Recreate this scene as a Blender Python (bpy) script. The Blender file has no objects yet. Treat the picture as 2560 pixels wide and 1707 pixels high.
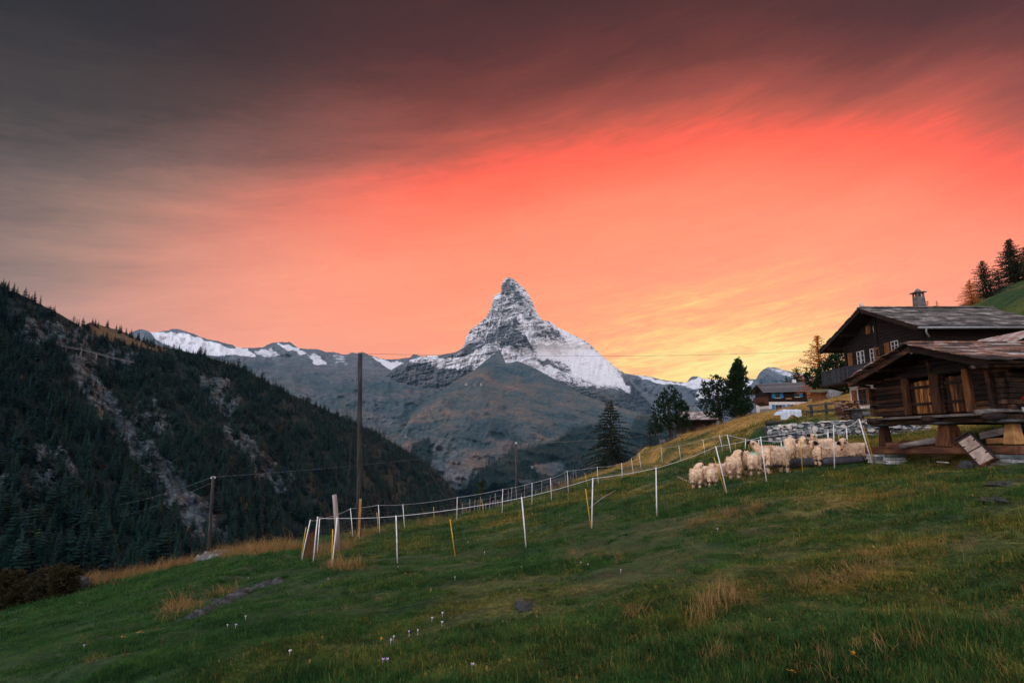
import bpy, math, random
import numpy as np
from mathutils import Vector, Matrix
rng = np.random.default_rng(7)
random.seed(7)
R = math.radians
scene = bpy.context.scene
col = scene.collection

# ------------------------------------------------------------------ camera
FPX, PITCH, CX, CY = 1400.0, R(9.6), 1280.0, 853.5      # focal length in pixels of a 2560 px wide frame
cam_d = bpy.data.cameras.new('camera')
cam_d.sensor_width = 36.0
cam_d.lens = FPX / 2560 * 36.0
cam_d.clip_start = 0.1
cam_d.clip_end = 60000
cam = bpy.data.objects.new('camera', cam_d)
cam.location = (0, 0, 0)
cam.rotation_euler = (R(90) + PITCH, 0, 0)
col.objects.link(cam)
scene.camera = cam

# ------------------------------------------------------------------ sky
SUN_AZ, SUN_EL = R(22.5), R(6.5)                         # glow of the sun that has just set
sun_dir = Vector((math.sin(SUN_AZ) * math.cos(SUN_EL), math.cos(SUN_AZ) * math.cos(SUN_EL), math.sin(SUN_EL)))
def s2l(c):
    c = c / 255.0
    return c / 12.92 if c <= 0.04045 else ((c + 0.055) / 1.055) ** 2.4
def rgb(r, g, b, k=1.0):
    return (s2l(r) * k, s2l(g) * k, s2l(b) * k, 1.0)

class NT:
    """small helper to write node trees"""
    def __init__(self, nt):
        self.nt = nt
    def n(self, typ, ins=None, **props):
        nd = self.nt.nodes.new(typ)
        for k, v in props.items():
            setattr(nd, k, v)
        for k, v in (ins or {}).items():
            s = nd.inputs[k]
            if hasattr(v, 'is_linked') or hasattr(v, 'links'):
                self.nt.links.new(v, s)
            else:
                s.default_value = v
        return nd
    def link(self, a, b):
        self.nt.links.new(a, b)
    def m(self, op, a, b=None, c=None, clamp=False):
        ins = {0: a}
        if b is not None: ins[1] = b
        if c is not None: ins[2] = c
        return self.n('ShaderNodeMath', ins, operation=op, use_clamp=clamp).outputs[0]
    def vm(self, op, a, b=None):
        ins = {0: a}
        if b is not None: ins[1] = b
        nd = self.n('ShaderNodeVectorMath', ins, operation=op)
        return nd.outputs['Value'] if op in ('DOT_PRODUCT', 'LENGTH') else nd.outputs[0]
    def mix(self, f, a, b, blend='MIX'):
        nd = self.nt.nodes.new('ShaderNodeMix')
        nd.data_type = 'RGBA'; nd.blend_type = blend
        for i, v in ((0, f), (6, a), (7, b)):
            s = nd.inputs[i]
            if hasattr(v, 'links'): self.nt.links.new(v, s)
            else: s.default_value = v
        return nd.outputs[2]
    def ramp(self, f, stops, interp='LINEAR'):
        nd = self.nt.nodes.new('ShaderNodeValToRGB')
        cr = nd.color_ramp; cr.interpolation = interp
        while len(cr.elements) < len(stops): cr.elements.new(0.5)
        while len(cr.elements) > len(stops): cr.elements.remove(cr.elements[-1])
        for e, (p, c) in zip(cr.elements, stops):
            e.position = p
            e.color = c if len(c) == 4 else (*c, 1)
        self.nt.links.new(f, nd.inputs[0])
        return nd.outputs[0]
    def noise(self, vec, scale, detail=4, rough=0.55, dist=0.0):
        nd = self.n('ShaderNodeTexNoise', {'Scale': scale, 'Detail': detail, 'Roughness': rough, 'Distortion': dist})
        if vec is not None: self.link(vec, nd.inputs['Vector'])
        return nd.outputs[0]
    def mapr(self, f, a, b, c=0.0, d=1.0, smooth=True):
        nd = self.n('ShaderNodeMapRange', {0: f, 1: a, 2: b, 3: c, 4: d}, interpolation_type='SMOOTHSTEP' if smooth else 'LINEAR')
        return nd.outputs[0]
    def mapping(self, vec, scale=(1, 1, 1), rot=(0, 0, 0), loc=(0, 0, 0)):
        return self.n('ShaderNodeMapping', {'Vector': vec, 'Scale': scale, 'Rotation': rot, 'Location': loc}).outputs[0]

SKY_GAIN = 1.12
def build_world():
    w = bpy.data.worlds.new('World'); scene.world = w; w.use_nodes = True
    nt = w.node_tree; nt.nodes.clear(); t = NT(nt)
    co = t.n('ShaderNodeTexCoord').outputs['Generated']
    d = t.vm('NORMALIZE', co)
    sp = t.n('ShaderNodeSeparateXYZ', {0: d})
    x, y, z = sp.outputs
    az = t.m('ARCTAN2', x, y)                                # 0 = ahead, + = right
    el = t.m('ARCSINE', z)
    deg = 57.29578
    # cloud streaks: long thin banks of cirrus fanning out from the sunset
    cv = t.n('ShaderNodeCombineXYZ', {0: az, 1: el, 2: 0.0}).outputs[0]
    cv = t.mapping(cv, rot=(0, 0, R(-9)), loc=(3.1, 0.4, 0))
    big = t.noise(t.mapping(cv, scale=(1.2, 4.0, 1), loc=(5.7, 6.6, 0)), 1.5, 5, 0.55, 0.4)
    mid = t.noise(t.mapping(cv, scale=(1.6, 9.0, 1), rot=(0, 0, R(-8)), loc=(1.3, 5.0, 0)), 2.2, 5, 0.6, 0.6)
    fine = t.noise(t.mapping(cv, scale=(7.0, 40.0, 1), rot=(0, 0, R(14))), 2.4, 5, 0.62, 1.2)
    daz = t.m('MULTIPLY', t.m('SUBTRACT', az, SUN_AZ), deg)
    # keep the azimuth difference within +-180
    daz = t.m('SUBTRACT', daz, t.m('MULTIPLY', t.m('GREATER_THAN', daz, 180.0), 360.0))
    daz = t.m('ADD', daz, t.m('MULTIPLY', t.m('LESS_THAN', daz, -180.0), 360.0))
    dl = t.m('SUBTRACT', t.m('MULTIPLY', el, deg), SUN_EL * deg)
    dlp = t.m('ABSOLUTE', dl)
    el0 = t.m('MULTIPLY', daz, t.mapr(daz, -4.0, 14.0, 0.33, 0.55))
    tt = t.m('SQRT', t.m('ADD', t.m('MULTIPLY', el0, el0), t.m('MULTIPLY', dlp, dlp)))
    tt = t.m('ADD', tt, t.m('MULTIPLY', t.m('MULTIPLY', t.m('MAXIMUM', daz, 0.0), t.m('MAXIMUM', dl, 0.0)), 0.0085))
    tt = t.m('ADD', tt, t.mapr(tt, 14.0, 26.0, 0.0, 1.8))
    wob = t.m('MULTIPLY', t.m('SUBTRACT', big, 0.42), 6.0)
    tt = t.m('ADD', tt, wob)
    tt = t.m('ADD', tt, t.m('MULTIPLY', t.m('SUBTRACT', mid, 0.48), 4.2))
    band = t.noise(t.mapping(cv, scale=(1.1, 26.0, 1), rot=(0, 0, R(3)), loc=(2.2, 1.1, 0)), 1.6, 4, 0.55, 0.3)
    tt = t.m('ADD', tt, t.m('MULTIPLY', t.m('SUBTRACT', band, 0.5), t.mapr(tt, 2.0, 16.0, 9.0, 0.6)))
    rip = t.mapr(tt, 3.0, 18.0, 11.5, 1.8)
    tt = t.m('ADD', tt, t.m('MULTIPLY', t.m('SUBTRACT', fine, 0.5), rip))
    f = t.m('DIVIDE', tt, 50.0, clamp=True)
    stops = [(0.00, rgb(255, 240, 150)), (0.05, rgb(255, 224, 132)), (0.10, rgb(255, 194, 120)), (0.155, rgb(255, 170, 115)),
             (0.22, rgb(255, 154, 114)), (0.31, rgb(255, 140, 104)), (0.38, rgb(255, 120, 86)), (0.44, rgb(255, 102, 70)), (0.475, rgb(236, 92, 66)),
             (0.515, rgb(190, 84, 60)), (0.56, rgb(152, 70, 52)), (0.62, rgb(112, 50, 32)), (0.69, rgb(82, 34, 18)), (0.78, rgb(62, 26, 6)), (1.0, rgb(46, 22, 2))]
    c = t.ramp(f, stops)
    # away from the sun the colour turns dusty and grey
    grey = t.ramp(f, [(0.0, rgb(255, 190, 150)), (0.30, rgb(244, 170, 140)), (0.40, rgb(205, 148, 126)), (0.49, rgb(150, 118, 102)),
                      (0.55, rgb(106, 86, 77)), (0.62, rgb(66, 50, 38)), (0.70, rgb(40, 24, 8)), (1.0, rgb(30, 16, 2))])
    g = t.mapr(daz, -22.0, -66.0)
    g2 = t.mapr(daz, 60.0, 110.0)
    c = t.mix(t.m('MAXIMUM', g, g2), c, grey)
    c = t.mix(1.0, c, (1.06, 0.98, 0.88, 1), 'MULTIPLY')
    # the half of the sky behind the camera: plain pale dusk over the whole vault
    sh = t.vm('DOT_PRODUCT', d, (math.sin(SUN_AZ), math.cos(SUN_AZ), 0.0))
    zen = t.mapr(z, 0.0, 1.0, 1.0, 0.0, smooth=False)
    dusk = t.mix(zen, rgb(166, 177, 198, 3.9), rgb(216, 200, 196, 2.8))
    b = t.mapr(sh, 0.15, -0.35)
    c = t.mix(b, c, dusk)
    # clear twilight air above the cloud
    sky = t.n('ShaderNodeTexSky', sky_type='NISHITA', sun_disc=False, sun_elevation=R(3.0), sun_rotation=SUN_AZ, altitude=2000.0)
    bg1 = t.n('ShaderNodeBackground', {0: c, 1: SKY_GAIN})
    bg2 = t.n('ShaderNodeBackground', {0: sky.outputs[0], 1: 0.002})
    add = t.n('ShaderNodeAddShader', {0: bg1.outputs[0], 1: bg2.outputs[0]})
    out = t.n('ShaderNodeOutputWorld', {0: add.outputs[0]})
    w.cycles.sampling_method = 'MANUAL'
    w.cycles.sample_map_resolution = 1024
build_world()

sun = bpy.data.lights.new('sun', 'SUN')
sun.energy = 2.0
sun.angle = R(18)
sun.color = (1.0, 0.56, 0.34)
sun_o = bpy.data.objects.new('sun', sun)
sd = Vector((math.sin(SUN_AZ) * math.cos(R(11)), math.cos(SUN_AZ) * math.cos(R(11)), math.sin(R(11))))
sun_o.rotation_euler = sd.to_track_quat('Z', 'Y').to_euler()
col.objects.link(sun_o)

vs = scene.view_settings
vs.view_transform = 'Standard'; vs.look = 'None'; vs.exposure = 0.0; vs.gamma = 1.0
vs.use_curve_mapping = False
scene.render.engine = 'CYCLES'
cy = scene.cycles
cy.use_denoising = True
try:
    cy.denoiser = 'OPENIMAGEDENOISE'
except Exception:
    pass
cy.max_bounces = 5; cy.diffuse_bounces = 3; cy.glossy_bounces = 2; cy.transmission_bounces = 2
cy.transparent_max_bounces = 6; cy.volume_bounces = 0
cy.sample_clamp_indirect = 4.0
cy.use_adaptive_sampling = True
cy.adaptive_threshold = 0.015

# ------------------------------------------------------------------ helpers: geometry
def ray(px, py):
    dx = (np.asarray(px, float) - CX) / FPX
    dy = -(np.asarray(py, float) - CY) / FPX
    X = dx
    Y = math.cos(PITCH) - dy * math.sin(PITCH)
    Z = math.sin(PITCH) + dy * math.cos(PITCH)
    return X, Y, Z
def at(px, py, Y):
    X0, Y0, Z0 = ray(px, py)
    k = np.asarray(Y, float) / Y0
    return np.stack(np.broadcast_arrays(X0 * k, np.asarray(Y, float) + 0 * X0, Z0 * k), -1)
def onX(px, py, X):
    X0, Y0, Z0 = ray(px, py)
    k = X / X0
    return Vector((float(X0 * k), float(Y0 * k), float(Z0 * k)))
def V(p):
    return Vector([float(q) for q in p])

def _hash(ix, iy, iz, seed):
    h = (ix.astype(np.int64) * 374761393 + iy.astype(np.int64) * 668265263 + iz.astype(np.int64) * 2147483647 + seed * 1274126177) & 0xFFFFFFFF
    h = ((h ^ (h >> 13)) * 1274126177) & 0xFFFFFFFF
    h = ((h ^ (h >> 16)) * 2246822519) & 0xFFFFFFFF
    h = h ^ (h >> 15)
    return (h & 0xFFFFFF) / float(0xFFFFFF)
def vnoise(x, y, z=0.0, seed=0):
    x, y, z = np.broadcast_arrays(np.asarray(x, float), np.asarray(y, float), np.asarray(z, float))
    xi, yi, zi = np.floor(x), np.floor(y), np.floor(z)
    fx, fy, fz = x - xi, y - yi, z - zi
    fx = fx * fx * fx * (fx * (fx * 6 - 15) + 10); fy = fy * fy * fy * (fy * (fy * 6 - 15) + 10); fz = fz * fz * fz * (fz * (fz * 6 - 15) + 10)
    o = 0
    for a in (0, 1):
        for b in (0, 1):
            for c in (0, 1):
                w = (fx if a else 1 - fx) * (fy if b else 1 - fy) * (fz if c else 1 - fz)
                o = o + w * _hash(xi + a, yi + b, zi + c, seed)
    return o * 2 - 1
def fbm(x, y, z=0.0, oct=5, seed=0, gain=0.5, lac=2.03):
    s, a, f, n = 0.0, 1.0, 1.0, 0.0
    for i in range(oct):
        s = s + a * vnoise(np.asarray(x) * f, np.asarray(y) * f, np.asarray(z) * f, seed + i * 17)
        n += a; a *= gain; f *= lac
    return s / n
def ridged(x, y, z=0.0, oct=5, seed=0, gain=0.55, lac=2.05):
    s, a, f, n = 0.0, 1.0, 1.0, 0.0
    for i in range(oct):
        s = s + a * (1 - np.abs(vnoise(np.asarray(x) * f, np.asarray(y) * f, np.asarray(z) * f, seed + i * 13)) * 2)
        n += a; a *= gain; f *= lac
    return s / n
def sstep(x, a, b):
    t = np.clip((np.asarray(x, float) - a) / (b - a), 0, 1)
    return t * t * (3 - 2 * t)

class MB:
    """collects geometry in world coordinates; build() links it as ONE mesh object"""
    def __init__(self):
        self.v = []; self.f = []; self.c = []
    def quad(self, a, b, c, d):
        i = len(self.v); self.v += [tuple(a), tuple(b), tuple(c), tuple(d)]; self.f.append((i, i + 1, i + 2, i + 3)); return self
    def tri(self, a, b, c):
        i = len(self.v); self.v += [tuple(a), tuple(b), tuple(c)]; self.f.append((i, i + 1, i + 2)); return self
    def hexa(self, p):
        """p: 8 points, bottom loop 0-3 then top loop 4-7"""
        i = len(self.v); self.v += [tuple(q) for q in p]
        for f in ((3, 2, 1, 0), (4, 5, 6, 7), (0, 1, 5, 4), (1, 2, 6, 5), (2, 3, 7, 6), (3, 0, 4, 7)):
            self.f.append(tuple(i + k for k in f))
        return self
    def box(self, x0, x1, y0, y1, z0, z1, j=0.0):
        p = [(x0, y0, z0), (x1, y0, z0), (x1, y1, z0), (x0, y1, z0), (x0, y0, z1), (x1, y0, z1), (x1, y1, z1), (x0, y1, z1)]
        if j:
            p = [tuple(q + random.uniform(-j, j) for q in a) for a in p]
        return self.hexa(p)
    def bar(self, a, b, w, h, up=(0, 0, 1), w1=None, h1=None):
        """rectangular beam from a to b, w across, h along up"""
        a = Vector(a); b = Vector(b); d = (b - a).normalized(); up = Vector(up)
        s = d.cross(up)
        if s.length < 1e-4: s = d.cross(Vector((1, 0, 0)))
        s.normalize(); u = s.cross(d).normalized()
        w1 = w if w1 is None else w1; h1 = h if h1 is None else h1
        p = []
        for q, ww, hh in ((a, w, h), (b, w1, h1)):
            p.append([q - s * ww / 2 - u * hh / 2, q + s * ww / 2 - u * hh / 2, q + s * ww / 2 + u * hh / 2, q - s * ww / 2 + u * hh / 2])
        i = len(self.v)
        for l in p: self.v += [tuple(q) for q in l]
        self.f += [(i, i + 1, i + 2, i + 3), (i + 7, i + 6, i + 5, i + 4)]
        for k in range(4):
            self.f.append((i + k, i + 4 + k, i + 4 + (k + 1) % 4, i + (k + 1) % 4))
        return self
    def tube(self, pts, rad, n=8, cap=True, wob=0.0):
        pts = [Vector(p) for p in pts]
        if not hasattr(rad, '__len__'): rad = [rad] * len(pts)
        rings = []; prev = None
        for k, p in enumerate(pts):
            d = (pts[min(k + 1, len(pts) - 1)] - pts[max(k - 1, 0)]).normalized()
            if prev is None:
                s = d.cross(Vector((0, 0, 1)))
                if s.length < 1e-3: s = d.cross(Vector((1, 0, 0)))
            else:
                s = prev - d * prev.dot(d)
            s.normalize(); prev = s; u = d.cross(s)
            i = len(self.v); rings.append(i)
            for j in range(n):
                a = 2 * math.pi * j / n
                r = rad[k] * (1 + (random.uniform(-wob, wob) if wob else 0))
                self.v.append(tuple(p + s * math.cos(a) * r + u * math.sin(a) * r))
        for k in range(len(rings) - 1):
            a, b = rings[k], rings[k + 1]
            for j in range(n):
                self.f.append((a + j, a + (j + 1) % n, b + (j + 1) % n, b + j))
        if cap:
            self.f.append(tuple(rings[0] + j for j in reversed(range(n))))
            self.f.append(tuple(rings[-1] + j for j in range(n)))
        return self
    def lathe(self, c, prof, n=12):
        """prof: list of (r, z) around the vertical through c"""
        c = Vector(c); rings = []
        for r, z in prof:
            i = len(self.v); rings.append(i)
            for j in range(n):
                a = 2 * math.pi * j / n
                self.v.append((c.x + r * math.cos(a), c.y + r * math.sin(a), c.z + z))
        for k in range(len(rings) - 1):
            a, b = rings[k], rings[k + 1]
            for j in range(n):
                self.f.append((a + j, a + (j + 1) % n, b + (j + 1) % n, b + j))
        self.f.append(tuple(rings[0] + j for j in reversed(range(n))))
        self.f.append(tuple(rings[-1] + j for j in range(n)))
        return self
    def blob(self, c, r, n=10, m=7, amp=0.2, seed=0, freq=1.5, flat=0.0):
        """lumpy closed stone; r = (rx, ry, rz)"""
        c = Vector(c); i0 = len(self.v)
        th = np.linspace(0, math.pi, m)
        for a in th[1:-1]:
            for j in range(n):
                ph = 2 * math.pi * j / n
                d = np.array([math.sin(a) * math.cos(ph), math.sin(a) * math.sin(ph), math.cos(a)])
                k = 1 + amp * float(fbm(d[0] * freq + seed * 3.1, d[1] * freq, d[2] * freq, 3, seed))
                p = d * k * np.array(r)
                self.v.append((c.x + p[0], c.y + p[1], c.z + p[2]))
        self.v.append((c.x, c.y, c.z + r[2])); top = len(self.v) - 1
        self.v.append((c.x, c.y, c.z - r[2])); bot = len(self.v) - 1
        for k in range(m - 3):
            for j in range(n):
                a = i0 + k * n
                self.f.append((a + j, a + n + j, a + n + (j + 1) % n, a + (j + 1) % n))
        for j in range(n):
            self.f.append((i0 + j, i0 + (j + 1) % n, top))
            a = i0 + (m - 3) * n
            self.f.append((a + (j + 1) % n, a + j, bot))
        return self
    def build(self, name, mat, parent=None, smooth=False, bevel=0.0):
        o = mesh_obj(name, self.v, self.f, mat, parent, smooth)
        if bevel:
            b = o.modifiers.new('bevel', 'BEVEL'); b.width = bevel; b.segments = 1; b.limit_method = 'ANGLE'
        return o

def mesh_obj(name, v, f, mat, parent=None, smooth=False):
    me = bpy.data.meshes.new(name)
    off = np.zeros(3)
    if parent is not None:
        o = parent
        while o is not None:
            off = off + np.array(o.location); o = o.parent
    v = np.asarray(v, float).reshape(-1, 3) - off
    me.from_pydata(v.tolist(), [], f if isinstance(f, list) else f.tolist())
    if smooth:
        me.polygons.foreach_set('use_smooth', [True] * len(me.polygons))
    me.validate(); me.update()
    if mat is not None: me.materials.append(mat)
    o = bpy.data.objects.new(name, me)
    col.objects.link(o)
    if parent is not None: o.parent = parent
    return o
def fast_mesh(name, v, quads, mat, attrs=None, smooth=True, parent=None):
    """big numpy meshes: v (n,3), quads (m,4) or (m,3)"""
    me = bpy.data.meshes.new(name)
    v = np.ascontiguousarray(v, np.float32); q = np.ascontiguousarray(quads, np.int32)
    me.vertices.add(len(v)); me.vertices.foreach_set('co', v.ravel())
    k = q.shape[1] if len(q) else 4
    me.loops.add(q.size); me.loops.foreach_set('vertex_index', q.ravel())
    me.polygons.add(len(q)); me.polygons.foreach_set('loop_start', np.arange(0, q.size, k, dtype=np.int32))
    if smooth: me.polygons.foreach_set('use_smooth', np.ones(len(q), bool))
    me.update(calc_edges=True)
    for a, arr in (attrs or {}).items():
        at_ = me.attributes.new(a, 'FLOAT', 'POINT'); at_.data.foreach_set('value', np.ascontiguousarray(arr, np.float32).ravel())
    if mat is not None: me.materials.append(mat)
    o = bpy.data.objects.new(name, me); col.objects.link(o)
    if parent is not None: o.parent = parent
    return o
def tag(o, label=None, cat=None, group=None, kind=None):
    if label: o['label'] = label
    if cat:
        o['category'] = cat
        if not kind and o.parent is None: o['kind'] = 'thing'
    if group: o['group'] = group
    if kind: o['kind'] = kind
    return o
def empty(name, loc, label=None, cat=None, group=None):
    o = bpy.data.objects.new(name, None); o.location = Vector(loc); o.empty_display_size = 0.2
    col.objects.link(o); tag(o, label, cat, group); return o
def kids(o):
    return [c for c in col.objects if c.parent == o]
def copy_tree(o, parent=None, children=None):
    c = o.copy(); col.objects.link(c); c.parent = parent
    for ch in o.children: copy_tree(ch, c)
    return c

# ------------------------------------------------------------------ helpers: materials
MATS = {}
def mat_new(name):
    m = bpy.data.materials.new(name); m.use_nodes = True
    nt = m.node_tree; nt.nodes.clear(); t = NT(nt)
    bs = t.n('ShaderNodeBsdfPrincipled'); out = t.n('ShaderNodeOutputMaterial', {0: bs.outputs[0]})
    bs.inputs['Specular IOR Level'].default_value = 0.25
    MATS[name] = m
    return m, t, bs
def noisy(name, stops, scale=3.0, stretch=(1, 1, 1), rough=0.85, bump=0.3, bscale=None, detail=5, rand=0.0, spec=0.2, bdist=0.02, nrough=0.6):
    """colour from a ramp over stretched noise in object space, with matching fine relief"""
    m, t, bs = mat_new(name)
    co = t.n('ShaderNodeNewGeometry').outputs['Position']
    mp = t.mapping(co, scale=stretch)
    n = t.noise(mp, scale, detail, nrough)
    f = t.mapr(n, 0.28, 0.72, smooth=False)
    if rand:
        oi = t.n('ShaderNodeObjectInfo').outputs['Random']
        f = t.m('ADD', f, t.m('MULTIPLY', t.m('SUBTRACT', oi, 0.5), rand), clamp=True)
    c = t.ramp(f, stops)
    if rand:
        k = t.mapr(oi, 0, 1, 1 - rand * 0.45, 1 + rand * 0.45, smooth=False)
        c = t.mix(1.0, c, t.n('ShaderNodeCombineXYZ', {0: k, 1: k, 2: k}).outputs[0], 'MULTIPLY')
    t.link(c, bs.inputs['Base Color'])
    bs.inputs['Roughness'].default_value = rough
    bs.inputs['Specular IOR Level'].default_value = spec
    if bump:
        n2 = t.noise(mp, bscale or scale * 3, 4, 0.6)
        b = t.n('ShaderNodeBump', {'Strength': bump, 'Distance': bdist, 'Height': n2})
        t.link(b.outputs[0], bs.inputs['Normal'])
    return m
# ================================================================== THE SETTING
# ------------------------------------------------------------------ near meadow (a slope that rises to the right)
EDGE = np.array([(-900, 24, 1750), (-300, 25, 1620), (0, 27, 1520), (80, 27, 1500), (170, 28, 1462), (300, 29, 1450), (400, 29, 1432), (500, 30, 1402), (600, 30, 1386),
                 (700, 31, 1372), (800, 32, 1356), (900, 33, 1336), (1000, 36, 1312), (1155, 38, 1288), (1253, 40, 1264), (1328, 43, 1242),
                 (1372, 46, 1228), (1447, 52, 1196), (1491, 55, 1181), (1552, 58, 1162), (1593, 60, 1139), (1628, 62, 1124), (1672, 64, 1105),
                 (1749, 70, 1081), (1816, 75, 1057), (1878, 80, 1037), (1948, 85, 1024), (2050, 90, 995), (2120, 95, 984), (2200, 98, 972),
                 (2300, 100, 880), (2420, 105, 768), (2490, 108, 733), (2560, 112, 697), (2700, 118, 620), (3000, 125, 500)], float)
_e3 = at(EDGE[:, 0], EDGE[:, 2], EDGE[:, 1])
EDGE_T = _e3[:, 0] / _e3[:, 1]
CTRL = [(842, 1416, 15.0), (990, 1409, 15.2), (1304, 1369, 14.9), (1482, 1318, 15.2), (1637, 1292, 15.4), (1818, 1232, 16.4), (1917, 1206, 16.8),
        (2085, 1171, 17.0), (2215, 1159, 16.7), (2380, 1160, 14.2), (2530, 1156, 12.5), (753, 1401, 17.2), (793, 1387, 19.2),
        (883, 1344, 24.5), (950, 1337, 25), (1007, 1322, 28), (1143, 1302, 30), (1257, 1284, 31), (1330, 1263, 32), (1376, 1250, 33),
        (1493, 1210, 40), (1555, 1200, 41), (1583, 1189, 42), (1597, 1172, 44), (1653, 1158, 45), (1697, 1153, 45), (1757, 1137, 46), (1818, 1129, 43),
        (1905, 1112, 30.3), (2060, 1101, 30.3), (2200, 1090, 30.3), (1950, 1060, 33.0), (2000, 1047, 34.0), (2090, 1038, 34.0), (2000, 1025, 50.0),
        (1900, 1062, 40.0), (1880, 1075, 36.0), (2170, 1040, 40), (2350, 1040, 40), (2500, 1000, 42),
        (2400, 1075, 20.0), (2500, 1062, 20.0), (2280, 1092, 22), (1280, 1650, 5.6), (200, 1650, 8.3), (2400, 1650, 4.15), (1800, 1500, 6.95), (400, 1500, 14)]
def step_h(X, Y):
    return 1.15 * sstep(Y, 30.55, 30.95) * sstep(X, 12.6, 14.2) * (1 - sstep(X, 20.5, 25.5)) * (1 - sstep(Y, 34, 60) * 0.0)
def plane_h(X, Y):
    return -2.0 + 0.2 * X - 0.058 * Y
_c = np.array(CTRL); _p = at(_c[:, 0], _c[:, 1], _c[:, 2])
_P = np.concatenate([_p, _e3, np.array([[0, 0, -2.0], [-8, -4, -3.4], [8, -4, -.2], [0, -12, -1.4], [-40, 0, -10.0], [40, 0, 6.0], [70, 10, 14.0], [120, 60, 38.0]])])
_res = _P[:, 2] - plane_h(_P[:, 0], _P[:, 1]) - step_h(_P[:, 0], _P[:, 1])
def _tps(r):
    return np.where(r > 1e-6, r * r * np.log(np.maximum(r, 1e-6)), 0.0)
_S = np.array([1.0, 0.7])
_q = _P[:, :2] * _S
_K = _tps(np.linalg.norm(_q[:, None] - _q[None], axis=-1)) + np.eye(len(_q)) * 0.4
_A = np.block([[_K, np.c_[np.ones(len(_q)), _q]], [np.c_[np.ones(len(_q)), _q].T, np.zeros((3, 3))]])
_W = np.linalg.solve(_A, np.r_[_res, 0, 0, 0])
def meadow_smooth(X, Y):
    X = np.asarray(X, float); Y = np.asarray(Y, float); sh = X.shape
    q = np.stack([X.ravel(), Y.ravel()], -1) * _S
    out = np.empty(len(q))
    for i in range(0, len(q), 20000):
        b = q[i:i + 20000]
        out[i:i + 20000] = _tps(np.linalg.norm(b[:, None] - _q[None], axis=-1)) @ _W[:len(_q)] + np.c_[np.ones(len(b)), b] @ _W[len(_q):]
    far = np.hypot(X, Y)
    corr = np.clip(out.reshape(sh), -14, 40) * (1 - sstep(far, 150, 320))
    return plane_h(np.clip(X, -60, 160), np.clip(Y, -40, 150)) + corr + step_h(X, Y)
def edge_drop(X, Y):
    T = X / np.maximum(Y, 1.0)
    ye = np.interp(T, EDGE_T, EDGE[:, 1]); px = np.interp(T, EDGE_T, EDGE[:, 0])
    d = np.maximum(0, Y - ye)
    k = np.interp(px, [-900, 1450, 1620, 2100, 2400], [0.85, 0.8, 0.22, 0.10, 0.05])
    return k * d * d / (d + 7.0)
def rough_h(X, Y):
    n = fbm(X / 3.1, Y / 3.1, 0, 3, 3) * 0.10 + fbm(X / 0.9, Y / 0.9, 0, 3, 9) * 0.085 + fbm(X / 12, Y / 9, 0, 2, 21) * 0.16 + (ridged(X / 5.5 + Y * 0.02, Y / 1.9, 0, 2, 27) - 0.3) * 0.05
    return n * sstep(np.hypot(X, Y), 1, 5)
def bank_h(X, Y):
    """low grassy banks and a hollow in the foreground"""
    h = 0 * X
    for (a, b, w, k) in BANKS:
        a = np.array(a); b = np.array(b); d = b - a; L2 = d @ d
        t = np.clip(((X - a[0]) * d[0] + (Y - a[1]) * d[1]) / L2, 0, 1)
        r = np.hypot(X - a[0] - t * d[0], Y - a[1] - t * d[1])
        h = h + k * np.exp(-(r / w) ** 2)
    return h
def _flat(px, py):
    """foot point on the undisturbed slope, for banks"""
    X0, Y0, Z0 = ray(px, py)
    k = -2.0 / (Z0 - 0.2 * X0 + 0.058 * Y0)
    return (float(X0 * k), float(Y0 * k))
BANKS = [(_flat(1760, 1570), _flat(1850, 1480), 0.30, 0.13), (_flat(1850, 1480), _flat(2150, 1440), 0.38, 0.12), (_flat(1960, 1540), _flat(2300, 1520), 0.5, -0.10),
         (_flat(470, 1560), _flat(700, 1450), 0.55, 0.20), (_flat(1320, 1395), _flat(1560, 1370), 0.5, -0.08), (_flat(1300, 1330), _flat(1480, 1305), 0.6, 0.12),
         (_flat(1760, 1300), _flat(1960, 1265), 0.5, 0.10), (_flat(1120, 1370), _flat(1300, 1345), 0.5, -0.12)]
def height_raw(X, Y):
    X = np.asarray(X, float); Y = np.asarray(Y, float)
    return meadow_smooth(X, Y) - edge_drop(X, Y) + rough_h(X, Y) + bank_h(X, Y)
GX = np.concatenate([np.arange(-420, -40, 14.0), np.arange(-40, -17, 0.8), np.arange(-17, 24, 0.22), np.arange(24, 62, 0.8), np.arange(62, 200, 4.0), np.arange(200, 700, 25.0)])
GY = np.concatenate([np.arange(-60, 2, 3.0), np.arange(2, 36, 0.22), np.arange(36, 112, 0.8), np.arange(112, 200, 4.0), np.arange(200, 420, 14.0)])
_XX, _YY = np.meshgrid(GX, GY)
GZ = height_raw(_XX, _YY)
def ground(X, Y):
    """bilinear height of the meadow mesh"""
    X = np.asarray(X, float); Y = np.asarray(Y, float)
    i = np.clip(np.searchsorted(GX, X) - 1, 0, len(GX) - 2); j = np.clip(np.searchsorted(GY, Y) - 1, 0, len(GY) - 2)
    a = np.clip((X - GX[i]) / (GX[i + 1] - GX[i]), 0, 1); b = np.clip((Y - GY[j]) / (GY[j + 1] - GY[j]), 0, 1)
    return (GZ[j, i] * (1 - a) + GZ[j, i + 1] * a) * (1 - b) + (GZ[j + 1, i] * (1 - a) + GZ[j + 1, i + 1] * a) * b
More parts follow.
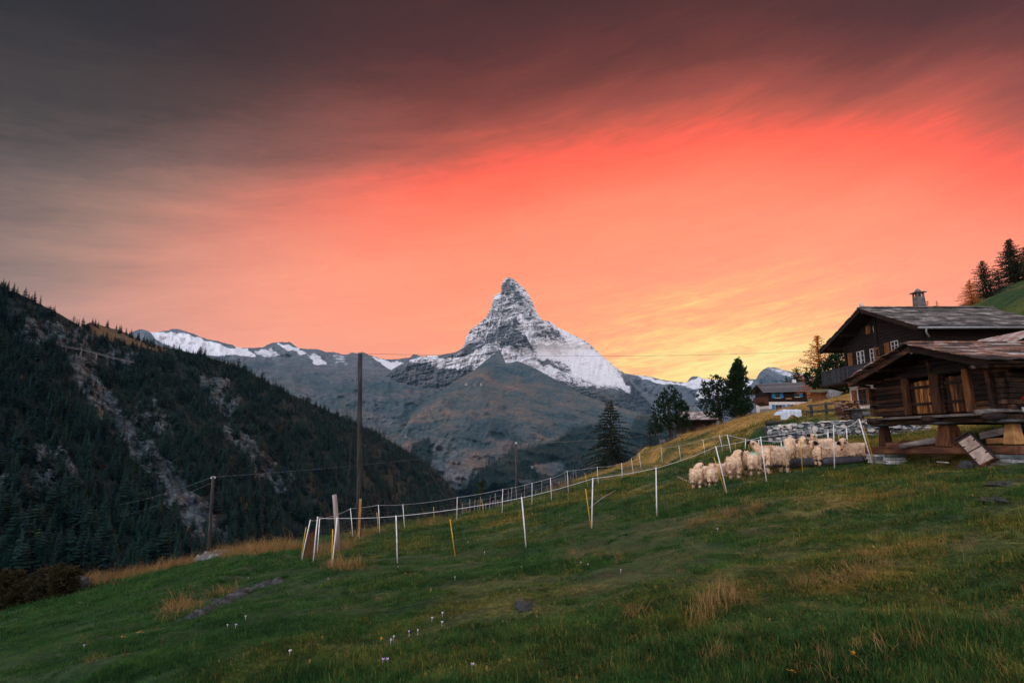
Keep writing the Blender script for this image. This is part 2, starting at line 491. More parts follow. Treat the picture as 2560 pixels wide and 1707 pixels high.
def hit(px, py, y0=3.0, y1=130.0):
    """first point of the meadow behind a pixel of the photograph"""
    Ys = np.geomspace(y0, y1, 900)
    P = at(px, py, Ys); d = P[:, 2] - ground(P[:, 0], P[:, 1])
    k = np.where(d < 0)[0]
    if len(k) == 0:
        k = [int(np.argmin(np.abs(d)))]
    k = max(k[0], 1); a = d[k - 1] / (d[k - 1] - d[k] + 1e-9); a = min(max(a, 0), 1)
    p = P[k - 1] * (1 - a) + P[k] * a
    return Vector((float(p[0]), float(p[1]), float(ground(p[0], p[1]))))
def gz(x, y):
    return float(ground(x, y))

# straw colour on the upper slope and in patches, plus warm light painted mid-slope
_dryspots = [(1990, 1010, 34, 16), (1900, 1036, 22, 8), (1640, 1139, 20, 7), (1720, 1098, 10, 5), (820, 1385, 30, 18), (870, 1330, 30, 14), (800, 1395, 40, 10),
             (1800, 1290, 40, 10), (1890, 1265, 30, 8), (1560, 1195, 34, 12), (1430, 1360, 50, 8), (1760, 1560, 30, 26), (1830, 1480, 44, 14), (2080, 1470, 60, 12), (2180, 1440, 80, 18), (2150, 1250, 110, 12), (2260, 1370, 120, 30), (2350, 1180, 130, 6), (1480, 1340, 60, 10), (1240, 1400, 60, 8)]
_DS = [(hit(a, b), c, d) for a, b, c, d in _dryspots]
def dry_and_warmlit(X, Y):
    Z = ground(X, Y)
    T = X / np.maximum(Y, 1.0)
    n = fbm(X / 2.3, Y / 2.3, 0, 4, 31); n2 = fbm(X / 9.0, Y / 9.0, 0, 3, 37); n3 = fbm(X / 0.5, Y / 0.5, 0, 2, 38)
    far = np.maximum(sstep(Y, 22, 46) * sstep(T, -0.05, 0.25), 0.62 * sstep(Y, 12, 24) * sstep(T, -0.35, 0.0))  # second term paints the warm light on the middle slope
    up = sstep(Y, 36, 60) * sstep(T, 0.28, 0.46) * (1 - 1.2 * sstep(T, 0.62, 0.72))
    d = 0.06 + 0.44 * far + 1.0 * up + 0.55 * n * (0.45 + far * 0.8) + 0.35 * n2 * (0.5 + far) + 0.12 * n3
    right = sstep(T, 0.1, 0.7) * 0.10
    d = d + right
    left = sstep(-T, 0.1, 0.7)
    d = d - left * 0.16
    hill = sstep(T, 0.62, 0.72) * sstep(Y, 50, 80)
    d = d * (1 - hill) + hill * (0.16 + 0.25 * n)
    for p, c, e in _DS:
        w = max(p.y / 1400 * c, 0.15); h = max(abs(p.y / 1400 * e) * (p.y / 2.2) ** 0.5, 0.2)
        d = d + (0.6 if p.y > 20 else 0.32) * np.exp(-((X - p.x) / w) ** 2 - ((Y - p.y) / h) ** 2)
    return np.clip(d, 0, 1)

def mat_meadow():
    m, t, bs = mat_new('meadow_ground')
    co = t.n('ShaderNodeNewGeometry').outputs['Position']
    dry = t.n('ShaderNodeAttribute', attribute_name='dry').outputs['Fac']
    n1 = t.noise(co, 9.0, 6, 0.7); n2 = t.noise(t.mapping(co, scale=(1, 2.2, 1)), 0.9, 5, 0.65)
    n3 = t.noise(co, 34.0, 3, 0.7)
    f = t.m('ADD', t.m('MULTIPLY', n1, 0.55), t.m('MULTIPLY', n2, 0.45))
    green = t.ramp(t.mapr(f, 0.34, 0.66), [(0.0, (0.004, 0.014, 0.005)), (0.45, (0.013, 0.040, 0.009)), (1.0, (0.036, 0.076, 0.017))])
    straw = t.ramp(t.mapr(f, 0.32, 0.68), [(0.0, (0.10, 0.066, 0.016)), (0.5, (0.30, 0.175, 0.040)), (1.0, (0.52, 0.30, 0.07))])
    k = t.mapr(t.m('ADD', dry, t.m('MULTIPLY', t.m('SUBTRACT', n1, 0.5), 0.55)), 0.22, 0.85)
    olive = t.ramp(t.mapr(f, 0.34, 0.66), [(0.0, (0.018, 0.024, 0.006)), (0.5, (0.072, 0.082, 0.015)), (1.0, (0.16, 0.158, 0.030))])  # yellow-green carries the mid-slope's warm light in the ground colour
    green = t.mix(t.mapr(dry, 0.10, 0.42), green, olive)
    c = t.mix(k, green, straw)
    t.link(c, bs.inputs['Base Color'])
    bs.inputs['Roughness'].default_value = 0.9
    h = t.m('ADD', t.m('MULTIPLY', n1, 0.7), t.m('MULTIPLY', n3, 0.3))
    b = t.n('ShaderNodeBump', {'Strength': 0.7, 'Distance': 0.12, 'Height': h})
    t.link(b.outputs[0], bs.inputs['Normal'])
    return m
def grid_quads(ny, nx):
    j, i = np.meshgrid(np.arange(ny - 1), np.arange(nx - 1), indexing='ij')
    a = (j * nx + i).ravel()
    return np.stack([a, a + 1, a + nx + 1, a + nx], -1)
_dry = dry_and_warmlit(_XX, _YY)
meadow = fast_mesh('meadow_ground', np.stack([_XX, _YY, GZ], -1).reshape(-1, 3), grid_quads(len(GY), len(GX)), mat_meadow(), {'dry': _dry})
tag(meadow, kind='structure')

# ------------------------------------------------------------------ mountains
def pl(pts):
    a = np.array(pts, float); return lambda x: np.interp(x, a[:, 0], a[:, 1])
def soft_poly(px, py, poly, w):
    """1 inside a polygon of photo pixels, fading over w px outside"""
    poly = np.array(poly, float); n = len(poly)
    inside = np.zeros(px.shape, bool); dist = np.full(px.shape, 1e9)
    for i in range(n):
        a, b = poly[i], poly[(i + 1) % n]
        c = (a[1] > py) != (b[1] > py)
        with np.errstate(divide='ignore', invalid='ignore'):
            xi = (b[0] - a[0]) * (py - a[1]) / (b[1] - a[1] + 1e-12) + a[0]
        inside ^= c & (px < xi)
        d = b - a; t = np.clip(((px - a[0]) * d[0] + (py - a[1]) * d[1]) / (d @ d + 1e-9), 0, 1)
        dist = np.minimum(dist, np.hypot(px - a[0] - t * d[0], py - a[1] - t * d[1]))
    return np.where(inside, 1.0, np.clip(1 - dist / w, 0, 1))
def warp0(px, py, a, s, seed):
    return px + a * fbm(px / s, py / s, 0, 4, seed), py + a * fbm(px / s, py / s, 7.7, 4, seed + 3)
def relief(name, px0, px1, nu, nv, top, bot, depth, mat, attr, amp, jag=0.0, back=1500.0, pw=1.0, seed=0):
    """a mountain flank: skyline and foot as lines of sight, its real distance from depth(px, py, t), with fractal relief and a back slope"""
    px = np.linspace(px0, px1, nu)
    yt = top(px)
    if jag: yt = yt - jag * (ridged(px / 14.0, px * 0 + seed, 0, 4, seed) - 0.25)
    yb = bot(px)
    t = np.linspace(0, 1, nv) ** pw
    PX = np.broadcast_to(px, (nv, nu)); PY = yt[None] + t[:, None] * (yb - yt)[None]
    T = np.broadcast_to(t[:, None], PX.shape)
    D = depth(PX, PY, T)
    P0 = at(PX, PY, D)
    D = D + amp(PX, PY, T, P0) * np.minimum(1, T * 14 + 0.15)
    P = at(PX, PY, D)
    a = attr(PX, PY, T, P)
    # back slope behind the skyline
    bk = P[0].copy(); rows = []
    for k in range(1, 5):
        q = bk.copy(); q[:, 1] += back * k / 4 * 1.0; q[:, 0] += 0
        q[:, 2] -= back * k / 4 * 0.8 * (1 + 0.15 * fbm(bk[:, 0] / back * 4, np.full(len(bk), k * 1.7), 0, 3, seed + 5))
        rows.insert(0, q)
    full = np.concatenate([np.array(rows), P], 0)
    at2 = {k: np.concatenate([np.repeat(v[:1], 4, 0), v], 0) for k, v in a.items()}
    o = fast_mesh(name, full.reshape(-1, 3), grid_quads(nv + 4, nu)[:, ::-1], mat, at2)
    tag(o, kind='structure')
    return PX, PY, D, P, o

def mat_mountain(name, rock, veg, strata=1.0, scale=0.004, snowc=(0.74, 0.72, 0.73), bdist=40.0, band=(1, 1, 3.0)):
    m, t, bs = mat_new(name)
    geo = t.n('ShaderNodeNewGeometry'); co = geo.outputs['Position']
    sn = t.n('ShaderNodeAttribute', attribute_name='snow').outputs['Fac']
    vg = t.n('ShaderNodeAttribute', attribute_name='veg').outputs['Fac']
    mp = t.mapping(co, scale=band, rot=(0, R(10), 0))
    nz = t.noise(mp, scale, 8, 0.7)
    n2 = t.noise(mp, scale * 4.0, 6, 0.75)
    n3 = t.noise(t.mapping(co, scale=(1, 1, 0.5)), scale * 0.35, 5, 0.6)
    f = t.m('ADD', t.m('MULTIPLY', nz, 0.45), t.m('MULTIPLY', n2, 0.55))
    rc = t.ramp(t.mapr(f, 0.32, 0.68), rock)
    vc = t.ramp(t.mapr(t.m('ADD', t.m('MULTIPLY', n3, 0.45), t.m('ADD', t.m('MULTIPLY', nz, 0.25), t.m('MULTIPLY', n2, 0.30))), 0.38, 0.62), veg)
    c = t.mix(vg, rc, vc)
    wd = t.n('ShaderNodeAttribute', attribute_name='wood').outputs['Fac']
    c = t.mix(t.mapr(t.m('ADD', wd, t.m('MULTIPLY', t.m('SUBTRACT', n2, 0.5), 0.9)), 0.25, 0.75, 0, 0.92), c, (0.011, 0.024, 0.021, 1))
    k = t.m('ADD', t.m('MULTIPLY', t.m('SUBTRACT', f, 0.5), strata * 2.9), sn)
    k = t.mapr(k, 0.36, 0.64)
    c = t.mix(k, c, (*snowc, 1))
    t.link(c, bs.inputs['Base Color'])
    bs.inputs['Roughness'].default_value = 0.9
    bs.inputs['Specular IOR Level'].default_value = 0.1
    b = t.n('ShaderNodeBump', {'Strength': 0.75, 'Distance': bdist, 'Height': f})
    t.link(b.outputs[0], bs.inputs['Normal'])
    return m
GREY = [(0.0, (0.045, 0.048, 0.054)), (0.5, (0.105, 0.105, 0.11)), (1.0, (0.20, 0.195, 0.195))]
HAZY_BROWN = [(0.0, (0.026, 0.046, 0.052)), (0.4, (0.052, 0.076, 0.080)), (0.62, (0.080, 0.086, 0.080)), (0.85, (0.125, 0.096, 0.078)), (1.0, (0.19, 0.125, 0.09))]  # blue-teal stops put distance haze into the heath colour
m_peak = mat_mountain('peak_rock', GREY, HAZY_BROWN, 0.9, 0.0048, bdist=40)
m_range = mat_mountain('range_rock', GREY, HAZY_BROWN, 0.5, 0.003, bdist=60)
m_hill = mat_mountain('hill_heath', GREY, HAZY_BROWN, 0.3, 0.006, bdist=25)

# --- the pyramid peak
PK_TOP = pl([(860, 985), (960, 935), (1000, 912), (1030, 898), (1060, 890), (1100, 887.5), (1111, 885), (1138, 881), (1155, 871), (1162, 859), (1164, 848), (1169, 837), (1177, 822), (1192, 814), (1207, 801), (1215, 793),
             (1225, 776), (1230, 760), (1234, 741), (1245, 733.5), (1252.5, 731), (1253.5, 714), (1259, 701), (1269, 692), (1284, 697), (1299, 711), (1314, 724), (1328, 747), (1336, 767),
             (1340, 779), (1345, 784), (1356, 800), (1375, 803), (1393, 817), (1425, 833), (1463, 852), (1479, 864), (1500, 885), (1535, 915), (1562, 933), (1580, 950), (1600, 975),
             (1620, 1000), (1640, 1028), (1700, 1075)])
PK_RIDGE = pl([(692, 1269), (710, 1276), (731, 1284), (760, 1290), (790, 1292), (800, 1290), (830, 1290), (850, 1286), (862, 1284), (872, 1258), (885, 1255), (905, 1262), (1050, 1290)])   # ridge that comes towards the viewer
def pk_depth(px, py, t):
    r = PK_RIDGE(py)
    D = 9500 - (py - 692) * 8.2
    L = np.maximum(0, r - px); Rr = np.maximum(0, px - r)
    D = D + L * 5.2 + Rr * 6.6
    # shoulder buttress of the right ridge
    D = D - 230 * np.exp(-(((px - 1335) - (py - 778) * 0.72) / 16) ** 2) * sstep(py, 765, 800) * (1 - sstep(py, 850, 900))
    return D
def pk_amp(px, py, t, P):
    x, y, z = P[..., 0], P[..., 1], P[..., 2]
    rough = 1 - 0.75 * soft_poly(px, py, [(1380, 850), (1480, 870), (1560, 940), (1540, 975), (1400, 930), (1340, 880)], 30)
    gl = ridged(px / 13.0 + py / 60.0, py / 46.0, 0, 5, 5)
    st = ridged(px / 34.0 - py / 90, (py + px * 0.22) / 8.0, 0, 5, 8)
    fl = ridged(px / 5.5 + py / 30.0, py / 15.0, 0, 4, 12)
    return -(gl * 150 + st * 130 + fl * 45 + fbm(px / 60, py / 60, 0, 3, 2) * 160) * rough
def pk_attr(px, py, t, P):
    px, py = warp0(px, py, 7.0, 14.0, 411)
    r = PK_RIDGE(py)
    left = sstep(r - px, -6, 6)
    s = 0.55 + 0.06 * fbm(px / 30, py / 30, 0, 3, 4) - 0.03 * left
    s = s - 0.30 * soft_poly(px, py, [(1255, 712), (1268, 700), (1284, 718), (1288, 726), (1256, 730)], 5)            # dark summit block
    s = s - 0.22 * soft_poly(px, py, [(1292, 738), (1298, 734), (1306, 756), (1292, 758)], 5)
    s = s - 0.22 * soft_poly(px, py, [(1215, 862), (1250, 815), (1290, 800), (1290, 830), (1284, 862), (1240, 872)], 12)
    s = s - 0.30 * soft_poly(px, py, [(1158, 872), (1180, 862), (1240, 862), (1262, 868), (1252, 874), (1180, 884), (1150, 888), (1100, 892)], 8)
    s = s + 0.45 * soft_poly(px, py, [(1178, 890), (1213, 862), (1240, 856), (1254, 871), (1240, 874), (1224, 876), (1200, 884)], 4)  # hanging ice
    s = s + 0.45 * soft_poly(px, py, [(1100, 903), (1150, 898), (1176, 892), (1190, 902), (1165, 915), (1120, 926), (1075, 928), (1078, 912)], 6)
    s = s + 0.40 * soft_poly(px, py, [(1194, 902), (1228, 891), (1212, 906), (1198, 912)], 4)
    s = s + 0.26 * soft_poly(px, py, [(1300, 868), (1350, 880), (1370, 850), (1400, 845), (1440, 878), (1500, 892), (1545, 930), (1560, 960), (1520, 962), (1470, 948), (1420, 925), (1380, 905), (1330, 885)], 8)
    s = s + 0.4 * soft_poly(px, py, [(1295, 790), (1312, 800), (1340, 850), (1360, 880), (1345, 882), (1310, 830)], 7)
    s = s + 0.25 * soft_poly(px, py, [(1380, 808), (1430, 838), (1475, 870), (1510, 905), (1470, 890), (1425, 858)], 8)
    s = s + 0.3 * soft_poly(px, py, [(1253, 873), (1280, 868), (1300, 880), (1340, 905), (1390, 925), (1380, 945), (1340, 925), (1293, 903), (1262, 912)], 6)
    s = s - 0.35 * soft_poly(px, py, [(1345, 900), (1400, 905), (1430, 928), (1370, 916)], 5)
    s = s - 0.30 * soft_poly(px, py, [(1370, 830), (1385, 820), (1425, 862), (1380, 850)], 5)
    s = s - 0.22 * soft_poly(px, py, [(1278, 835), (1300, 832), (1325, 862), (1360, 880), (1330, 882), (1290, 866)], 6)
    low = sstep(py, 950 + (px - 1400) * 0.14, 975 + (px - 1400) * 0.14)
    s = s - low * 0.9 + 0.5 * soft_poly(px, py, [(1555, 962), (1575, 968), (1572, 982), (1560, 978)], 4)
    s = s - 0.35 * sstep(px, 1475, 1580) * sstep(py, 905, 930) * (1 - soft_poly(px, py, [(1400, 890), (1500, 905), (1560, 962), (1500, 962)], 10))
    s = s - 0.55 * sstep(py, 905, 925) * (1 - sstep(px, 1060, 1110)) - 0.3 * sstep(py, 915, 935) * (1 - sstep(px, 1150, 1290))
    return {'snow': s, 'veg': 0.35 * low}
relief('mountain', 862, 1698, 560, 320, PK_TOP, pl([(860, 1080), (1700, 1110)]), pk_depth, m_peak, pk_attr, pk_amp, jag=0.7, back=1800, seed=3)

# --- long snow ridge and brown flank on the left
LR_TOP = pl([(150, 850), (300, 842), (330, 830), (350, 822), (362, 825), (375, 830), (395, 830), (420, 826), (432, 822), (450, 824), (480, 833), (500, 841), (520, 848), (545, 853), (580, 862), (590, 868), (610, 870),
             (640, 870), (655, 868), (680, 857), (700, 855), (725, 855), (745, 868), (770, 873), (790, 872), (815, 880), (835, 879), (850, 884), (868, 887), (880, 881), (892, 883), (905, 880), (930, 890),
             (960, 897), (980, 898), (1000, 897), (1025, 893), (1035, 885), (1050, 890), (1075, 892), (1100, 893), (1160, 900), (1260, 920)])
def lr_depth(px, py, t):
    y = py - np.interp(px, [300, 560, 1000], [0, 18, 40])
    return np.interp(y, [815, 850, 880, 900, 960, 1040, 1140, 1300], [13200, 12300, 10800, 9300, 7200, 5600, 4300, 3300])
def lr_amp(px, py, t, P):
    up = 1 - sstep(py, 880, 930)
    return -(ridged(px / 38, py / 30, 0, 5, 44) * (160 + 260 * up) + ridged((px - py * 1.6) / 50, (py + px * .35) / 26, 0, 5, 49) * 150 + fbm(px / 100, py / 60, 0, 3, 45) * 260)
def lr_attr(px, py, t, P):
    px, py = warp0(px, py, 8.0, 16.0, 415)
    s = 0.14 + 0.1 * fbm(px / 25, py / 14, 0, 4, 46) + 0 * px
    for poly, k, w in [([(375, 833), (425, 833), (470, 838), (520, 855), (560, 868), (600, 880), (638, 890), (560, 886), (500, 886), (440, 868), (395, 848)], 0.75, 4),
                       ([(590, 870), (620, 872), (640, 890), (600, 888)], 0.6, 4), ([(695, 857), (740, 868), (768, 880), (755, 884), (720, 872)], 0.6, 3),
                       ([(640, 880), (680, 872), (700, 884), (660, 890)], 0.4, 5), ([(770, 885), (800, 890), (815, 908), (790, 905)], 0.45, 5),
                       ([(830, 882), (860, 890), (866, 910), (840, 908)], 0.25, 6), ([(935, 893), (970, 904), (1005, 906), (995, 928), (972, 920), (950, 905)], 0.7, 4),
                       ([(1010, 910), (1060, 896), (1100, 900), (1080, 920), (1040, 930)], 0.45, 6), ([(655, 875), (740, 900), (800, 905), (840, 912), (760, 908), (680, 895)], 0.14, 8)]:
        s = s + k * soft_poly(px, py, poly, w)
    veg = sstep(py, np.interp(px, [400, 640, 800, 1000], [880, 892, 912, 930]), np.interp(px, [400, 640, 800, 1000], [900, 910, 940, 970]))
    s = s - veg * 0.5
    v = veg * (0.55 + 0.45 * sstep(fbm((px - py) / 80, (py + px * 0.45) / 28, 0, 4, 52), -0.3, 0.3))
    return {'snow': s, 'veg': np.clip(v, 0, 1)}
relief('snow_ridge', 152, 1258, 460, 170, LR_TOP, pl([(150, 1200), (1260, 1300)]), lr_depth, m_range, lr_attr, lr_amp, jag=2.0, back=2500, pw=1.2, seed=11)

# --- pale range on the right
RR_TOP = pl([(1470, 925), (1540, 930), (1570, 935), (1600, 938), (1630, 942), (1660, 950), (1700, 955), (1717, 956), (1725, 945), (1733, 940), (1745, 941), (1760, 947), (1800, 948), (1830, 952), (1870, 948),
             (1890, 947), (1900, 930), (1910, 922), (1920, 917), (1940, 918), (1960, 925), (1985, 930), (2010, 935), (2050, 945), (2150, 960), (2350, 985)])
def rr_amp(px, py, t, P):
    return -(ridged(px / 30, py / 26, 0, 5, 71) * 420 + ridged((px + py) / 16, py / 40, 0, 4, 73) * 160)
def rr_attr(px, py, t, P):
    px, py = warp0(px, py, 8.0, 18.0, 419)
    s = 0.2 + 0.1 * fbm(px / 20, py / 16, 0, 4, 75)
    for poly, k, w in [([(1580, 937), (1640, 946), (1690, 958), (1720, 960), (1720, 964), (1660, 958), (1605, 946)], 0.5, 3),
                       ([(1715, 962), (1745, 947), (1800, 952), (1880, 952), (1850, 980), (1800, 990), (1745, 996), (1738, 985), (1760, 975), (1730, 968)], 0.7, 5),
                       ([(1925, 922), (1975, 930), (2040, 946), (1990, 945)], 0.3, 6)]:
        s = s + k * soft_poly(px, py, poly, w)
    return {'snow': s, 'veg': 0 * px}
relief('snowy_range', 1472, 2345, 300, 110, RR_TOP, pl([(1470, 1180), (2350, 1180)]), lambda px, py, t: 15500 - (py - 915) * 26, m_range, rr_attr, rr_amp, jag=1.2, back=2500, seed=21)

# --- heath hill below the peak
HL_TOP = pl([(820, 1230), (960, 1130), (1000, 1085), (1016, 1063), (1042, 1019), (1076, 997), (1120, 965), (1152, 943), (1183, 927), (1215, 900), (1234, 886), (1249, 877), (1256, 886), (1264, 907), (1280, 906), (1293, 902),
             (1315, 910), (1340, 922), (1391, 950), (1454, 985), (1529, 1012), (1592, 1032), (1640, 1041), (1760, 1058), (1950, 1075)])
def hl_depth(px, py, t):
    D = np.interp(py, [870, 905, 960, 1000, 1080, 1200, 1320], [7400, 6700, 5600, 4900, 3900, 2900, 2300])
    c = np.interp(py, [870, 960, 1100, 1320], [1250, 1200, 1230, 1330])
    return D + np.abs(px - c) * np.interp(py, [870, 1000, 1200], [2.0, 2.4, 1.3])
def hl_amp(px, py, t, P):
    return -(ridged((px + py * 0.4) / 60, (py - px * 0.22) / 34, 0, 6, 91) * 140 + fbm(px / 90, py / 50, 0, 4, 93) * 180 + ridged((px + py * 0.5) / 16, (py - px * 0.3) / 24, 0, 5, 95) * 45)
def hl_forest(px, py):
    f = soft_poly(px, py, [(1215, 1180), (1290, 1135), (1390, 1115), (1440, 1080), (1500, 1070), (1560, 1120), (1600, 1050), (1660, 1055), (1760, 1075), (1760, 1330), (1100, 1330), (1150, 1240)], 24)
    f = np.maximum(f, 0.75 * soft_poly(px, py, [(1035, 1110), (1070, 1100), (1080, 1140), (1060, 1180), (1130, 1260), (1060, 1300), (1000, 1300)], 14))
    f = f * (1 - soft_poly(px, py, [(1340, 1165), (1400, 1158), (1412, 1175), (1380, 1185), (1345, 1178)], 10)) * (1 - 0.8 * soft_poly(px, py, [(1300, 1205), (1330, 1200), (1320, 1215)], 10))
    return f
def hl_attr(px, py, t, P):
    s = -0.2 + 0 * px
    s = s + 0.62 * soft_poly(px + 2.2 * fbm(py / 7, px * 0, 0, 3, 5), py, [(1005, 1036), (1007, 1036), (1012, 1068), (1017, 1104), (1014, 1104), (1009, 1066)], 2.2)
    cl = soft_poly(px, py, [(1060, 1090), (1130, 1120), (1170, 1180), (1160, 1230), (1100, 1215), (1060, 1140)], 24)
    v = 0.95 - 0.55 * sstep(-py, -925, -890) - 0.8 * cl * sstep(fbm(px / 14, py / 20, 0, 4, 97), -0.2, 0.2)
    return {'snow': s + 0.12 * cl, 'veg': np.clip(v, 0, 1), 'wood': hl_forest(px, py)}
HLD = relief('heath_hill', 822, 1948, 420, 190, HL_TOP, pl([(820, 1420), (1950, 1420)]), hl_depth, m_hill, hl_attr, hl_amp, jag=1.0, back=1500, pw=1.1, seed=31)

# --- wooded slope across the valley, left
FS_TOP = pl([(-700, 420), (-250, 590), (0, 722), (50, 735), (100, 760), (150, 785), (200, 815), (230, 805), (262, 816), (300, 826), (330, 838), (345, 848), (420, 870), (500, 886), (560, 906), (600, 918), (700, 972), (800, 1018), (900, 1062), (960, 1092), (1000, 1116),
             (1060, 1152), (1100, 1186), (1140, 1234), (1160, 1262), (1200, 1310), (1320, 1420)])
FS_BOT = pl([(-700, 1800), (0, 1600), (500, 1520), (900, 1440), (1160, 1400), (1320, 1440)])
_fdt = pl([(-700, 700), (0, 950), (200, 1030), (232, 1150), (300, 1250), (500, 1330), (800, 1500), (1160, 1750), (1320, 1850)])
_fdb = pl([(-700, 270), (0, 330), (500, 420), (900, 620), (1160, 1300), (1320, 1700)])
def fs_depth(px, py, t):
    a = 1 / _fdt(px); b = 1 / _fdb(px)
    return 1 / (a + (b - a) * t)
def warp(px, py, a, s, seed):
    return px + a * fbm(px / s, py / s, 0, 4, seed), py + a * fbm(px / s, py / s, 7.7, 4, seed + 3)
def fs_bare(px, py):
    px, py = warp(np.asarray(px, float), np.asarray(py, float), 26.0, 34.0, 401)
    brk = sstep(fbm(px / 26, py / 30, 0, 4, 405), -0.38, 0.08)
    scree = soft_poly(px, py, [(165, 895), (215, 905), (250, 950), (330, 1060), (400, 1140), (460, 1210), (540, 1290), (590, 1350), (540, 1370), (480, 1330), (420, 1240), (340, 1150), (255, 1040), (200, 960)], 16)
    c1 = soft_poly(px, py, [(30, 815), (120, 800), (200, 830), (290, 870), (345, 900), (335, 912), (240, 895), (150, 870), (60, 850)], 10)
    c2 = soft_poly(px, py, [(490, 940), (515, 938), (560, 945), (590, 985), (585, 1025), (555, 1040), (530, 1000), (500, 965)], 6)
    c3 = soft_poly(px, py, [(70, 1130), (140, 1110), (200, 1140), (215, 1190), (150, 1240), (90, 1230)], 14)
    c4 = soft_poly(px, py, [(560, 1060), (640, 1110), (700, 1170), (735, 1230), (700, 1240), (640, 1170), (580, 1110)], 10)
    c5 = soft_poly(px, py, [(0, 1180), (30, 1200), (40, 1235), (0, 1230)], 8)
    c6 = soft_poly(px, py, [(330, 980), (380, 990), (420, 1040), (440, 1100), (380, 1080), (340, 1030)], 12) * 0.7
    c7 = soft_poly(px, py, [(380, 1210), (450, 1230), (450, 1280), (400, 1260)], 10) * 0.8
    return scree * (0.75 + 0.25 * brk), np.maximum.reduce([c1, c2 * 1.2, c3, c4 * 0.85, c5, c6, c7]).clip(0, 1) * (0.2 + 0.8 * brk)
def fs_alp(px, py):
    return soft_poly(px, py, [(225, 790), (262, 810), (330, 832), (350, 850), (420, 868), (400, 876), (330, 860), (270, 848), (235, 830)], 6)
def fs_amp(px, py, t, P):
    sc, cl = fs_bare(px, py)
    return (-(ridged((px - py * 0.55) / 70, py / 120, 0, 4, 61) * 34 + fbm(px / 40, py / 40, 0, 4, 63) * 20 + ridged((px - py * .4) / 11, py / 15, 0, 5, 65) * 16 * np.maximum(cl, 0.25) + ridged((px - py * 0.7) / 16, (py + px * .3) / 30, 0, 5, 66) * 7 * sc - sc * 12)) * (P[..., 1] / 900)
def fs_attr(px, py, t, P):
    sc, cl = fs_bare(px, py); al = fs_alp(px, py)
    n = fbm(px / 22, py / 22, 0, 4, 67)
    return {'snow': np.clip(np.maximum(cl, 0.8 * sc) + n * 0.2 * (cl > 0), 0, 1), 'veg': np.clip(al + 0.16 * sc * sstep(n, -0.2, 0.3), 0, 1)}
def mat_slope():
    m, t, bs = mat_new('wooded_slope_ground')
    co = t.n('ShaderNodeNewGeometry').outputs['Position']
    rk = t.n('ShaderNodeAttribute', attribute_name='snow').outputs['Fac']
    vg = t.n('ShaderNodeAttribute', attribute_name='veg').outputs['Fac']
    n1 = t.noise(t.mapping(co, scale=(1, 1, 0.7), rot=(0.3, 0.5, 0)), 0.045, 8, 0.7); n2 = t.noise(co, 0.25, 4, 0.7)
    f = t.m('ADD', t.m('MULTIPLY', n1, 0.65), t.m('MULTIPLY', n2, 0.35))
    rock = t.ramp(t.mapr(f, 0.36, 0.64), [(0, (0.011, 0.017, 0.020)), (0.45, (0.042, 0.054, 0.060)), (1, (0.145, 0.160, 0.165))])
    floor = t.ramp(t.mapr(f, 0.35, 0.65), [(0, (0.006, 0.011, 0.010)), (1, (0.020, 0.026, 0.020))])
    alp = t.ramp(t.mapr(f, 0.35, 0.65), [(0, (0.07, 0.05, 0.025)), (1, (0.19, 0.12, 0.06))])
    c = t.mix(t.mapr(t.m('ADD', rk, t.m('MULTIPLY', t.m('SUBTRACT', n2, 0.5), 0.5)), 0.3, 0.6), floor, rock)
    c = t.mix(t.m('MULTIPLY', vg, 0.9), c, alp)
    t.link(c, bs.inputs['Base Color']); bs.inputs['Roughness'].default_value = 0.95; bs.inputs['Specular IOR Level'].default_value = 0.1
    b = t.n('ShaderNodeBump', {'Strength': 0.9, 'Distance': 7.0, 'Height': f}); t.link(b.outputs[0], bs.inputs['Normal'])
    return m
FSR = relief('wooded_slope', -700, 1318, 820, 380, FS_TOP, FS_BOT, fs_depth, mat_slope(), fs_attr, fs_amp, jag=0.5, back=700, seed=41)
def surf_sample(S, px, py):
    """world points of a flank under photo positions (bilinear in its own grid)"""
    PX, PY, D, P, o = S
    nv, nu = PX.shape
    u = (px - PX[0, 0]) / (PX[0, -1] - PX[0, 0]) * (nu - 1)
    i = np.clip(u.astype(int), 0, nu - 2); a = u - i
    Yc = PY[:, i] * (1 - a) + PY[:, i + 1] * a                   # nv x n
    n = len(px); k = np.clip((Yc < py[None]).sum(0) - 1, 0, nv - 2); ar = np.arange(n)
    y0, y1 = Yc[k, ar], Yc[k + 1, ar]; b = np.clip((py - y0) / (y1 - y0 + 1e-9), 0, 1)
    q = lambda kk, ii: P[kk, ii]
    p = (q(k, i) * (1 - a)[:, None] + q(k, i + 1) * a[:, None]) * (1 - b)[:, None] + (q(k + 1, i) * (1 - a)[:, None] + q(k + 1, i + 1) * a[:, None]) * b[:, None]
    return p

# ------------------------------------------------------------------ mountain air
def build_haze():
    m = bpy.data.materials.new('mountain_air'); m.use_nodes = True
    nt = m.node_tree; nt.nodes.clear(); t = NT(nt)
    pv = t.n('ShaderNodeVolumePrincipled', {'Color': (0.20, 0.52, 0.82, 1), 'Density': HAZE_D, 'Anisotropy': 0.0})
    t.n('ShaderNodeOutputMaterial', {'Volume': pv.outputs[0]})
    mb = MB().box(-14000, 14000, -600, 20500, -1400, 2900)
    o = mb.build('haze', m)
    tag(o, 'thin blue mountain air filling the valley', 'haze', kind='stuff')
HAZE_D = 1.1e-5
build_haze()
